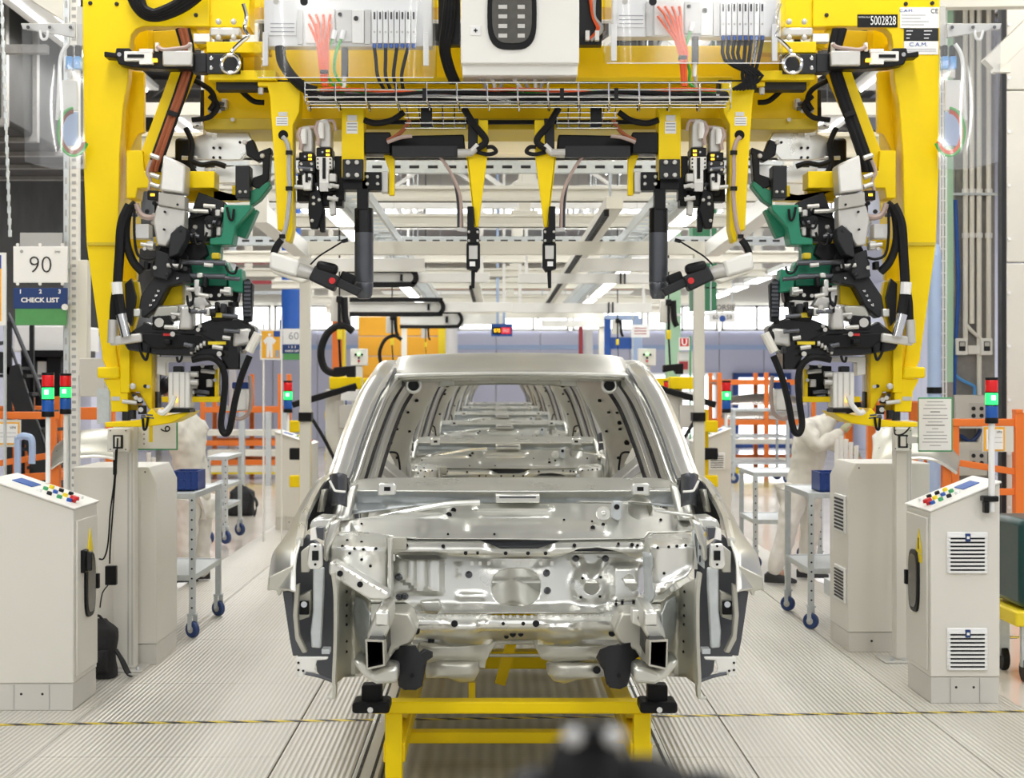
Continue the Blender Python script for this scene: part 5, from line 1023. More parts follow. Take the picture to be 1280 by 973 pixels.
# ================================================================ consoles, cabinets, posts
def M2(s):                                   # s = +1: as drawn, -1: mirrored in x
    return MB()
def console(name, label, xa, xb, y0, y1, za, zb, group=None, detail=2):
    """xa = line side (low), xb = outer side (high); top slopes up from xa to xb"""
    t = thing(name, label, 'control cabinet', ((xa+xb)/2, (y0+y1)/2, 0), group); s = 1 if xb > xa else -1
    MB().prism([(xa, y0, .14), (xb, y0, .14), (xb, y0, zb), (xa, y0, za)], (0, y1-y0, 0)).build('body', 'cabinet', t, bevel=.006)
    MB().box(min(xa, xb)+.004, max(xa, xb)-.004, y0+.004, y1-.004, 0, .138).build('plinth', 'cabinet_base', t, bevel=.003)
    n = Vector((-(zb-za)*s, 0, abs(xb-xa))).normalized()
    top = lambda a, b: Vector((lin(xa, xb, a), lin(y0, y1, b), lin(za, zb, a)))
    for a in (.36, .64): 
        MB().box(lin(xa, xb, a*1.5-.25)-.001, lin(xa, xb, a*1.5-.25)+.001, y0-.001, y0+.004, .005, .135).build('plinth_seam', 'ink_grey', t)
        MB().cyl((lin(xa, xb, a*.9+.05), y0+.003, .085), (lin(xa, xb, a*.9+.05), y0+.009, .085), .007, n=8).build('plinth_screw', 'charcoal', t)
    # lid sheet, push buttons
    MB().add([top(a, b)+n*h for h in (.001, .012) for a, b in ((-.02, -.03), (1.02, -.03), (1.02, 1.03), (-.02, 1.03))], [(0, 1, 2, 3), (4, 5, 6, 7), (0, 1, 5, 4), (1, 2, 6, 5), (2, 3, 7, 6), (3, 0, 4, 7)]).build('lid', 'white_paint', t, bevel=.004)
    if detail > 0:
        cols = ['blue', 'black', 'white', 'green_frame', 'hazard_yellow', 'black', 'charcoal']; k = 0
        sc = MB().add([top(a, b)+n*h for h in (.013, .017) for a, b in ((.62, .35), (.86, .35), (.86, .7), (.62, .7))], [(4, 5, 6, 7), (0, 1, 5, 4), (1, 2, 6, 5), (2, 3, 7, 6), (3, 0, 4, 7)]); sc.build('display', 'blue', t)
        for i in range(4):
            for j in range(3):
                p = top(.14+i*.12, .25+j*.24); MB().rings([(p+n*.012, .014), (p+n*.028, .014), (p+n*.03, .009)], 10).build('push_button', cols[k % 7], t); k += 1
        p = top(.10, .30); MB().rings([(p+n*.012, .012), (p+n*.03, .012), (p+n*.03, .026), (p+n*.046, .022)], 14).build('stop_button', 'red', t)
    return t
def door_side(t, xf, s, y0, y1, z1, tri=True):
    """door on the x = xf face; s = outward sign"""
    o = MB().box(min(xf, xf+s*.012), max(xf, xf+s*.012), y0+.03, y1-.03, .17, z1).build('door', 'cabinet', t, bevel=.004)
    ym = lin(y0, y1, .55); 
    ring = [(ym+a, .62+b) for a, b in oval(0, 0, .10, .17, 24, 3.4)]
    MB().prism([(xf+s*.010, a, b) for a, b in ring], (s*.014, 0, 0)).build('window_gasket', 'black', o, bevel=.003)
    ring = [(ym+a, .62+b) for a, b in oval(0, 0, .075, .145, 24, 3.4)]
    MB().prism([(xf+s*.012, a, b) for a, b in ring], (s*.016, 0, 0)).build('window_pane', 'window_dark', o)
    MB().box(min(xf, xf+s*.03), max(xf, xf+s*.03), y1-.075, y1-.045, .58, .66).build('latch', 'black', o, bevel=.004)
    return o
# left near console (line side faces the car)
cl = console('control_console', 'grey sloping control console next to the black backpack', -2.185, -2.62, 8.07, 8.54, 1.042, 1.19)
dl = door_side(cl, -2.185, 1, 8.07, 8.54, .98)
MB().box(-2.175, -2.15, 8.16, 8.24, .70, .82).build('rotary_switch', 'black', dl, bevel=.006); MB().box(-2.155, -2.12, 8.185, 8.215, .71, .81).build('switch_grip', 'black_gloss', dl, bevel=.006)
MB().prism([(-2.172, 8.28, .80), (-2.172, 8.40, .80), (-2.172, 8.34, .92)], (.004, 0, 0)).build('warning_sign', 'hazard_yellow', dl); MB().box(-2.172, -2.168, 8.28, 8.40, .75, .795).build('warning_text', 'hazard_yellow', dl)
# right near console
xr0 = 2.297
cr = console('control_console', 'grey sloping control console with two louvred vents and a beacon pole', xr0, 2.665, 8.25, 8.72, 1.015, 1.165)
dr = door_side(cr, xr0, -1, 8.25, 8.72, .98)
MB().prism([(xr0-.014, 8.36, .78), (xr0-.014, 8.48, .78), (xr0-.014, 8.42, .91)], (-.003, 0, 0)).build('warning_sign', 'hazard_yellow', dr); MB().box(xr0-.017, xr0-.014, 8.36, 8.48, .73, .775).build('warning_text', 'hazard_yellow', dr); MB().box(xr0-.0185, xr0-.017, 8.412, 8.428, .80, .86).build('warning_bolt', 'ink', dr)
def vent(t, a, b, y, z0, z1, n=9, slats='charcoal'):
    o = MB().box(a, b, y-.014, y, z0, z1).build('vent', 'white', t, bevel=.006); h = (z1-z0)/(n+1.6)
    for k in range(n): MB().box(a+.018, b-.018, y-.0165, y-.010, z0+h*(k+.75), z0+h*(k+.75)+h*.38).build('vent_slot', slats, o)
    for k in range(n+1): MB().box(a+.006, b-.006, y-.021, y-.013, z0+h*(k+.2), z0+h*(k+.2)+h*.48).build('louvre', 'white', o)
    MB().box((a+b)/2-.014, (a+b)/2+.014, y-.024, y-.014, z1-.05, z1-.008).build('vent_badge', 'navy', o, bevel=.003); MB().box((a+b)/2-.007, (a+b)/2+.007, y-.026, y-.022, z1-.036, z1-.022).build('badge_mark', 'paper', o)
for v0, v1 in ((665, 717), (785, 838)):
    a = P(1183, v1, 8.25); b = P(1234, v0, 8.25); vent(cr, a.x, b.x, 8.25, a.z, b.z)
# far consoles
cfl = console('control_console', 'grey control console standing by the orange posts beyond the carts', P(390, 0, 18).x, P(344, 0, 18).x, 18, 18.6, .98, 1.12)
cfr = console('control_console', 'grey control console with one small vent beyond the white trolley', P(870, 0, 18).x, P(914, 0, 18).x, 18, 18.6, 1.0, 1.16)
a = P(886, 587, 18); b = P(906, 566, 18); vent(cfr, a.x, b.x, 18, a.z, b.z, 6)
# tower lights
def beacon(label, u, Y, vt, k, zf, pole_r=.012, clamp=None, parent_floor=False):
    x = P(u, 0, Y).x; zt = P(0, vt, Y).z; r = .034*k
    t = thing('tower_light', label, 'signal light', (x, Y, zf))
    h = .062*k
    seq = [('cap', 'black', zt-.014*k, zt, r), ('red_lens', 'lens_red', zt-.014*k-h, zt-.014*k, r*.97), ('collar', 'black', zt-.020*k-h, zt-.014*k-h, r), ('green_lens', 'lens_green', zt-.020*k-2*h, zt-.020*k-h, r*.97), ('collar', 'black', zt-.026*k-2*h, zt-.020*k-2*h, r), ('blue_lens', 'lens_blue', zt-.026*k-3*h, zt-.026*k-2*h, r*.97), ('socket', 'black', zt-.056*k-3*h, zt-.026*k-3*h, r)]
    for nm, mm, z0, z1, rr in seq:
        o = MB().rings([(Vector((x, Y, z0)), rr*.96), (Vector((x, Y, z0+.004)), rr), (Vector((x, Y, z1-.004)), rr), (Vector((x, Y, z1)), rr*.96)], 20).build(nm, mm, t)
        if nm == 'green_lens': MB().box(x-r*.35, x+r*.35, Y-r*1.0, Y-r*.85, z0+h*.4, z0+h*.8).build('lit_core', 'lens_core', o)
    MB().cyl((x, Y, zf), (x, Y, zt-.056*k-3*h), pole_r*k, n=12).build('pole', 'white', t)
    if clamp: MB().box(x-.05, x+.03, Y-.03, Y+.04, clamp-.03, clamp+.0).box(x-.045, x-.02, Y-.03, Y+.02, clamp-.09, clamp-.03).build('clamp', 'black', t, bevel=.006)
    return t
beacon('red green blue tower light on the console next to the black backpack', 60, 8.52, 466, 1.0, 1.15, .0135)
t2 = beacon('red green blue tower light on a pole beside the grey cabinet with a chamfered top', 82, 9.28, 467, 1.0, 0, .013)
beacon('red green blue tower light clamped to the console with two vents', 1239.5, 8.20, 472, 1.0, P(0, 640, 8.2).z, .017, P(0, 620, 8.2).z)
beacon('tower light on the console standing by the orange posts', 360, 18.2, 476, 1.55, 1.13); beacon('tower light on the console with one small vent', 908, 18.2, 476, 1.55, 1.17)
beacon('small tower light standing among the yellow fixtures by the white portal post', 429, 22, 476, 1.5, 0); beacon('small tower light standing beside the pale green column', 834, 22, 476, 1.5, 0)
# ---- cabinets behind the consoles
def cabinet2(label, x0, x1, y0, y1, z1, ch, vents=None):
    t = thing('electrical_cabinet', label, 'cabinet', ((x0+x1)/2, (y0+y1)/2, 0))
    inner = x1 if ch > 0 else x0; outer = x0 if ch > 0 else x1; s = 1 if ch > 0 else -1
    MB().prism([(outer, y0, .125), (inner, y0, .125), (inner, y0, z1-.10), (inner-s*.05, y0, z1), (outer, y0, z1)], (0, y1-y0, 0)).build('body', 'cabinet', t, bevel=.005)
    MB().box(x0+.003, x1-.003, y0+.003, y1-.003, 0, .122).build('plinth', 'cabinet_base', t, bevel=.003)
    MB().box(x0+(x1-x0)*.62, x0+(x1-x0)*.62+.003, y0-.001, y0+.004, .005, .12).build('plinth_seam', 'ink_grey', t); MB().cyl((inner-s*.15, y0+.006, .07), (inner-s*.15, y0-.001, .07), .008, n=8).build('plinth_screw', 'charcoal', t)
    MB().cyl((inner-s*.07, y0+.006, z1-.03), (inner-s*.07, y0-.002, z1-.03), .005, n=8).build('screw', 'charcoal', t)
    return t
c2l = cabinet2('plain grey cabinet with a chamfered top corner behind the backpack', -2.54, -2.04, 9.38, 9.98, 1.19, 1)
c2r = cabinet2('grey cabinet with slim side vents beside the blue crate', 2.215, 2.73, 9.82, 10.35, 1.19, -1)
for z0, z1 in ((.30, .52), (.74, .98)):
    o = MB().box(2.200, 2.215, 9.86, 10.16, z0, z1).build('side_vent', 'white', c2r, bevel=.004)
    for k in range(9): MB().box(2.196, 2.2035, 9.885, 10.135, z0+.018+k*(z1-z0-.03)/9, z0+.03+k*(z1-z0-.03)/9).build('vent_slot', 'charcoal', o)
# ---- grey posts with socket plates
def post(label, u0, u1, Y, vt, s):
    x0 = P(u0, 0, Y).x; x1 = P(u1, 0, Y).x; zt = P(0, vt, Y).z
    t = thing('utility_post', label, 'post', ((x0+x1)/2, Y, 0)); n = 3
    MB().box(x0, x1, Y, Y+.1, .012, zt).build('profile', 'cabinet', t, bevel=.006)
    for k in range(2): xx = lin(x0, x1, .68+.18*k); MB().box(xx, xx+.010, Y-.002, Y+.002, .03, zt-.16).build('groove', 'cast', t)
    MB().box(x0-.09, x1+.06, Y-.09, Y+.16, 0, .012).build('foot_plate', 'cast', t, bevel=.003)
    for dx in (-.04, .03): MB().cyl(((x1 if s > 0 else x0)+dx, Y-.05, .012), ((x1 if s > 0 else x0)+dx, Y-.05, .03), .01, n=6).build('anchor_bolt', 'galv', t)
    o = MB().box(x0-.02, x1-.02, Y-.05, Y, zt-.15, zt-.01).build('socket_box', 'white_paint', t, bevel=.006); xm = (x0+x1)/2-.02
    MB().box(xm-.03, xm+.03, Y-.057, Y-.05, zt-.13, zt-.05).build('socket', 'charcoal', o, bevel=.006); MB().box(xm-.017, xm+.017, Y-.062, Y-.056, zt-.12, zt-.06).build('socket_face', 'white_paint', o, bevel=.003)
    for dz in (-.135, -.025): 
        for dx in (-.045, .045): MB().cyl((xm+dx, Y-.048, zt+dz), (xm+dx, Y-.054, zt+dz), .004, n=6).build('screw', 'charcoal', o)
    return t
pl_ = post('grey utility post with socket and black charger lead by the backpack', 141, 168, 9.2, 533, 1)
MB().tube([P(147, 548, 9.12), P(146, 570, 9.12), P(144, 600, 9.12), P(141, 640, 9.11), P(138, 680, 9.10), P(137, 705, 9.10)], .005, 6).build('lead', 'rubber', pl_)
MB().tube([P(145, 562, 9.12), P(143, 600, 9.12), P(138, 640, 9.11), P(135, 680, 9.10), P(130, 698, 9.10), P(124, 699, 9.08)], .005, 6).build('lead', 'rubber', pl_)
MB().pbox(131, 708, 145, 732, 9.08, .04).build('charger', 'black', pl_, bevel=.005); MB().pbox(141, 575, 145, 594, 9.11, .03).build('plug', 'black', pl_, bevel=.004)
MB().tube([P(135, 732, 9.1), P(128, 742, 9.1), P(125, 760, 9.1)], .004, 6).build('lead', 'rubber', pl_)
pr_ = post('grey utility post with socket beside the green framed notice', 1120, 1140, 9.5, 533, -1)
MB().tube([P(1118, 533, 9.44), P(1119, 543, 9.4), P(1128, 543, 9.4), P(1136, 536, 9.4), P(1137, 531, 9.42)], .005, 6).build('lead', 'rubber', pr_)
# ---- notices in green frames
def notice(label, u0, v0, u1, v1, Y, lines, rotated=False):
    t = thing('notice_board', label, 'sign', P((u0+u1)/2, v1, Y))
    MB().pbox(u0, v0, u1, v1, Y, .012).build('frame', 'green_frame', t, bevel=.003); d = 1.8
    MB().pbox(u0+d*.4, v0+d, u1-d, v1-d, Y-.003, .004).build('sheet', 'paper', t)
    return t
n1 = notice('white notice in green frame with a large nine lying on its side', 172, 527, 222, 563, 9.30, 0)
text('9', P(206, 537, 9.295), .085, 'ink', n1, rot=(math.pi/2, 1.35, 0))
for k in range(4): MB().cyl(P(180, 537+k*6, 9.298), P(180, 537+k*6, 9.294), .006, n=10).build('marker_dot', 'ink_grey', n1)
MB().pbox(186, 530, 191, 553, 9.296, .002).build('yellow_strip', 'hazard_yellow', n1)
n2 = notice('white typed notice in green frame on the post', 1148, 497, 1191, 565, 9.40, 0)
for k in range(14):
    w_ = [20, 26, 30, 12, 30, 32, 18, 24, 8, 22, 30, 28, 32, 14][k]; MB().pbox(1169-w_/2, 502+k*4.2, 1169+w_/2, 503+k*4.2, 9.396, .002).build('print_line', 'ink_grey' if k not in (3, 7) else 'ink', n2)
for t_, x in ((n1, 168), (n2, 1141)): Y = t_.location.y; MB().box(P(x, 0, Y).x-.03, P(x+3, 0, Y).x+.02, Y+.012, Y+.02, t_.location.z+.05, t_.location.z+.09).build('bracket', 'cast', t_)
# ---- station post with the ninety and check list boards
sp = thing('station_post', 'galvanised slotted station post beside the number ninety board', 'post', (P(90, 0, 10.7).x, 10.7, 0))
MB().box(P(79, 0, 10.7).x, P(86, 0, 10.7).x, 10.7, 10.8, 0, 4.6).build('slotted_channel', 'galv', sp, bevel=.004)
MB().box(P(86, 0, 10.7).x, P(97, 0, 10.7).x, 10.72, 10.78, 0, 4.6).build('back_channel', 'white_paint', sp, bevel=.004)
for k in range(84): z = .15+k*.052; MB().box(P(89, 0, 10.7).x, P(94, 0, 10.7).x, 10.715, 10.72, z, z+.020).build('slot', 'cable_grey', sp)
for k in range(40): z = .2+k*.11; MB().box(P(81.3, 0, 10.7).x, P(83.7, 0, 10.7).x, 10.695, 10.70, z, z+.045).build('slot', 'cable_grey', sp)
MB().pbox(97, 325, 109, 470, 10.72, .1).build('trunking', 'cream_beam', sp, bevel=.004)
MB().pbox(99, 448, 131, 496, 10.55, .15).build('junction_box', 'cabinet_base', sp, bevel=.005)
MB().pbox(121, 486, 136, 530, 9.9, .06).build('x', 'galv', sp).name = 'hinge_plate'
b9 = thing('number_board', 'white board reading ninety fixed to the galvanised post', 'sign', P(50, 354, 10.6))
MB().pbox(16.5, 308, 84, 353.5, 10.6, .02).build('board', 'paper', b9, bevel=.003); text('90', P(50.5, 332, 10.597), .165, 'ink', b9, off=-.0022); text('Jeep', P(72, 314.5, 10.597), .022, 'ink', b9, rot=(math.pi/2, 0, 0)); MB().cyl(P(27, 314.5, 10.599), P(27, 314.5, 10.595), .011, n=10).build('round_badge', 'ink_grey', b9)
for u, v in ((22, 306), (50, 306), (78, 306), (22, 355), (50, 355), (78, 355)): MB().cyl(P(u, v, 10.6), P(u, v, 10.62), .012, n=8).build('stand_off', 'white', b9)
MB().pbox(25, 291, 78, 308, 10.64, .01).build('backing_sheet', 'cable_grey', b9)
MB().box(P(70, 0, 10.6).x, P(84, 0, 10.6).x, 10.62, 10.70, P(0, 335, 10.6).z, P(0, 330, 10.6).z).build('bracket', 'galv', b9)
bc = thing('checklist_board', 'navy check list board numbered one two three with green pocket', 'sign', P(50, 406, 10.6))
MB().pbox(16.5, 360, 84, 386, 10.6, .02).build('board', 'navy', bc, bevel=.002); text('1', P(25.5, 364.8, 10.597), .038, 'paper', bc, off=.0014); text('2', P(50.5, 364.8, 10.597), .038, 'paper', bc, off=.0014); text('3', P(74.5, 364.8, 10.597), .038, 'paper', bc, off=.0014)
text('CHECK LIST', P(50, 375.5, 10.597), .043, 'paper', bc, off=.0014, sx=1.12)
MB().pbox(19, 386, 83, 406.5, 10.603, .015).build('green_pocket', 'green_sheet', bc); MB().cyl(P(81, 384, 10.594), P(81, 384, 10.60), .022, n=14).build('magnet', 'white', bc)
MB().box(P(70, 0, 10.6).x, P(84, 0, 10.6).x, 10.62, 10.70, P(0, 380, 10.6).z, P(0, 375, 10.6).z).build('bracket', 'galv', bc)
bo = thing('poster_board', 'white framed poster with blue band over orange, cut off beside the ninety board', 'sign', P(2, 408, 10.6))
MB().pbox(-40, 316, 7, 407, 10.6, .02).build('board', 'paper', bo); MB().pbox(-38, 319, 1.5, 336, 10.597, .004).build('blue_band', 'ink_blue', bo); MB().pbox(-38, 336, 1.5, 402, 10.597, .004).build('orange_band', 'orange_wall', bo)
MB().box(P(3, 0, 10.6).x, P(5, 0, 10.6).x, 10.62, 10.66, 0, P(0, 330, 10.6).z).build('stand', 'galv', bo)
# ---- hanging chain
ch = thing('pull_chain', 'thin steel chain hanging down beside the ninety board', 'chain', P(8, 292, 10.0))
for k in range(46):
    z = P(0, 292, 10).z+k*.038; x = P(12.5-k*.27, 0, 10).x
    MB().obox((x, 10, z), (.012 if k % 2 else .024, .024 if k % 2 else .012, .045)).build('chain_link', 'galv', ch, bevel=.004)
MB().box(x-.01, x+.01, 9.99, 10.01, z, 9).build('chain_top', 'galv', ch)
# ---- carts with perforated legs, crates and castors
def cart(label, x0, x1, y0, y1, zt, shelves, m='galv', r=.055, holes=True, wheels=True):
    t = thing('tool_cart', label, 'cart', ((x0+x1)/2, (y0+y1)/2, 0)); zb = 2*r+.05
    for x in (x0, x1):
        for y in (y0, y1):
            o = MB().box(x-.02, x+.02, y-.02, y+.02, zb, zt).build('leg', m, t, bevel=.003)
            if holes and y == y0:
                for k in range(int((zt-zb)/.065)): MB().cyl((x, y-.0195, zb+.04+k*.065), (x, y-.022, zb+.04+k*.065), .007, n=8).build('hole', 'charcoal', o)
            if wheels:
                ax = Vector((.62, .78, 0)); cw_ = Vector((x, y, r)); o = MB().cyl(cw_-ax*.018, cw_+ax*.018, r, n=20).build('castor_wheel', 'wheel_blue', t, bevel=.006)
                MB().cyl(cw_-ax*.022, cw_+ax*.022, r*.45, n=12).build('hub', 'cast', o); MB().bar(cw_-ax*.024, cw_-ax*.024+Vector((0, 0, zb-r)), .03, .005).bar(cw_+ax*.024, cw_+ax*.024+Vector((0, 0, zb-r)), .03, .005).box(x-.03, x+.03, y-.03, y+.03, zb-.012, zb).build('fork', 'galv', o)
    for z in shelves:
        for y in (y0, y1): MB().box(x0, x1, y-.018, y+.018, z-.04, z).build('cross_rail', m, t, bevel=.003)
        for x in (x0, x1): MB().box(x-.018, x+.018, y0, y1, z-.04, z).build('side_rail', m, t, bevel=.003)
        MB().box(x0, x1, y0, y1, z-.012, z-.006).build('shelf', m, t)
    return t
def crate(label, x, y, z, w, d, h):
    t = thing('plastic_crate', label, 'crate', (x, y, z)); m = MB()
    for a, b, c_, e in ((x-w/2, x+w/2, y-d/2, y-d/2+.008), (x-w/2, x+w/2, y+d/2-.008, y+d/2), (x-w/2, x-w/2+.008, y-d/2, y+d/2), (x+w/2-.008, x+w/2, y-d/2, y+d/2)): MB().box(a, b, c_, e, z, z+h).build('side', 'crate', t)
    MB().box(x-w/2, x+w/2, y-d/2, y+d/2, z, z+.008).build('base', 'crate', t)
    for k in range(3): MB().box(x-w/2-.006, x+w/2+.006, y-d/2-.006, y-d/2, z+h*(.05+.42*k), z+h*(.05+.42*k)+.012).build('rib', 'crate', t)
    for k in range(5): xx = x-w/2+w*k/4; MB().box(xx-.005, xx+.005, y-d/2-.006, y-d/2, z, z+h).build('rib', 'crate', t)
zt = P(0, 616, 10.4).z
cart('galvanised tool cart holding a blue crate beside the chamfered cabinet', -2.43, -2.02, 10.38, 11.35, zt, (zt, .42)); crate('blue plastic crate on the cart beside the chamfered cabinet', -2.12, 10.75, zt, .18, .30, .13)
zt = P(0, 616, 10.75).z
cart('galvanised tool cart holding a blue crate beside the cabinet with side vents', 2.17, 2.60, 10.75, 11.6, zt, (zt, .42)); crate('blue plastic crate on the cart beside the cabinet with side vents', 2.33, 10.95, zt, .17, .3, .135)
cart('galvanised cart with blue castor standing behind the worker by the backpack', -3.02, -2.84, 16.4, 17.3, .92, (.92, .62, .40), r=.07)
cart('light steel trolley with three shelves on dark castors near the orange rack', 4.0, 4.9, 26.2, 27.2, 1.25, (1.25, .80, .36), 'galv', r=.09, holes=False)
cart('low perforated cart with metal parts on top behind the leaning worker', 2.36, 2.95, 14.2, 15.0, .88, (.88, .45), r=.06)
# ---- backpacks
def backpack(label, x, y, w, d, h, strap):
    t = thing('backpack', label, 'backpack', (x, y, 0))
    def body(a, b):
        th = 2*math.pi*a; z = h*b; s = (1-.16*b)*(1-.55*sst(.8, 1.0, b))*(.92+.08*sst(0, .12, b)); c, q = math.cos(th), math.sin(th)
        px = .5*w*s*math.copysign(abs(c)**.6, c); py = .5*d*s*math.copysign(abs(q)**.6, q)
        return Vector((x+px+.012*math.sin(7*z/h+3*c), y+py+.01*math.sin(9*b), z+.004))
    m = MB().grid(body, 28, 16); m.build('bag', 'fabric_black', t)
    MB().add([body(i/28, 1) for i in range(28)], [tuple(range(28))]).build('bag_top', 'fabric_black', t)
    MB().add([body(i/28, 0) for i in range(28)], [tuple(range(28))]).build('bag_bottom', 'fabric_black', t)
    MB().grid(lambda a, b: Vector((x+(a-.5)*w*.7, y-d*.5-.03*math.sin(math.pi*a)*math.sin(math.pi*b)-.0, h*(.1+.42*b))), 8, 8).build('front_pocket', 'fabric_black', t, solid=.02)
    MB().sweep([(-.02, -.004), (-.02, .004), (.02, .004), (.02, -.004)], spline([Vector(p) for p in strap], 6)).build('strap', 'fabric_black', t)
    MB().tube([Vector((x-.03, y, h*.98)), Vector((x, y-.01, h*1.08)), Vector((x+.03, y, h*.98))], .008, 6).build('handle', 'fabric_black', t)
    e = Vector(strap[-1]); MB().obox(e+Vector((0, 0, .008)), (.05, .012, .014)).build('buckle', 'cast', t)
backpack('black backpack on the deck leaning against the utility post', -2.29, 8.99, .22, .17, .33, [(-2.19, 8.98, .16), (-2.15, 8.97, .10), (-2.11, 8.95, .03), (-2.08, 8.94, .014)])
backpack('black backpack lying on the cream floor beside the perforated cart', P(302, 0, 20.6).x, 20.6, .36, .30, .38, [(P(314, 0, 20.5).x, 20.5, .30), (P(321, 0, 20.4).x, 20.4, .18), (P(318, 0, 20.4).x, 20.4, .0)])
bpy.data.objects['backpack.001'].location.z = -.06
# ================================================================ workers
def skinned(name, pts, edges, m, parent=None, sub=2, root=0):
    """pts: list of (Vector, rx, ry)"""
    org = Vector((0, 0, 0))
    if parent is not None: org = Vector(parent.location)
    me = bpy.data.meshes.new(name); me.from_pydata([p[0]-org for p in pts], edges, []); o = bpy.data.objects.new(name, me); C.objects.link(o)
    o.modifiers.new('skin', 'SKIN'); 
    if not me.skin_vertices: 
        bm = bmesh.new(); bm.from_mesh(me); bm.verts.layers.skin.verify(); bm.to_mesh(me); bm.free()
    for i, p in enumerate(pts): me.skin_vertices[0].data[i].radius = (p[1], p[2]); me.skin_vertices[0].data[i].use_root = (i == root)
    q = o.modifiers.new('sub', 'SUBSURF'); q.levels = sub; q.render_levels = sub
    o.modifiers['skin'].use_smooth_shade = True
    me.materials.append(MATS[m])
    if m in ('coverall', 'trousers'):
        q = o.modifiers.new('sub2', 'SUBSURF'); q.levels = 2; q.render_levels = 2
        d = o.modifiers.new('folds', 'DISPLACE'); d.texture = FOLDS; d.strength = .045; d.mid_level = .5; d.texture_coords = 'LOCAL'
    if parent is not None: o.parent = parent
    return o
FOLDS = bpy.data.textures.new('cloth_folds', 'CLOUDS'); FOLDS.noise_scale = .11; FOLDS.noise_depth = 1
def person(label, J, gaze):
    """J: joints as world vectors"""
    V = lambda k: Vector(J[k])
    pel, che, nec, hed = V('pelvis'), V('chest'), V('neck'), V('head')
    pts = []; ed = []
    def add(p, r, r2=None, to=None):
        pts.append((Vector(p), r, r2 or r)); i = len(pts)-1
        if to is not None: ed.append((to, i))
        return i
    ip = add(pel, .12, .10); iw = add(pel.lerp(che, .45), .11, .09, ip); ic = add(che, .13, .10, iw); inn = add(nec, .055, None, ic); ih = add(nec.lerp(hed, .55), .075, .085, inn); it = add(hed+(hed-nec).normalized()*.06, .075, .09, ih)
    nose = hed+Vector(gaze).normalized()*.10; 
    for s in 'lr':
        a = add(V(s+'sh'), .06, None, ic); b = add(V(s+'el'), .045, None, a); c = add(V(s+'wr'), .030, None, b); d = add(V(s+'wr').lerp(V(s+'ha'), .6), .032, .02, c)
        hd = (V(s+'ha')-V(s+'wr')).normalized(); side = hd.cross(Vector((0, 0, 1)))
        side = side.normalized() if side.length > .05 else Vector((1, 0, 0))
        for k in range(4):
            f0 = V(s+'wr')+hd*.085+side*(.027-.018*k); L = (.065, .075, .07, .055)[k]
            e = add(f0, .0095, None, d); g = add(f0+hd*L*.5+Vector((0, 0, -.01)), .009, None, e); add(f0+hd*L*.8+Vector((0, 0, -.03)), .008, None, g)
        e = add(V(s+'wr')+hd*.04+side*.035, .011, None, d); add(V(s+'wr')+hd*.075+side*.055, .009, None, e)
        h = add(V(s+'hip'), .085, None, ip); k_ = add(V(s+'kn'), .058, None, h); an = add(V(s+'an'), .042, None, k_); add(V(s+'an')+Vector(J[s+'toe'])*.5, .04, .03, an)
    body = skinned('person', pts, ed, 'skin_tone'); 
    tag(body, label, 'person')
    # clothing
    cp = []; ce = []
    def ad(p, r, r2=None, to=None):
        cp.append((Vector(p), r, r2 or r)); i = len(cp)-1
        if to is not None: ce.append((to, i))
        return i
    a0 = ad(pel+(pel-che).normalized()*.10, .185, .150); a1 = ad(pel.lerp(che, .15), .175, .145, a0); a2 = ad(pel.lerp(che, .55), .165, .14, a1); a3 = ad(che, .175, .145, a2); a4 = ad(che.lerp(nec, .8), .10, .095, a3); ad(nec.lerp(hed, .42), .072, .07, a4)
    for s in 'lr':
        b0 = ad(V(s+'sh'), .085, None, a3); b1 = ad(V(s+'el'), .07, None, b0); b1b = ad(V(s+'el').lerp(V(s+'wr'), .5), .06, None, b1); ad(V(s+'wr'), .05, None, b1b)
    skinned('jacket', cp, ce, 'coverall')
    j = bpy.data.objects[-1] if False else [o for o in C.objects if o.name.startswith('jacket')][-1]; j.parent = body
    cp = []; ce = []
    b = ad(pel, .15, .13)
    for s in 'lr':
        h = ad(V(s+'hip'), .11, None, b); h2 = ad(V(s+'hip').lerp(V(s+'kn'), .5), .105, None, h); k_ = ad(V(s+'kn'), .088, None, h2); k2 = ad(V(s+'kn').lerp(V(s+'an'), .5), .085, None, k_); ad(V(s+'an')+Vector((0, 0, -.035)), .07, None, k2)
    o = skinned('trousers', cp, ce, 'trousers'); o.parent = body
    for s in 'lr':
        a = V(s+'an'); tv = Vector(J[s+'toe']); f = Vector((a.x, a.y, .0))
        o = MB().grid(lambda u, v: f+tv*lin(-.35, 1.0, u)+tv.cross(Vector((0, 0, 1))).normalized()*(.048*math.sin(math.pi*min(1, .12+.80*u))**.5*math.cos(math.pi*v))+Vector((0, 0, .012+lin(.12, .055, sst(.25, .7, u))*math.sin(math.pi*v)**.7*math.sin(math.pi*min(1, .06+.90*u))**.35)), 12, 10)
        so = o.build('shoe', 'shoe'); m = so.matrix_basis.copy(); so.parent = body; so.location = so.location
        # glove
        g = skinned('glove', [(V(s+'wr'), .045, .045), (V(s+'wr').lerp(V(s+'ha'), .5), .045, .032), (V(s+'ha'), .036, .026)], [(0, 1), (1, 2)], 'glove'); g.parent = body
    up = (hed-nec).normalized()
    m = MB(); m.rings([(hed+up*.02, .102), (hed+up*.07, .104), (hed+up*.12, .085), (hed+up*.15, .045), (hed+up*.158, .01)], 18); so = m.build('hair', 'black'); so.parent = body
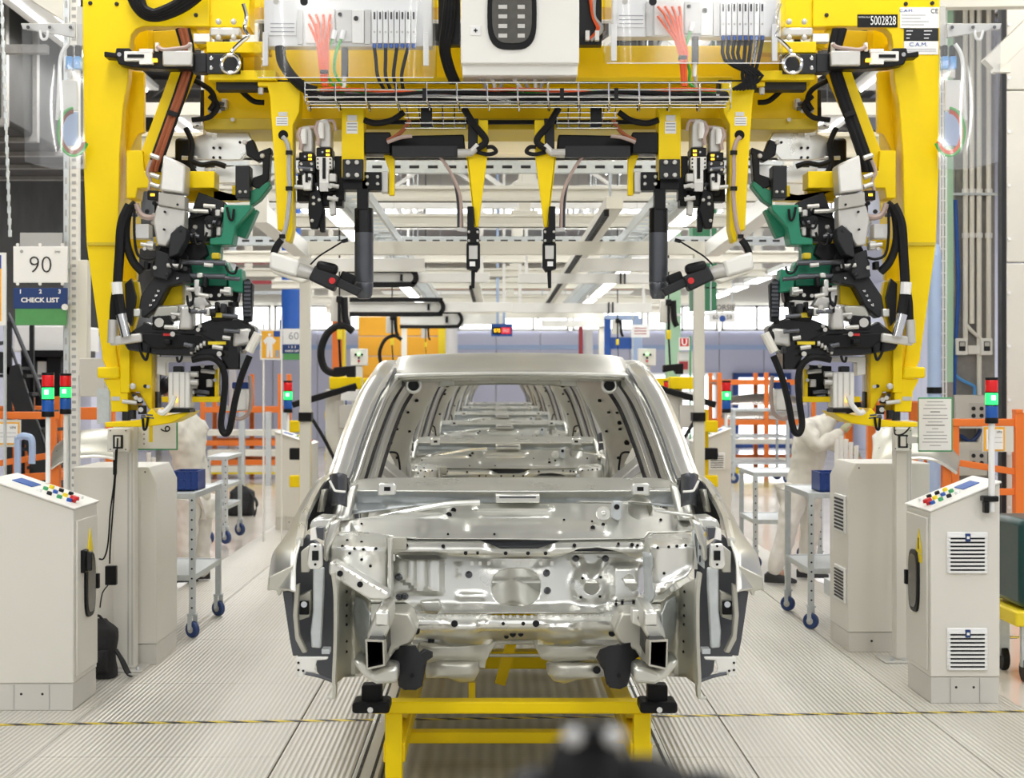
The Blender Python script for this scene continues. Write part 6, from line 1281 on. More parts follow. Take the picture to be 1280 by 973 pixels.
    for s in (-1, 1):
        sd = Vector(gaze).cross(up).normalized()
        p = hed+Vector(gaze).normalized()*.082+sd*.032*s+up*.0; MB().rings([(p-Vector(gaze).normalized()*.008, .011), (p+Vector(gaze).normalized()*.006, .006)], 8).build('eye', 'white').parent = body
        p = hed+sd*.083*s; MB().rings([(p-up*.03, .008), (p, .018), (p+up*.03, .012)], 8).build('ear', 'skin_tone').parent = body
    MB().rings([(hed+Vector(gaze).normalized()*.08+up*.01, .008), (nose-up*.02, .016), (nose-up*.032, .006)], 8).build('nose', 'skin_tone').parent = body
    MB().bar(hed+Vector(gaze).normalized()*.082-up*.058-sd*.025, hed+Vector(gaze).normalized()*.082-up*.058+sd*.025, .008).build('mouth', 'red_beam').parent = body
    return body
W = 13.3
person('worker in off-white overalls standing upright behind the cart, facing the steel panels', dict(
    pelvis=P(245, 622, W), chest=P(232, 545, W), neck=P(224, 512, W), head=P(216, 492, W),
    lsh=P(250, 535, W+.15), lel=P(222, 545, W+.35), lwr=P(190, 548, W+.35), lha=P(176, 547, W+.35),
    rsh=P(214, 537, W-.18), rel=P(186, 556, W-.25), rwr=P(160, 548, W-.1), rha=P(146, 545, W-.05),
    lhip=P(252, 632, W+.1), lkn=P(250, 680, W+.08), lan=P(252, 718, W+.1), ltoe=(-.20, -.05, 0),
    rhip=P(236, 632, W-.1), rkn=P(232, 685, W-.12), ran=P(236, 722, W-.1), rtoe=(-.20, -.08, 0)), (-1, .1, -.2))
person('worker in off-white overalls leaning forward with a long stride, gloved hands at the machine', dict(
    pelvis=P(1000, 612, W), chest=P(1018, 548, W), neck=P(1037, 523, W-.05), head=P(1055, 513, W-.1),
    lsh=P(1008, 532, W+.18), lel=P(1040, 556, W+.2), lwr=P(1064, 560, W+.1), lha=P(1074, 572, W+.05),
    rsh=P(1008, 534, W-.2), rel=P(1022, 560, W-.32), rwr=P(1052, 540, W-.25), rha=P(1064, 528, W-.22),
    lhip=P(1012, 622, W+.1), lkn=P(1012, 668, W+.12), lan=P(1006, 712, W+.2), ltoe=(.20, -.04, 0),
    rhip=P(992, 622, W-.1), rkn=P(984, 668, W-.15), ran=P(966, 716, W-.15), rtoe=(.19, -.06, 0)), (1, -.1, -.35))
# ================================================================ rails, racks, panels at the sides
def fence(name, label, posts, rails, m='orange', cat='barrier', extra=None):
    x, y = posts[0][0], posts[0][1]; t = thing(name, label, cat, (x, y, -.06))
    for px, py, z0, z1, w_ in posts: MB().box(px-w_/2, px+w_/2, py-w_/2, py+w_/2, z0, z1).build('post', m, t, bevel=.006)
    for a, b, h in rails: MB().bar(a, b, .05, h).build('rail', m, t, bevel=.005)
    return t
Y = 11.9
f1 = fence('guard_rail', 'orange guard rail behind the console with two vents', [(P(1274, 0, Y).x, Y, -.06, P(0, 516, Y).z, .085), (P(1193, 0, Y+.02).x, Y+.02, -.06, P(0, 525, Y).z, .06)],
   [(P(1190, 528.5, Y), P(1290, 528.5, Y), .058), (P(1194, 578, Y), P(1275, 591, Y), .05), (P(1190, 615, Y), P(1275, 615, Y), .05)])
MB().pbox(1270, 512, 1279, 517, Y-.05, .1).build('cap', 'orange', f1, bevel=.004)
vp = thing('paper_holder', 'orange framed paper marked VP4 on the guard rail behind the vented console', 'sign', P(1246, 565, Y-.06))
MB().pbox(1228, 533, 1267, 565, Y-.06, .01).build('backing', 'cabinet', vp); MB().pbox(1230, 534, 1256, 564, Y-.066, .006).build('orange_frame', 'orange_wall', vp); MB().pbox(1233, 537, 1254, 562, Y-.070, .004).build('sheet', 'paper', vp); text('VP4', P(1249, 540.5, Y-.0715), .026, 'ink', vp)
for v in (547, 553): MB().pbox(1235, v, 1253, v+.6, Y-.0715, .002).build('print_line', 'ink_grey', vp)
MB().pbox(1240, 530, 1244, 536, Y-.05, .02).build('hook', 'cast', vp)
Y = 12.6
f2 = fence('guard_rail', 'long orange guard rail behind the console by the stairs', [(P(66, 0, Y).x, Y, -.06, P(0, 516, Y).z, .06), (P(-12, 0, Y).x, Y, -.06, P(0, 516, Y).z, .06), (P(138, 0, Y).x, Y, -.06, P(0, 512, Y).z, .07)],
   [(P(-30, 519.5, Y), P(76, 519.5, Y), .06), (P(76, 517, Y), P(142, 517, Y), .10), (P(-30, 584, Y), P(60, 570, Y), .05), (P(20, 598, Y), P(140, 590, Y), .06), (P(-30, 610, Y), P(66, 606, Y), .04)])
vp = thing('paper_holder', 'orange framed paper marked VP4 hanging on the rail by the stairs', 'sign', P(10, 559, Y-.06))
MB().pbox(-20, 525, 26, 559, Y-.06, .01).build('backing', 'cabinet', vp); MB().pbox(-20, 528, 24, 556, Y-.066, .006).build('orange_frame', 'orange_wall', vp); MB().pbox(-20, 530, 22, 554, Y-.07, .004).build('sheet', 'paper', vp); text('VP4', P(16, 535, Y-.0715), .03, 'ink', vp)
for v in (541, 546): MB().pbox(-5, v, 20, v+.6, Y-.0715, .002).build('print_line', 'ink_grey', vp)
MB().pbox(4, 520, 8, 527, Y-.05, .02).build('hook', 'cast', vp)
# pressed steel side panels waiting on stands
def arc_panel(label, pts_in, pts_out, Y, d, m='steel'):
    base = P((pts_in[0][0]+pts_in[-1][0])/2, 600, Y); t = thing('body_side_panel', label, 'car panel', (base.x, Y, -.06))
    a = spline([P(u, v, Y) for u, v in pts_in], 6); b = spline([P(u, v, Y+d) for u, v in pts_out], 6); n = len(a)-1
    o = MB().grid(lambda s, q: a[int(round(q*n))].lerp(b[int(round(q*n))], s)+Vector((0, -.04*math.sin(math.pi*s), .03*math.sin(math.pi*s))), 6, n).build('panel_skin', m, t, solid=.01)
    MB().tube(a, .012, 6, 1).build('rolled_edge', 'steel_bright', o)
    for k in range(4): p = a[int((k+.7)*n/5)].lerp(b[int((k+.7)*n/5)], .45)+Vector((0, -.05, .01)); MB().cyl(p, p+Vector((0, .03, 0)), .012, n=8).build('hole', 'black', o)
    lo = min(p.z for p in a)
    for k in (.12, .88): p = a[int(k*n)]; MB().box(p.x-.03, p.x+.03, Y+.02, Y+.08, -.06, p.z+.01).build('stand_leg', 'orange', t)
    MB().box(a[0].x, a[-1].x, Y+.02, Y+.08, .55, .62).build('stand_bar', 'orange', t)
arc_panel('arched steel wheel panel standing by the socket post and the stairs', [(64, 586), (80, 576), (110, 571), (140, 573), (165, 585)], [(70, 556), (90, 542), (112, 537), (145, 538), (175, 556)], 11.6, .35, 'steel_dull')
arc_panel('arched steel wheel panel behind the green framed notice', [(1088, 590), (1110, 578), (1140, 573), (1170, 576), (1196, 592)], [(1090, 545), (1110, 530), (1140, 526), (1170, 540), (1200, 572)], 11.4, .35, 'steel_dull')
t = thing('steel_tube_bundle', 'rack of pale upright tubes in front of the leaning worker', 'tube rack', P(1052, 760, 12.4)); t.location.z = 0
for k, u in enumerate((1044, 1050, 1056, 1062, 1069)): MB().cyl(Vector((P(u, 0, 12.3).x, 12.3+.05*k, .1)), P(u+2, 545+abs(k-1)*4, 12.3+.05*k), .017, n=10).build('tube', 'white_paint', t)
MB().box(P(1040, 0, 12.3).x, P(1072, 0, 12.3).x, 12.25, 12.6, 0, .12).build('rack_base', 'galv', t)
t = thing('steel_tube_bundle', 'rack of pale upright tubes beside the upright worker', 'tube rack', P(200, 760, 12.0)); t.location.z = 0
for k, u in enumerate((183, 190, 198, 206)): MB().cyl(Vector((P(u, 0, 12).x, 12+.05*k, .1)), P(u+3-k, 566+k*6, 12+.05*k), .017, n=10).build('tube', 'white_paint', t)
MB().box(P(178, 0, 12).x, P(212, 0, 12).x, 11.95, 12.25, 0, .12).build('rack_base', 'galv', t)
# orange transport racks further back
def rack(label, x0, x1, y0, y1, zt, shelves, wb_='wood'):
    t = thing('storage_rack', label, 'rack', ((x0+x1)/2, (y0+y1)/2, -.06))
    for x in (x0, (x0+x1)/2, x1):
        for y in (y0, y1): MB().box(x-.04, x+.04, y-.04, y+.04, -.06, zt).build('post', 'orange', t, bevel=.006)
    for z in shelves:
        for y in (y0, y1): MB().box(x0, x1, y-.03, y+.03, z-.05, z+.05).build('rail', 'orange', t, bevel=.005)
        MB().box(x0, x1, y0, y1, z-.02, z).build('shelf', 'concrete', t)
    MB().box(x0, x1, y0-.06, y0-.02, .04, .12).build('bumper', 'hazard_yellow', t)
    return t
rack('orange steel rack loaded with curved panels near the pale wall', 4.15, 5.9, 29, 30.2, 1.88, (1.70, .95, .25))
rack('orange steel rack beside the far console and yellow bumper', -5.3, -3.9, 28.2, 29.4, 1.85, (1.2, .6, .25))
rack('orange steel rack near the leaning worker and arched panel', 3.75, 4.6, 15.6, 16.6, 1.50, (1.45, .3))
rack('orange steel rack close to the stairs and arched panel', -5.6, -4.6, 15.4, 16.4, 1.55, (1.4, .4))
for i, (z, lab) in enumerate(((1.0, 'curved silver sheet lying on the orange rack deck by the pale wall'), (1.27, 'curved silver sheet lying on top of another sheet in the rack'))):
    t = thing('pressed_sheet', lab, 'car panel', (5, 29.5, z)); MB().grid(lambda a, b: Vector((4.3+1.5*a, 29.1+.9*b, z+.02+.20*math.sin(math.pi*b)*(.6+.4*math.sin(3*a)))), 12, 8).build('skin', 'steel_bright', t, solid=.01); MB().tube([Vector((4.3+1.5*k/6, 29.1, z+.02)) for k in range(7)], .015, 6, 2).build('hem', 'white_paint', t)
# cream shelving with boards, left middle
t = thing('flow_shelf', 'cream two-tier flow shelf in front of the orange rack', 'shelf', P(330, 640, 26.5)); t.location.z = -.06
for u in (302, 335, 355): MB().box(P(u, 0, 26.5).x-.045, P(u, 0, 26.5).x+.045, 26.5, 26.6, -.06, P(0, 515, 26.5).z).build('upright', 'galv', t)
for v in (541, 566, 586): MB().bar(P(262, v, 26.8), P(360, v, 26.8), .4, .1).build('board', 'cream_beam', t, bevel=.006)
t = thing('flow_shelf', 'cream flow shelf with boards and yellow base beyond the white trolley', 'shelf', P(950, 640, 27)); t.location.z = -.06
for u in (915, 985): MB().box(P(u, 0, 27.9).x-.03, P(u, 0, 27.9).x+.03, 27.9, 27.96, -.06, P(0, 520, 27.9).z).build('upright', 'galv', t)
for v, mm in ((552, 'cream_beam'), (576, 'cream_beam'), (589, 'hazard_yellow')): MB().bar(P(910, v, 28.1), P(990, v, 28.1), .3, .09).build('board', mm, t, bevel=.006)
# ---- stairs at the side
st_ = thing('access_stairs', 'dark steel stairs with sloping handrails behind the orange guard rail', 'stairs', (P(40, 0, 14.5).x, 14.5, -.06)); Y = 14.5
for dy in (0, .7):
    MB().bar(P(-10, 452, Y+dy), P(14, 455, Y+dy), .05, .2).build('landing_edge', 'charcoal', st_); MB().bar(P(14, 458, Y+dy), P(72, 650, Y+dy), .05, .16).build('stringer', 'charcoal', st_)
    MB().tube([P(-10, 428, Y+dy), P(8, 428, Y+dy), P(12, 402, Y+dy), P(16, 404, Y+dy), P(70, 545, Y+dy), P(72, 650, Y+dy)], .02, 8, 2).build('handrail', 'steel_dark', st_); MB().tube([P(12, 430, Y+dy), P(58, 560, Y+dy)], .014, 6).build('mid_rail', 'steel_dark', st_)
    MB().box(P(12, 0, Y).x-.02, P(12, 0, Y).x+.02, Y+dy-.02, Y+dy+.02, -.06, P(0, 402, Y).z).build('newel', 'charcoal', st_)
for k in range(8): p = P(16+k*7, 470+k*23, Y); MB().box(p.x-.13, p.x+.13, Y, Y+.7, p.z-.015, p.z+.015).build('tread', 'charcoal', st_)
MB().box(P(-30, 0, Y).x, P(12, 0, Y).x, Y, Y+.7, P(0, 458, Y).z-.03, P(0, 458, Y).z).build('landing', 'charcoal', st_)
# machine behind the station post
t = thing('press_machine', 'dark machine with white upper hood behind the check list board', 'machine', (P(50, 0, 19).x, 19.4, -.06)); Y = 19
MB().pbox(16, 407, 98, 440, Y, 1.0).build('hood', 'white', t, bevel=.02); MB().pbox(26, 438, 98, 446, Y-.1, .8).build('bridge', 'black', t)
for a, b in ((26, 44), (58, 76)): MB().box(P(a, 0, Y).x, P(b, 0, Y).x, Y, Y+.5, -.06, P(0, 440, Y).z).build('column', 'black', t, bevel=.01)
MB().pbox(44, 452, 58, 474, Y+.1, .3).build('work_light', 'white', t); MB().box(P(10, 0, Y).x, P(98, 0, Y).x, Y+.6, Y+1.0, -.06, P(0, 440, Y).z).build('back_panel', 'lavender', t)
t = thing('duct_trunk', 'big dark ventilation trunk under the roof beyond the hanging chain', 'duct', (-6.2, 17, 4.0))
MB().box(-8.9, -5.2, 16.3, 21.2, 4.45, 6.0).build('trunk', 'roof_dark', t, bevel=.05); 
for k in range(5): MB().box(-8.95, -5.15, 16.4+k*1.1, 16.5+k*1.1, 4.4, 6.05).build('joint_band', 'concrete', t)
for k in range(2): MB().cyl((-7.5+k*1.6, 15.2, 3.6), (-7.5+k*1.6, 15.2, 8.9), .05, n=8).build('drop_pipe', 'concrete', t)
MB().bar((-8.9, 15, 5.1), (-5.0, 15.2, 3.75), .12).build('sloping_pipe', 'concrete', t); MB().bar((-8.9, 15.5, 4.3), (-5.0, 15.6, 3.9), .12).build('sloping_pipe', 'charcoal', t)
t = thing('blue_hose', 'pale blue hose looped over the rail by the stairs', 'hose', P(30, 600, 12.45)); t.location.z = -.06
MB().tube([Vector((P(22, 0, 12.4).x, 12.4, -.06)), P(22, 570, 12.4), P(24, 548, 12.4), P(34, 546, 12.4), P(40, 552, 12.4), P(40, 580, 12.4)], .028, 8).build('hose', 'pale_blue', t)
# ================================================================ side structures on the column side
Y = 13.2
cc = thing('concrete_column', 'rough concrete column carrying cream conduits and switch boxes', 'column', (P(1218, 0, Y).x, Y, -.06))
MB().box(P(1193, 0, Y).x, P(1244, 0, Y).x, Y, Y+.4, -.06, 9).build('shaft', 'concrete', cc, bevel=.01)
for u, v0 in ((1205, 425), (1213, 405), (1222, 560), (1234, 425)): MB().cyl(Vector((P(u, 0, Y).x, Y-.04, P(0, v0, Y).z)), Vector((P(u, 0, Y).x, Y-.04, 5.4)), .021, n=10).build('conduit', 'cream_beam', cc)
for v in (237, 292): 
    for u in (1205, 1213, 1222, 1234): MB().cyl(Vector((P(u, 0, Y).x, Y-.04, P(0, v, Y).z)), Vector((P(u, 0, Y).x, Y-.04, P(0, v+6, Y).z)), .03, n=10).build('coupling', 'white_paint', cc)
MB().pbox(1190, 241, 1262, 244, Y-.07, .03).build('strut_rail', 'galv', cc)
for u in (1195, 1226):
    o = MB().pbox(u, 423, u+15, 444, Y-.10, .1).build('socket_box', 'white_paint', cc, bevel=.008); MB().pbox(u+4, 427, u+12, 439, Y-.105, .02).build('socket_lid', 'charcoal', o, bevel=.004); MB().pbox(u+5, 428, u+11, 433, Y-.108, .02).build('socket_face', 'cast', o)
MB().pbox(1210, 432, 1226, 443, Y-.07, .07).build('switch', 'white_paint', cc, bevel=.006); MB().ptube([(1208, 406), (1216, 415), (1226, 424), (1228, 436)], .016, Y=Y-.05).build('flex_conduit', 'cream_beam', cc)
for k, v in enumerate((494, 553)):
    o = MB().pbox(1194, v, 1234, v+42, Y-.14, .13).build('switch_cabinet', 'cabinet', cc, bevel=.006); MB().pbox(1212, v+10, 1232, v+34, Y-.146, .02).build('socket_field', 'cabinet_base', o)
    for i in range(2):
        for j in range(2): MB().cyl(P(1217+i*10, v+17+j*9, Y-.155), P(1217+i*10, v+17+j*9, Y-.14), .018, n=10).build('socket', 'charcoal', o)
MB().ptube([(1194, 250), (1196, 300), (1198, 360), (1195, 420), (1193, 470), (1192, 520)], .018, Y=Y-.06).build('blue_cable', 'blue', cc); MB().ptube([(1192, 466), (1200, 474), (1212, 480), (1218, 484), (1218, 494)], .014, Y=Y-.06).build('blue_cable', 'blue_light', cc); MB().ptube([(1193, 555), (1200, 545), (1212, 552), (1222, 545), (1226, 535)], .018, Y=Y-.06).build('dark_cable', 'navy', cc)
t = thing('wire_ladder', 'white wire cable ladder rising beside the pale green strip', 'cable ladder', (P(1179, 0, 12.9).x, 12.9, -.06))
for u in (1175.5, 1179, 1183): MB().box(P(u, 0, 12.9).x-.005, P(u, 0, 12.9).x+.005, 12.9, 12.91, -.06, 5.0).build('wire', 'white', t)
for k in range(48): z = .1+k*.1; MB().box(P(1175, 0, 12.9).x, P(1183.5, 0, 12.9).x, 12.905, 12.915, z, z+.008).build('rung', 'white', t)
t = thing('cover_strip', 'pale green vertical cover strip between wire ladder and concrete column', 'strip', (P(1188, 0, 13.1).x, 13.1, -.06)); MB().box(P(1184.5, 0, 13.1).x, P(1191.5, 0, 13.1).x, 13.1, 13.18, 1.7, 5.0).build('upper_cover', 'green_pale', t); MB().box(P(1184.5, 0, 13.1).x, P(1191.5, 0, 13.1).x, 13.1, 13.18, -.06, 1.7).build('lower_cover', 'concrete', t)
t = thing('vertical_pipe', 'pale blue pipe with black band behind the yellow gate column', 'pipe', (P(1168, 0, 12.6).x, 12.6, -.06)); x = P(1168, 0, 12.6).x
MB().cyl((x, 12.6, -.06), (x, 12.6, 2.72), .055, n=18).build('pipe', 'pale_blue', t); MB().rings([(Vector((x, 12.6, 2.72)), .055), (Vector((x+.015, 12.6, 2.80)), .03), (Vector((x+.02, 12.6, 2.82)), .01)], 18).build('pipe_cap', 'pale_blue', t); zb = P(0, 492, 12.6).z; MB().cyl((x, 12.6, zb), (x, 12.6, zb+.05), .06, n=18).build('band', 'black', t)
t = thing('white_enclosure', 'tall light grey enclosure panel past the concrete column', 'enclosure', (P(1285, 0, 12.2).x, 12.4, -.06)); x0 = P(1258, 0, 12.2).x
for k in range(4): MB().box(x0, x0+1.1, 12.2, 12.28, -.06+1.35*k, 1.28+1.35*k).build('panel', 'cabinet', t, bevel=.008)
MB().box(x0-.035, x0, 12.2, 12.3, -.06, 5.3).build('edge_profile', 'charcoal', t)
for k in range(12): MB().cyl((x0+.02, 12.19, .3+k*.42), (x0+.02, 12.2, .3+k*.42), .014, n=8).build('screw', 'white', t)
t = thing('roof_bracing', 'cream roof brace with sloping strut above the film pouch by the concrete column', 'beam', (3.9, 11.6, 4.3))
MB().bar(P(1165, 4, 11.6), P(1300, 2, 11.6), .1, .09).build('top_beam', 'cream_beam', t, bevel=.006); MB().bar(P(1236, 84, 11.62), P(1300, 22, 11.62), .1, .14).build('strut', 'cream_beam', t, bevel=.006); MB().bar(P(1240, 86, 11.6), P(1262, 86, 11.6), .06, .06).build('stub', 'cream_beam', t); MB().box(P(1290, 0, 11.6).x, P(1296, 0, 11.6).x, 11.6, 11.7, P(0, 20, 11.6).z, 9).build('hanger_post', 'cream_beam', t)
t = thing('roof_bracing', 'pale sloping roof brace above the film pouch by the hanging chain', 'beam', (-3.3, 11.6, 4.3))
MB().bar(P(28, -20, 11.6), P(100, 26, 11.6), .1, .14).build('strut', 'cream_beam', t, bevel=.006); MB().bar(P(-20, 62, 14.5), P(60, 62, 14.5), .08, .08).build('stub', 'concrete', t); MB().box(P(28, 0, 11.6).x-.03, P(28, 0, 11.6).x+.03, 11.6, 11.7, P(0, -15, 11.6).z, 9).build('hanger_post', 'cream_beam', t)
# bin and chock at the side
t = thing('wheeled_bin', 'dark green wheeled bin on a yellow base', 'bin', (P(1287, 0, 9.1).x, 9.2, -.06)); a = P(1271, 0, 9.1).x
MB().box(a+.02, a+.45, 9.1, 9.6, P(0, 762, 9.1).z, P(0, 650, 9.1).z).build('tub', 'dark_green', t, bevel=.04); MB().box(a-.02, a+.47, 9.06, 9.64, P(0, 783, 9.1).z, P(0, 764, 9.1).z).build('base', 'hazard_yellow', t, bevel=.012)
for y, wx in ((9.15, a), (9.55, a), (9.15, a+.31), (9.55, a+.31)):
    o = MB().cyl((wx+.05, y, .01), (wx+.09, y, .01), .07, n=18).build('wheel', 'rubber', t, bevel=.006); MB().box(wx+.04, wx+.10, y-.02, y+.02, .03, P(0, 781, 9.1).z).build('fork', 'galv', o)
t = thing('number_chock', 'yellow and orange chock numbered six beside the vented console', 'chock', (P(1258, 0, 12.4).x, 12.4, -.06)); Y = 12.4
MB().pp([(1245, 655), (1262, 655), (1267, 660), (1267, 672), (1245, 672)], Y, .2).build('number_block', 'hazard_yellow', t, bevel=.01); text('6', P(1252, 660.5, Y-.002), .075, 'ink', t, off=.002)
MB().pp([(1245, 672), (1268, 672), (1270, 690), (1265, 696), (1245, 696)], Y+.02, .15).build('frame', 'orange', t, bevel=.01); MB().pbox(1252, 679, 1263, 690, Y+.01, .02).build('opening', 'cabinet', t); MB().pbox(1240, 696, 1270, 706, Y-.02, .25).build('base', 'hazard_yellow', t, bevel=.006); MB().box(P(1245, 0, Y).x, P(1266, 0, Y).x, Y, Y+.2, -.06, P(0, 705, Y).z).build('foot', 'charcoal', t)
# ================================================================ signs along the line
Y = 16.6
t = thing('number_board', 'white board reading sixty beside the portal post', 'sign', P(366, 430, Y)); MB().pbox(354, 411, 378, 430, Y, .02).build('board', 'paper', t); text('60', P(367, 420.5, Y-.004), .115, 'ink_grey', t); MB().box(P(351, 0, Y).x, P(352.6, 0, Y).x, Y, Y+.03, -.06, P(0, 395, Y).z).pbox(352, 418, 355, 420, Y+.02, .02).build('stand', 'white_paint', t)
t = thing('checklist_board', 'small navy check list board with green pocket under the sixty board', 'sign', P(366, 450, Y)); MB().pbox(353, 431, 377, 442, Y, .02).build('board', 'navy', t); text('CHECK LIST', P(365, 439, Y-.004), .028, 'paper', t, off=.001); text('1  2  3', P(365, 434, Y-.004), .032, 'paper', t, off=.001); MB().pbox(354, 442, 377, 450, Y+.002, .015).build('green_pocket', 'green_sheet', t); MB().box(P(355, 0, Y).x, P(356, 0, Y).x, Y+.02, Y+.045, P(0, 448, Y).z, P(0, 430.6, Y).z).build('strap', 'galv', t)
t = thing('safety_poster', 'orange safety poster showing white overalls, beside the sixty board', 'sign', P(338, 450, Y)); MB().pbox(325, 412, 351, 450, Y, .012).build('border', 'paper', t); MB().pbox(327, 414, 350, 448, Y-.003, .004).build('field', 'orange_wall', t)
MB().pp([(334, 421), (340, 421), (345, 426), (342, 431), (340.5, 428), (341, 447), (338, 447), (337, 435), (336, 447), (333, 447), (333.5, 428), (331.5, 431), (329, 426)], Y-.006, .004).build('overall_print', 'paper', t); MB().cyl(P(337, 418.5, Y-.003), P(337, 418.5, Y-.006), .016, n=12).build('hood_print', 'paper', t); MB().pbox(342, 414, 350, 421, Y-.006, .004).build('blue_patch', 'ink_blue', t); MB().pbox(344, 438, 349, 447, Y-.006, .004).build('print_block', 'ink_grey', t)
MB().box(P(328, 0, Y).x, P(330, 0, Y).x, Y+.012, Y+.04, -.06, P(0, 405, Y).z).build('stand', 'white_paint', t)
Y = 24
t = thing('led_display', 'blue framed counter display with yellow and red digits over the line', 'display', P(627, 420, Y)); MB().pbox(614, 405, 640.5, 420.5, Y, .06).build('case', 'blue', t, bevel=.006); MB().pbox(616, 409, 639, 418, Y-.004, .006).build('screen', 'black', t); MB().pbox(626.5, 409.5, 638.5, 417.5, Y-.006, .004).build('red_field', 'led_red', t); text('070', P(621.3, 413.6, Y-.008), .082, 'led_amber', t, sx=.8); text('060', P(632.5, 413.6, Y-.009), .082, 'paper', t, sx=.8)
for u in (622, 630): MB().box(P(u, 0, Y).x-.02, P(u, 0, Y).x+.02, Y+.01, Y+.05, P(0, 405, Y).z, 9).build('hanger', 'pale_blue', t)
Y = 22
t = thing('aisle_sign', 'white hanging sign with blue disc reading sixty and fifty eight', 'sign', P(902, 403, Y)); MB().pbox(886, 391, 919, 403, Y, .02).build('plate', 'paper', t); text('60', P(894.5, 397, Y-.004), .085, 'ink', t); text('58', P(911.5, 397, Y-.004), .085, 'ink', t); MB().cyl(P(903, 398.5, Y-.006), P(903, 398.5, Y), .045, n=16).build('blue_disc', 'ink_blue', t); MB().pbox(896, 379, 919, 390, Y+.01, .02).build('header', 'cabinet_base', t); text('ORSIE', P(907, 384.8, Y+.006), .105, 'ink', t)
for u in (889, 916): MB().box(P(u, 0, Y).x-.008, P(u, 0, Y).x+.008, Y+.03, Y+.046, P(0, 403, Y).z, 9).build('hanger', 'galv', t)
Y = 20
t = thing('hydrant_sign', 'small red and white sign with the letter U by the green column', 'sign', P(856, 437, Y)); MB().pbox(849, 422, 862, 438, Y, .015).build('border', 'paper', t); MB().pbox(850, 423, 861, 433, Y-.003, .004).build('red_field', 'red', t); text('U', P(855.5, 428.3, Y-.005), .11, 'paper', t, off=.003); MB().box(P(862, 0, Y).x, P(864, 0, Y).x, Y, Y+.03, -.06, P(0, 420, Y).z).build('stand', 'green_frame', t)
t = thing('pocket_board', 'clear pocket board with papers under the letter U sign', 'board', P(856, 470, Y+.1)); MB().pbox(847, 440, 866, 466, Y+.1, .015).build('board', 'cabinet', t); MB().pbox(849, 452, 860, 462, Y+.095, .004).build('papers', 'red_beam', t); MB().pbox(849, 442, 864, 450, Y+.095, .004).build('papers', 'paper', t); MB().box(P(848, 0, Y).x, P(850, 0, Y).x, Y+.115, Y+.14, -.06, P(0, 442, Y).z).build('stand', 'galv', t)
t = thing('info_sheet', 'white sheet hanging on the blue frame near the farther portal', 'sign', P(800, 422, 28)); MB().pbox(789, 406, 812, 422, 28, .015).build('sheet', 'paper', t); 
for k in range(3): MB().pbox(793, 410+k*3.4, 808, 411+k*3.4, 27.996, .004).build('print_line', 'red_beam', t)
MB().box(P(790, 0, 28).x, P(791.5, 0, 28).x, 28.015, 28.04, -.06, P(0, 385, 28).z).build('stand', 'galv', t)
# ================================================================ background masses
t = thing('orange_partition', 'big orange partition wall behind the hanging tools', 'partition', (P(503, 0, 34).x, 34, -.06))
for k in range(3): z0 = -.06; MB().box(P(448, 0, 34).x, P(556, 0, 34).x, 34, 34.15, P(0, 470-k*25, 34).z-.0, P(0, 446-k*25, 34).z).build('board', 'orange_wall', t, bevel=.01)
MB().box(P(448, 0, 34).x, P(556, 0, 34).x, 34.02, 34.13, -.06, P(0, 468, 34).z).build('base', 'orange_wall', t); MB().box(P(548, 0, 34).x, P(557, 0, 34).x, 33.95, 34, -.06, P(0, 398, 34).z).build('edge', 'hazard_yellow', t)
t = thing('orange_partition', 'narrow deep orange panel beside the big orange partition', 'partition', (P(446, 0, 31).x, 31, -.06)); MB().box(P(415, 0, 31).x, P(428, 0, 31).x, 31, 31.2, -.06, P(0, 392, 31).z).build('panel', 'orange', t, bevel=.01); MB().box(P(428, 0, 31).x, P(431, 0, 31).x, 30.97, 31.2, -.06, P(0, 390, 31).z).build('edge', 'hazard_yellow', t)
for (u0, u1, vt, YY, mm, lab) in ((836, 851, 395, 23, 'green_pale', 'pale green column beside the letter U sign'), (866, 896, 250, 25, 'green_wall', 'dark green panel hanging behind the aisle sign'), (352, 376, 310, 26, 'blue', 'dark blue duct hanging above the sixty board'), (553, 572, 405, 39, 'white', 'white round column at the back wall near the orange partition'), (730, 741, 413, 40, 'white', 'slim white column at the back wall by the red pole')):
    t = thing('column', lab, 'column', (P((u0+u1)/2, 0, YY).x, YY, -.06)); x = P((u0+u1)/2, 0, YY).x; r = (P(u1, 0, YY).x-P(u0, 0, YY).x)/2
    if mm in ('white', 'blue'): MB().cyl((x, YY, -.06 if mm == 'white' else P(0, 400, YY).z-.15), (x, YY, 9 if mm == 'blue' else P(0, vt, YY).z), r, n=20).build('shaft', mm, t); MB().cyl((x, YY, P(0, 400, YY).z-.15), (x, YY, P(0, 400, YY).z), r*1.25, n=20).build('collar', mm, t)
    else: MB().box(x-r, x+r, YY, YY+.5, -.06 if mm == 'green_pale' else P(0, 388, YY).z, 9).build('shaft', mm, t, bevel=.01); MB().box(x-r-.03, x+r+.03, YY-.03, YY, P(0, 392, YY).z-.04, P(0, 392, YY).z).build('band', 'white', t)
t = thing('red_pole', 'dark red pole standing before the lavender wall', 'pole', (P(726, 0, 39).x, 39, -.06)); x = P(726, 0, 39).x; MB().cyl((x, 39, -.06), (x, 39, P(0, 408, 39).z), .055, n=12).build('pole', 'red_beam', t); MB().cyl((x, 39, -.06), (x, 39, -.03), .12, n=12).build('flange', 'red_beam', t)
t = thing('machine_gantry', 'blue machine gantry behind the farther portal post', 'gantry', (P(770, 0, 30.5).x, 30.5, -.06))
for u in (758, 797): MB().box(P(u, 0, 30.5).x-.09, P(u, 0, 30.5).x+.09, 30.5, 30.7, -.06, P(0, 398, 30.5).z).build('upright', 'blue' if u < 770 else 'pale_blue', t, bevel=.02)
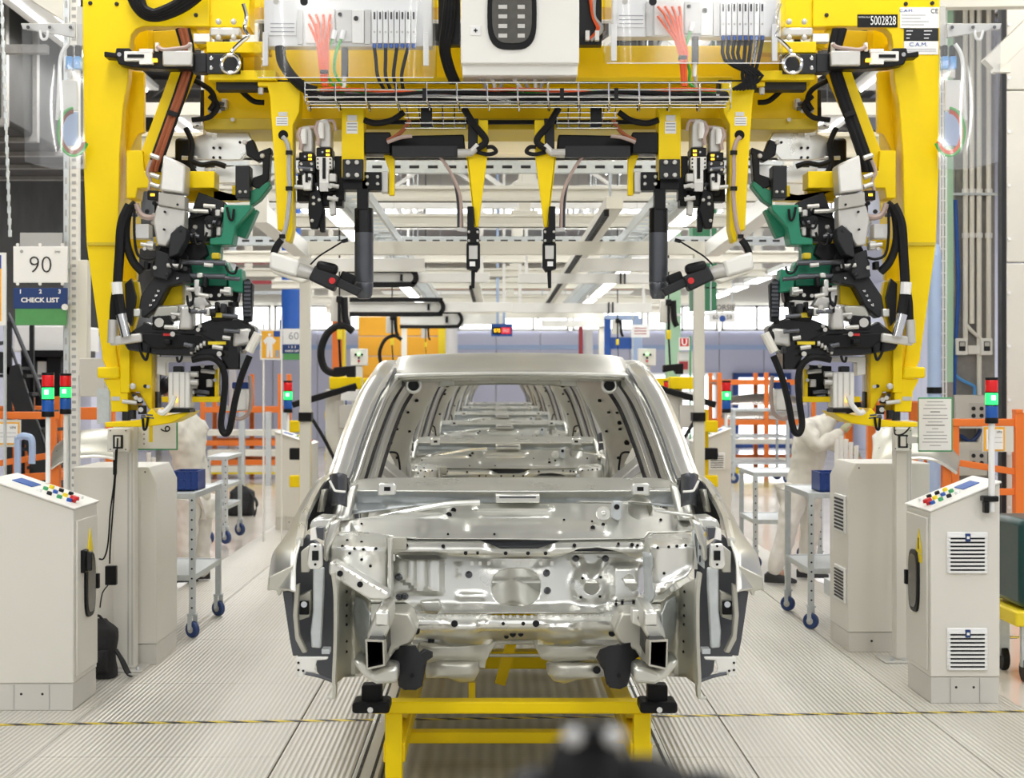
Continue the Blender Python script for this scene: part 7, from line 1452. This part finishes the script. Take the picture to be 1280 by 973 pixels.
MB().box(P(756, 0, 30.5).x, P(799, 0, 30.5).x, 30.5, 30.7, P(0, 400, 30.5).z, P(0, 394, 30.5).z).build('lintel', 'pale_blue', t, bevel=.02); MB().pbox(762, 422, 800, 436, 30.6, .1).build('panel', 'blue', t)
# red steel and racking seen past the left clamp group
t = thing('red_beam_rack', 'dark red steel rack with goods behind the blue duct', 'rack', (P(345, 0, 30).x, 30, -.06))
for u in (290, 381): MB().box(P(u, 0, 30).x-.06, P(u, 0, 30).x+.06, 30, 30.12, -.06, P(0, 300, 30).z).build('upright', 'galv', t)
for v in (328, 353, 366): MB().box(P(290, 0, 30).x, P(381, 0, 30).x, 30, 30.1, P(0, v+2, 30).z, P(0, v-2, 30).z).build('beam', 'red_beam' if v < 360 else 'galv', t)
# shelf of boxes up on the back wall
t = thing('wall_shelf', 'long shelf high on the back wall holding blue and red boxes', 'shelf', (0, 41, P(0, 324, 41).z)); MB().box(P(478, 0, 41).x, P(790, 0, 41).x, 40.4, 41.9, P(0, 325, 41).z, P(0, 323, 41).z).build('board', 'cream_beam', t); MB().box(P(478, 0, 41).x, P(790, 0, 41).x, 40.36, 40.42, P(0, 364, 41).z, P(0, 361.5, 41).z).build('red_rail', 'orange', t); MB().box(P(478, 0, 41).x, P(790, 0, 41).x, 40.36, 41.9, P(0, 366, 41).z, P(0, 364, 41).z).build('board', 'cream_beam', t)
cols = ['blue', 'blue', 'red_beam', 'red_beam', 'blue', 'red_beam', 'navy', 'blue', 'pale_blue', 'navy', 'blue', 'red_beam', 'blue', 'navy']
nm = {'blue': 'blue', 'red_beam': 'dark red', 'navy': 'navy', 'pale_blue': 'pale blue'}
for k, c in enumerate(cols):
    u = 484+k*21; o = thing('storage_box', nm[c]+' storage box on the high shelf of the back wall', 'box', P(u+9, 322.2, 40.6), nm[c]+' boxes on the high shelf')
    MB().pbox(u, 300, u+18.5, 322.2, 40.6, .9).build('box_body', c, o, bevel=.02); MB().pbox(u-.4, 300, u+18.9, 303, 40.57, .96).build('box_rim', c, o)
# hanging strip lamps over the side aisle
for k, yy in enumerate((21.7, 23.9, 26.1, 28.2, 30.5)):
    t = thing('aisle_lamp', 'slim white lamp hanging over the aisle beside the green column', 'lamp', (4.12, yy, 3.3), 'lamps over the aisle')
    MB().box(4.02, 4.22, yy, yy+1.3, 3.29, 3.30).build('diffuser', 'tube_light', t); MB().box(4.0, 4.24, yy-.03, yy+1.33, 3.30, 3.36).build('housing', 'white', t, bevel=.006)
    for y in (yy+.2, yy+1.1): MB().cyl((4.12, y, 3.36), (4.12, y, 9), .006, n=6).build('hanger_rod', 'galv', t)
# ================================================================ hanging tools and fixtures between the portals
def hang_tool(label, u, v0, v1, Y, s, loop=True):
    t = thing('hanging_tool', label, 'tool', P(u, v1, Y))
    x = P(u, 0, Y).x
    MB().pbox(u-9*s, v0, u+3*s, v0+24*s, Y, .10).build('control_box', 'cabinet', t, bevel=.006); MB().box(x-.008, x+.008, Y+.02, Y+.036, P(0, v0+4, Y).z, 9).build('drop_cable', 'black', t)
    MB().pbox(u-3*s, v0-2, u+3*s, v0+5*s, Y-.05, .2).build('trolley', 'black', t, bevel=.01)
    MB().ptube([(u+5*s, v0), (u+6*s, v0+20*s), (u+9*s, v0+28*s)], .03*s, Y=Y-.03).build('hose', 'rubber', t)
    if loop: MB().ptube([(u+14*s, v0+34*s), (u+4*s, v0+28*s), (u-10*s, v0+34*s), (u-18*s, v0+52*s), (u-15*s, v0+70*s), (u-4*s, v0+76*s), (u+8*s, v0+74*s)], .032*s, Y=Y-.04).build('hose_loop', 'rubber', t)
    MB().ptube([(u, v0+5*s), (u, v0+34*s)], .014*s, Y=Y-.06).build('lead', 'rubber', t); MB().pbox(u-2.4*s, v0+32*s, u+2.4*s, v0+42*s, Y-.09, .06).build('yellow_plug', 'hazard_yellow', t, bevel=.008); MB().ptube([(u, v0+42*s), (u+1, v0+60*s), (u+2, v0+74*s)], .01*s, Y=Y-.06).build('lead', 'rubber', t)
    MB().pp([(u-6*s, v0+70*s), (u+16*s, v0+68*s), (u+16*s, v0+80*s), (u+8*s, v0+80*s), (u+6*s, v0+76*s), (u-6*s, v0+78*s)], Y-.08, .12).build('tool_head', 'black', t, bevel=.01)
hang_tool('hanging black hose loop and grey box before the big orange partition', 424, 372, 445, 16.5, 1.25); hang_tool('smaller hanging hose and grey box near the farther portal', 490, 396, 440, 23, .85)
hang_tool('hanging cable set with yellow plug beside the pale green column', 836, 376, 450, 18, 1.15, False); hang_tool('small hanging cable set with yellow plug before the blue frame', 772, 400, 440, 25.5, .75, False); hang_tool('tiny hanging cable set before the big orange partition', 532, 408, 438, 31.7, .62, False)
def wall_box(label, u0, v0, u1, v1, Y):
    t = thing('button_box', label, 'control box', (P((u0+u1)/2, 0, Y).x, Y, -.06)); MB().pbox(u0, v0, u1, v1, Y, .12).build('case', 'cabinet', t, bevel=.006); um = (u0+u1)/2; vm = (v0+v1)/2
    for du, dv, c in ((-4, -3, 'black'), (0, -4, 'led_green'), (4, -3, 'black'), (0, 1, 'black'), (0, 5, 'red')): MB().cyl(P(um+du, vm+dv, Y-.02), P(um+du, vm+dv, Y), .014, n=10).build('button', c, t)
    MB().box(P(um, 0, Y).x-.04, P(um, 0, Y).x+.04, Y+.02, Y+.1, -.06, P(0, v1, Y).z).build('stand', 'cabinet', t); return t
wall_box('grey push button box on a stand before the orange partition', 438, 436, 459, 457, 19); wall_box('grey push button box on a stand beside the pale green column', 798, 436, 820, 457, 19.2)
def fixture(label, u, Y, s):
    x = P(u, 0, Y).x; t = thing('clamp_fixture', label, 'fixture', (x, Y, 0))
    MB().box(x-.10, x+.10, Y, Y+.2, 0, 1.62).build('stand', 'cabinet', t, bevel=.008); MB().box(x-s*.32-.06, x-s*.32+.06, Y-.05, Y+.1, 0, 1.40).build('yellow_post', 'yellow', t, bevel=.008)
    for z in (.55, .85, 1.15): MB().box(x-s*.38-.1, x-s*.38+.09, Y-.14, Y-.05, z, z+.13).build('clamp', 'yellow' if z != .85 else 'black', t, bevel=.012); 
    MB().bar((x-s*.45, Y-.1, 1.45), (x+s*.25, Y-.05, 1.66), .07).build('black_arm', 'black', t, bevel=.01); MB().box(x-.05, x+.3, Y-.06, Y+.1, 1.62, 1.76).build('yellow_head', 'yellow', t, bevel=.012); MB().tube([Vector((x-s*.3, Y-.12, 1.4)), Vector((x-s*.1, Y-.2, 1.1)), Vector((x+s*.1, Y-.2, .7)), Vector((x+s*.28, Y-.2, .35))], .02, 8).build('hose', 'rubber', t)
    MB().box(x+.06, x+.28, Y-.08, Y, 1.2, 1.45).build('switch_box', 'cabinet_base', t, bevel=.006); MB().box(x+.08, x+.26, Y-.09, Y-.08, 1.5, 1.60).build('white_plate', 'paper', t)
fixture('yellow and black clamp fixture beside the portal post by the sixty board', 418, 17.2, 1); fixture('yellow and black clamp fixture beside the portal post by the letter U sign', 842, 17.2, -1)
fixture('yellow clamp fixture beside the third car body, orange partition side', 448, 23.0, 1); fixture('yellow clamp fixture beside the third car body, green column side', 812, 23.0, -1)
# ================================================================ tripod in front of the camera, far out of focus
Y = .82; p = P(735, 985, Y)
t = thing('camera_tripod', 'black tripod head rising in front of the skid, blurred', 'tripod', (p.x, Y, 0))
def blob(c, rx, ry, rz, nm, mm):
    MB().grid(lambda a, b: Vector(c)+Vector((rx*math.sin(math.pi*b)*math.cos(2*math.pi*a), ry*math.sin(math.pi*b)*math.sin(2*math.pi*a), rz*math.cos(math.pi*b))), 20, 12).build(nm, mm, t)
k = Y/F
blob(P(732, 985, Y), 52*k, .02, 78*k, 'head', 'rubber'); blob(P(800, 1005, Y+.01), 80*k, .02, 62*k, 'pan_joint', 'rubber'); blob(P(880, 1010, Y+.02), 60*k, .015, 48*k, 'pan_handle', 'charcoal'); blob(P(668, 1005, Y+.01), 40*k, .015, 48*k, 'side_joint', 'charcoal')
for u in (716, 768): blob(P(u, 922, Y-.02), 13*k, .006, 12*k, 'knob', 'cable_grey')
MB().bar(P(705, 916, Y-.005), P(775, 916, Y-.005), .02, 20*k).build('clamp_plate', 'rubber', t, bevel=.003)
MB().cyl((p.x, Y, .45), (p.x, Y, p.z), .014, n=12).build('centre_column', 'charcoal', t)
for q in range(3): a = q*2.094+.5; MB().cyl((p.x, Y, p.z-.12), (p.x+.40*math.cos(a), Y+.40*math.sin(a), -.055), .014, .010, n=10).build('leg', 'black', t)
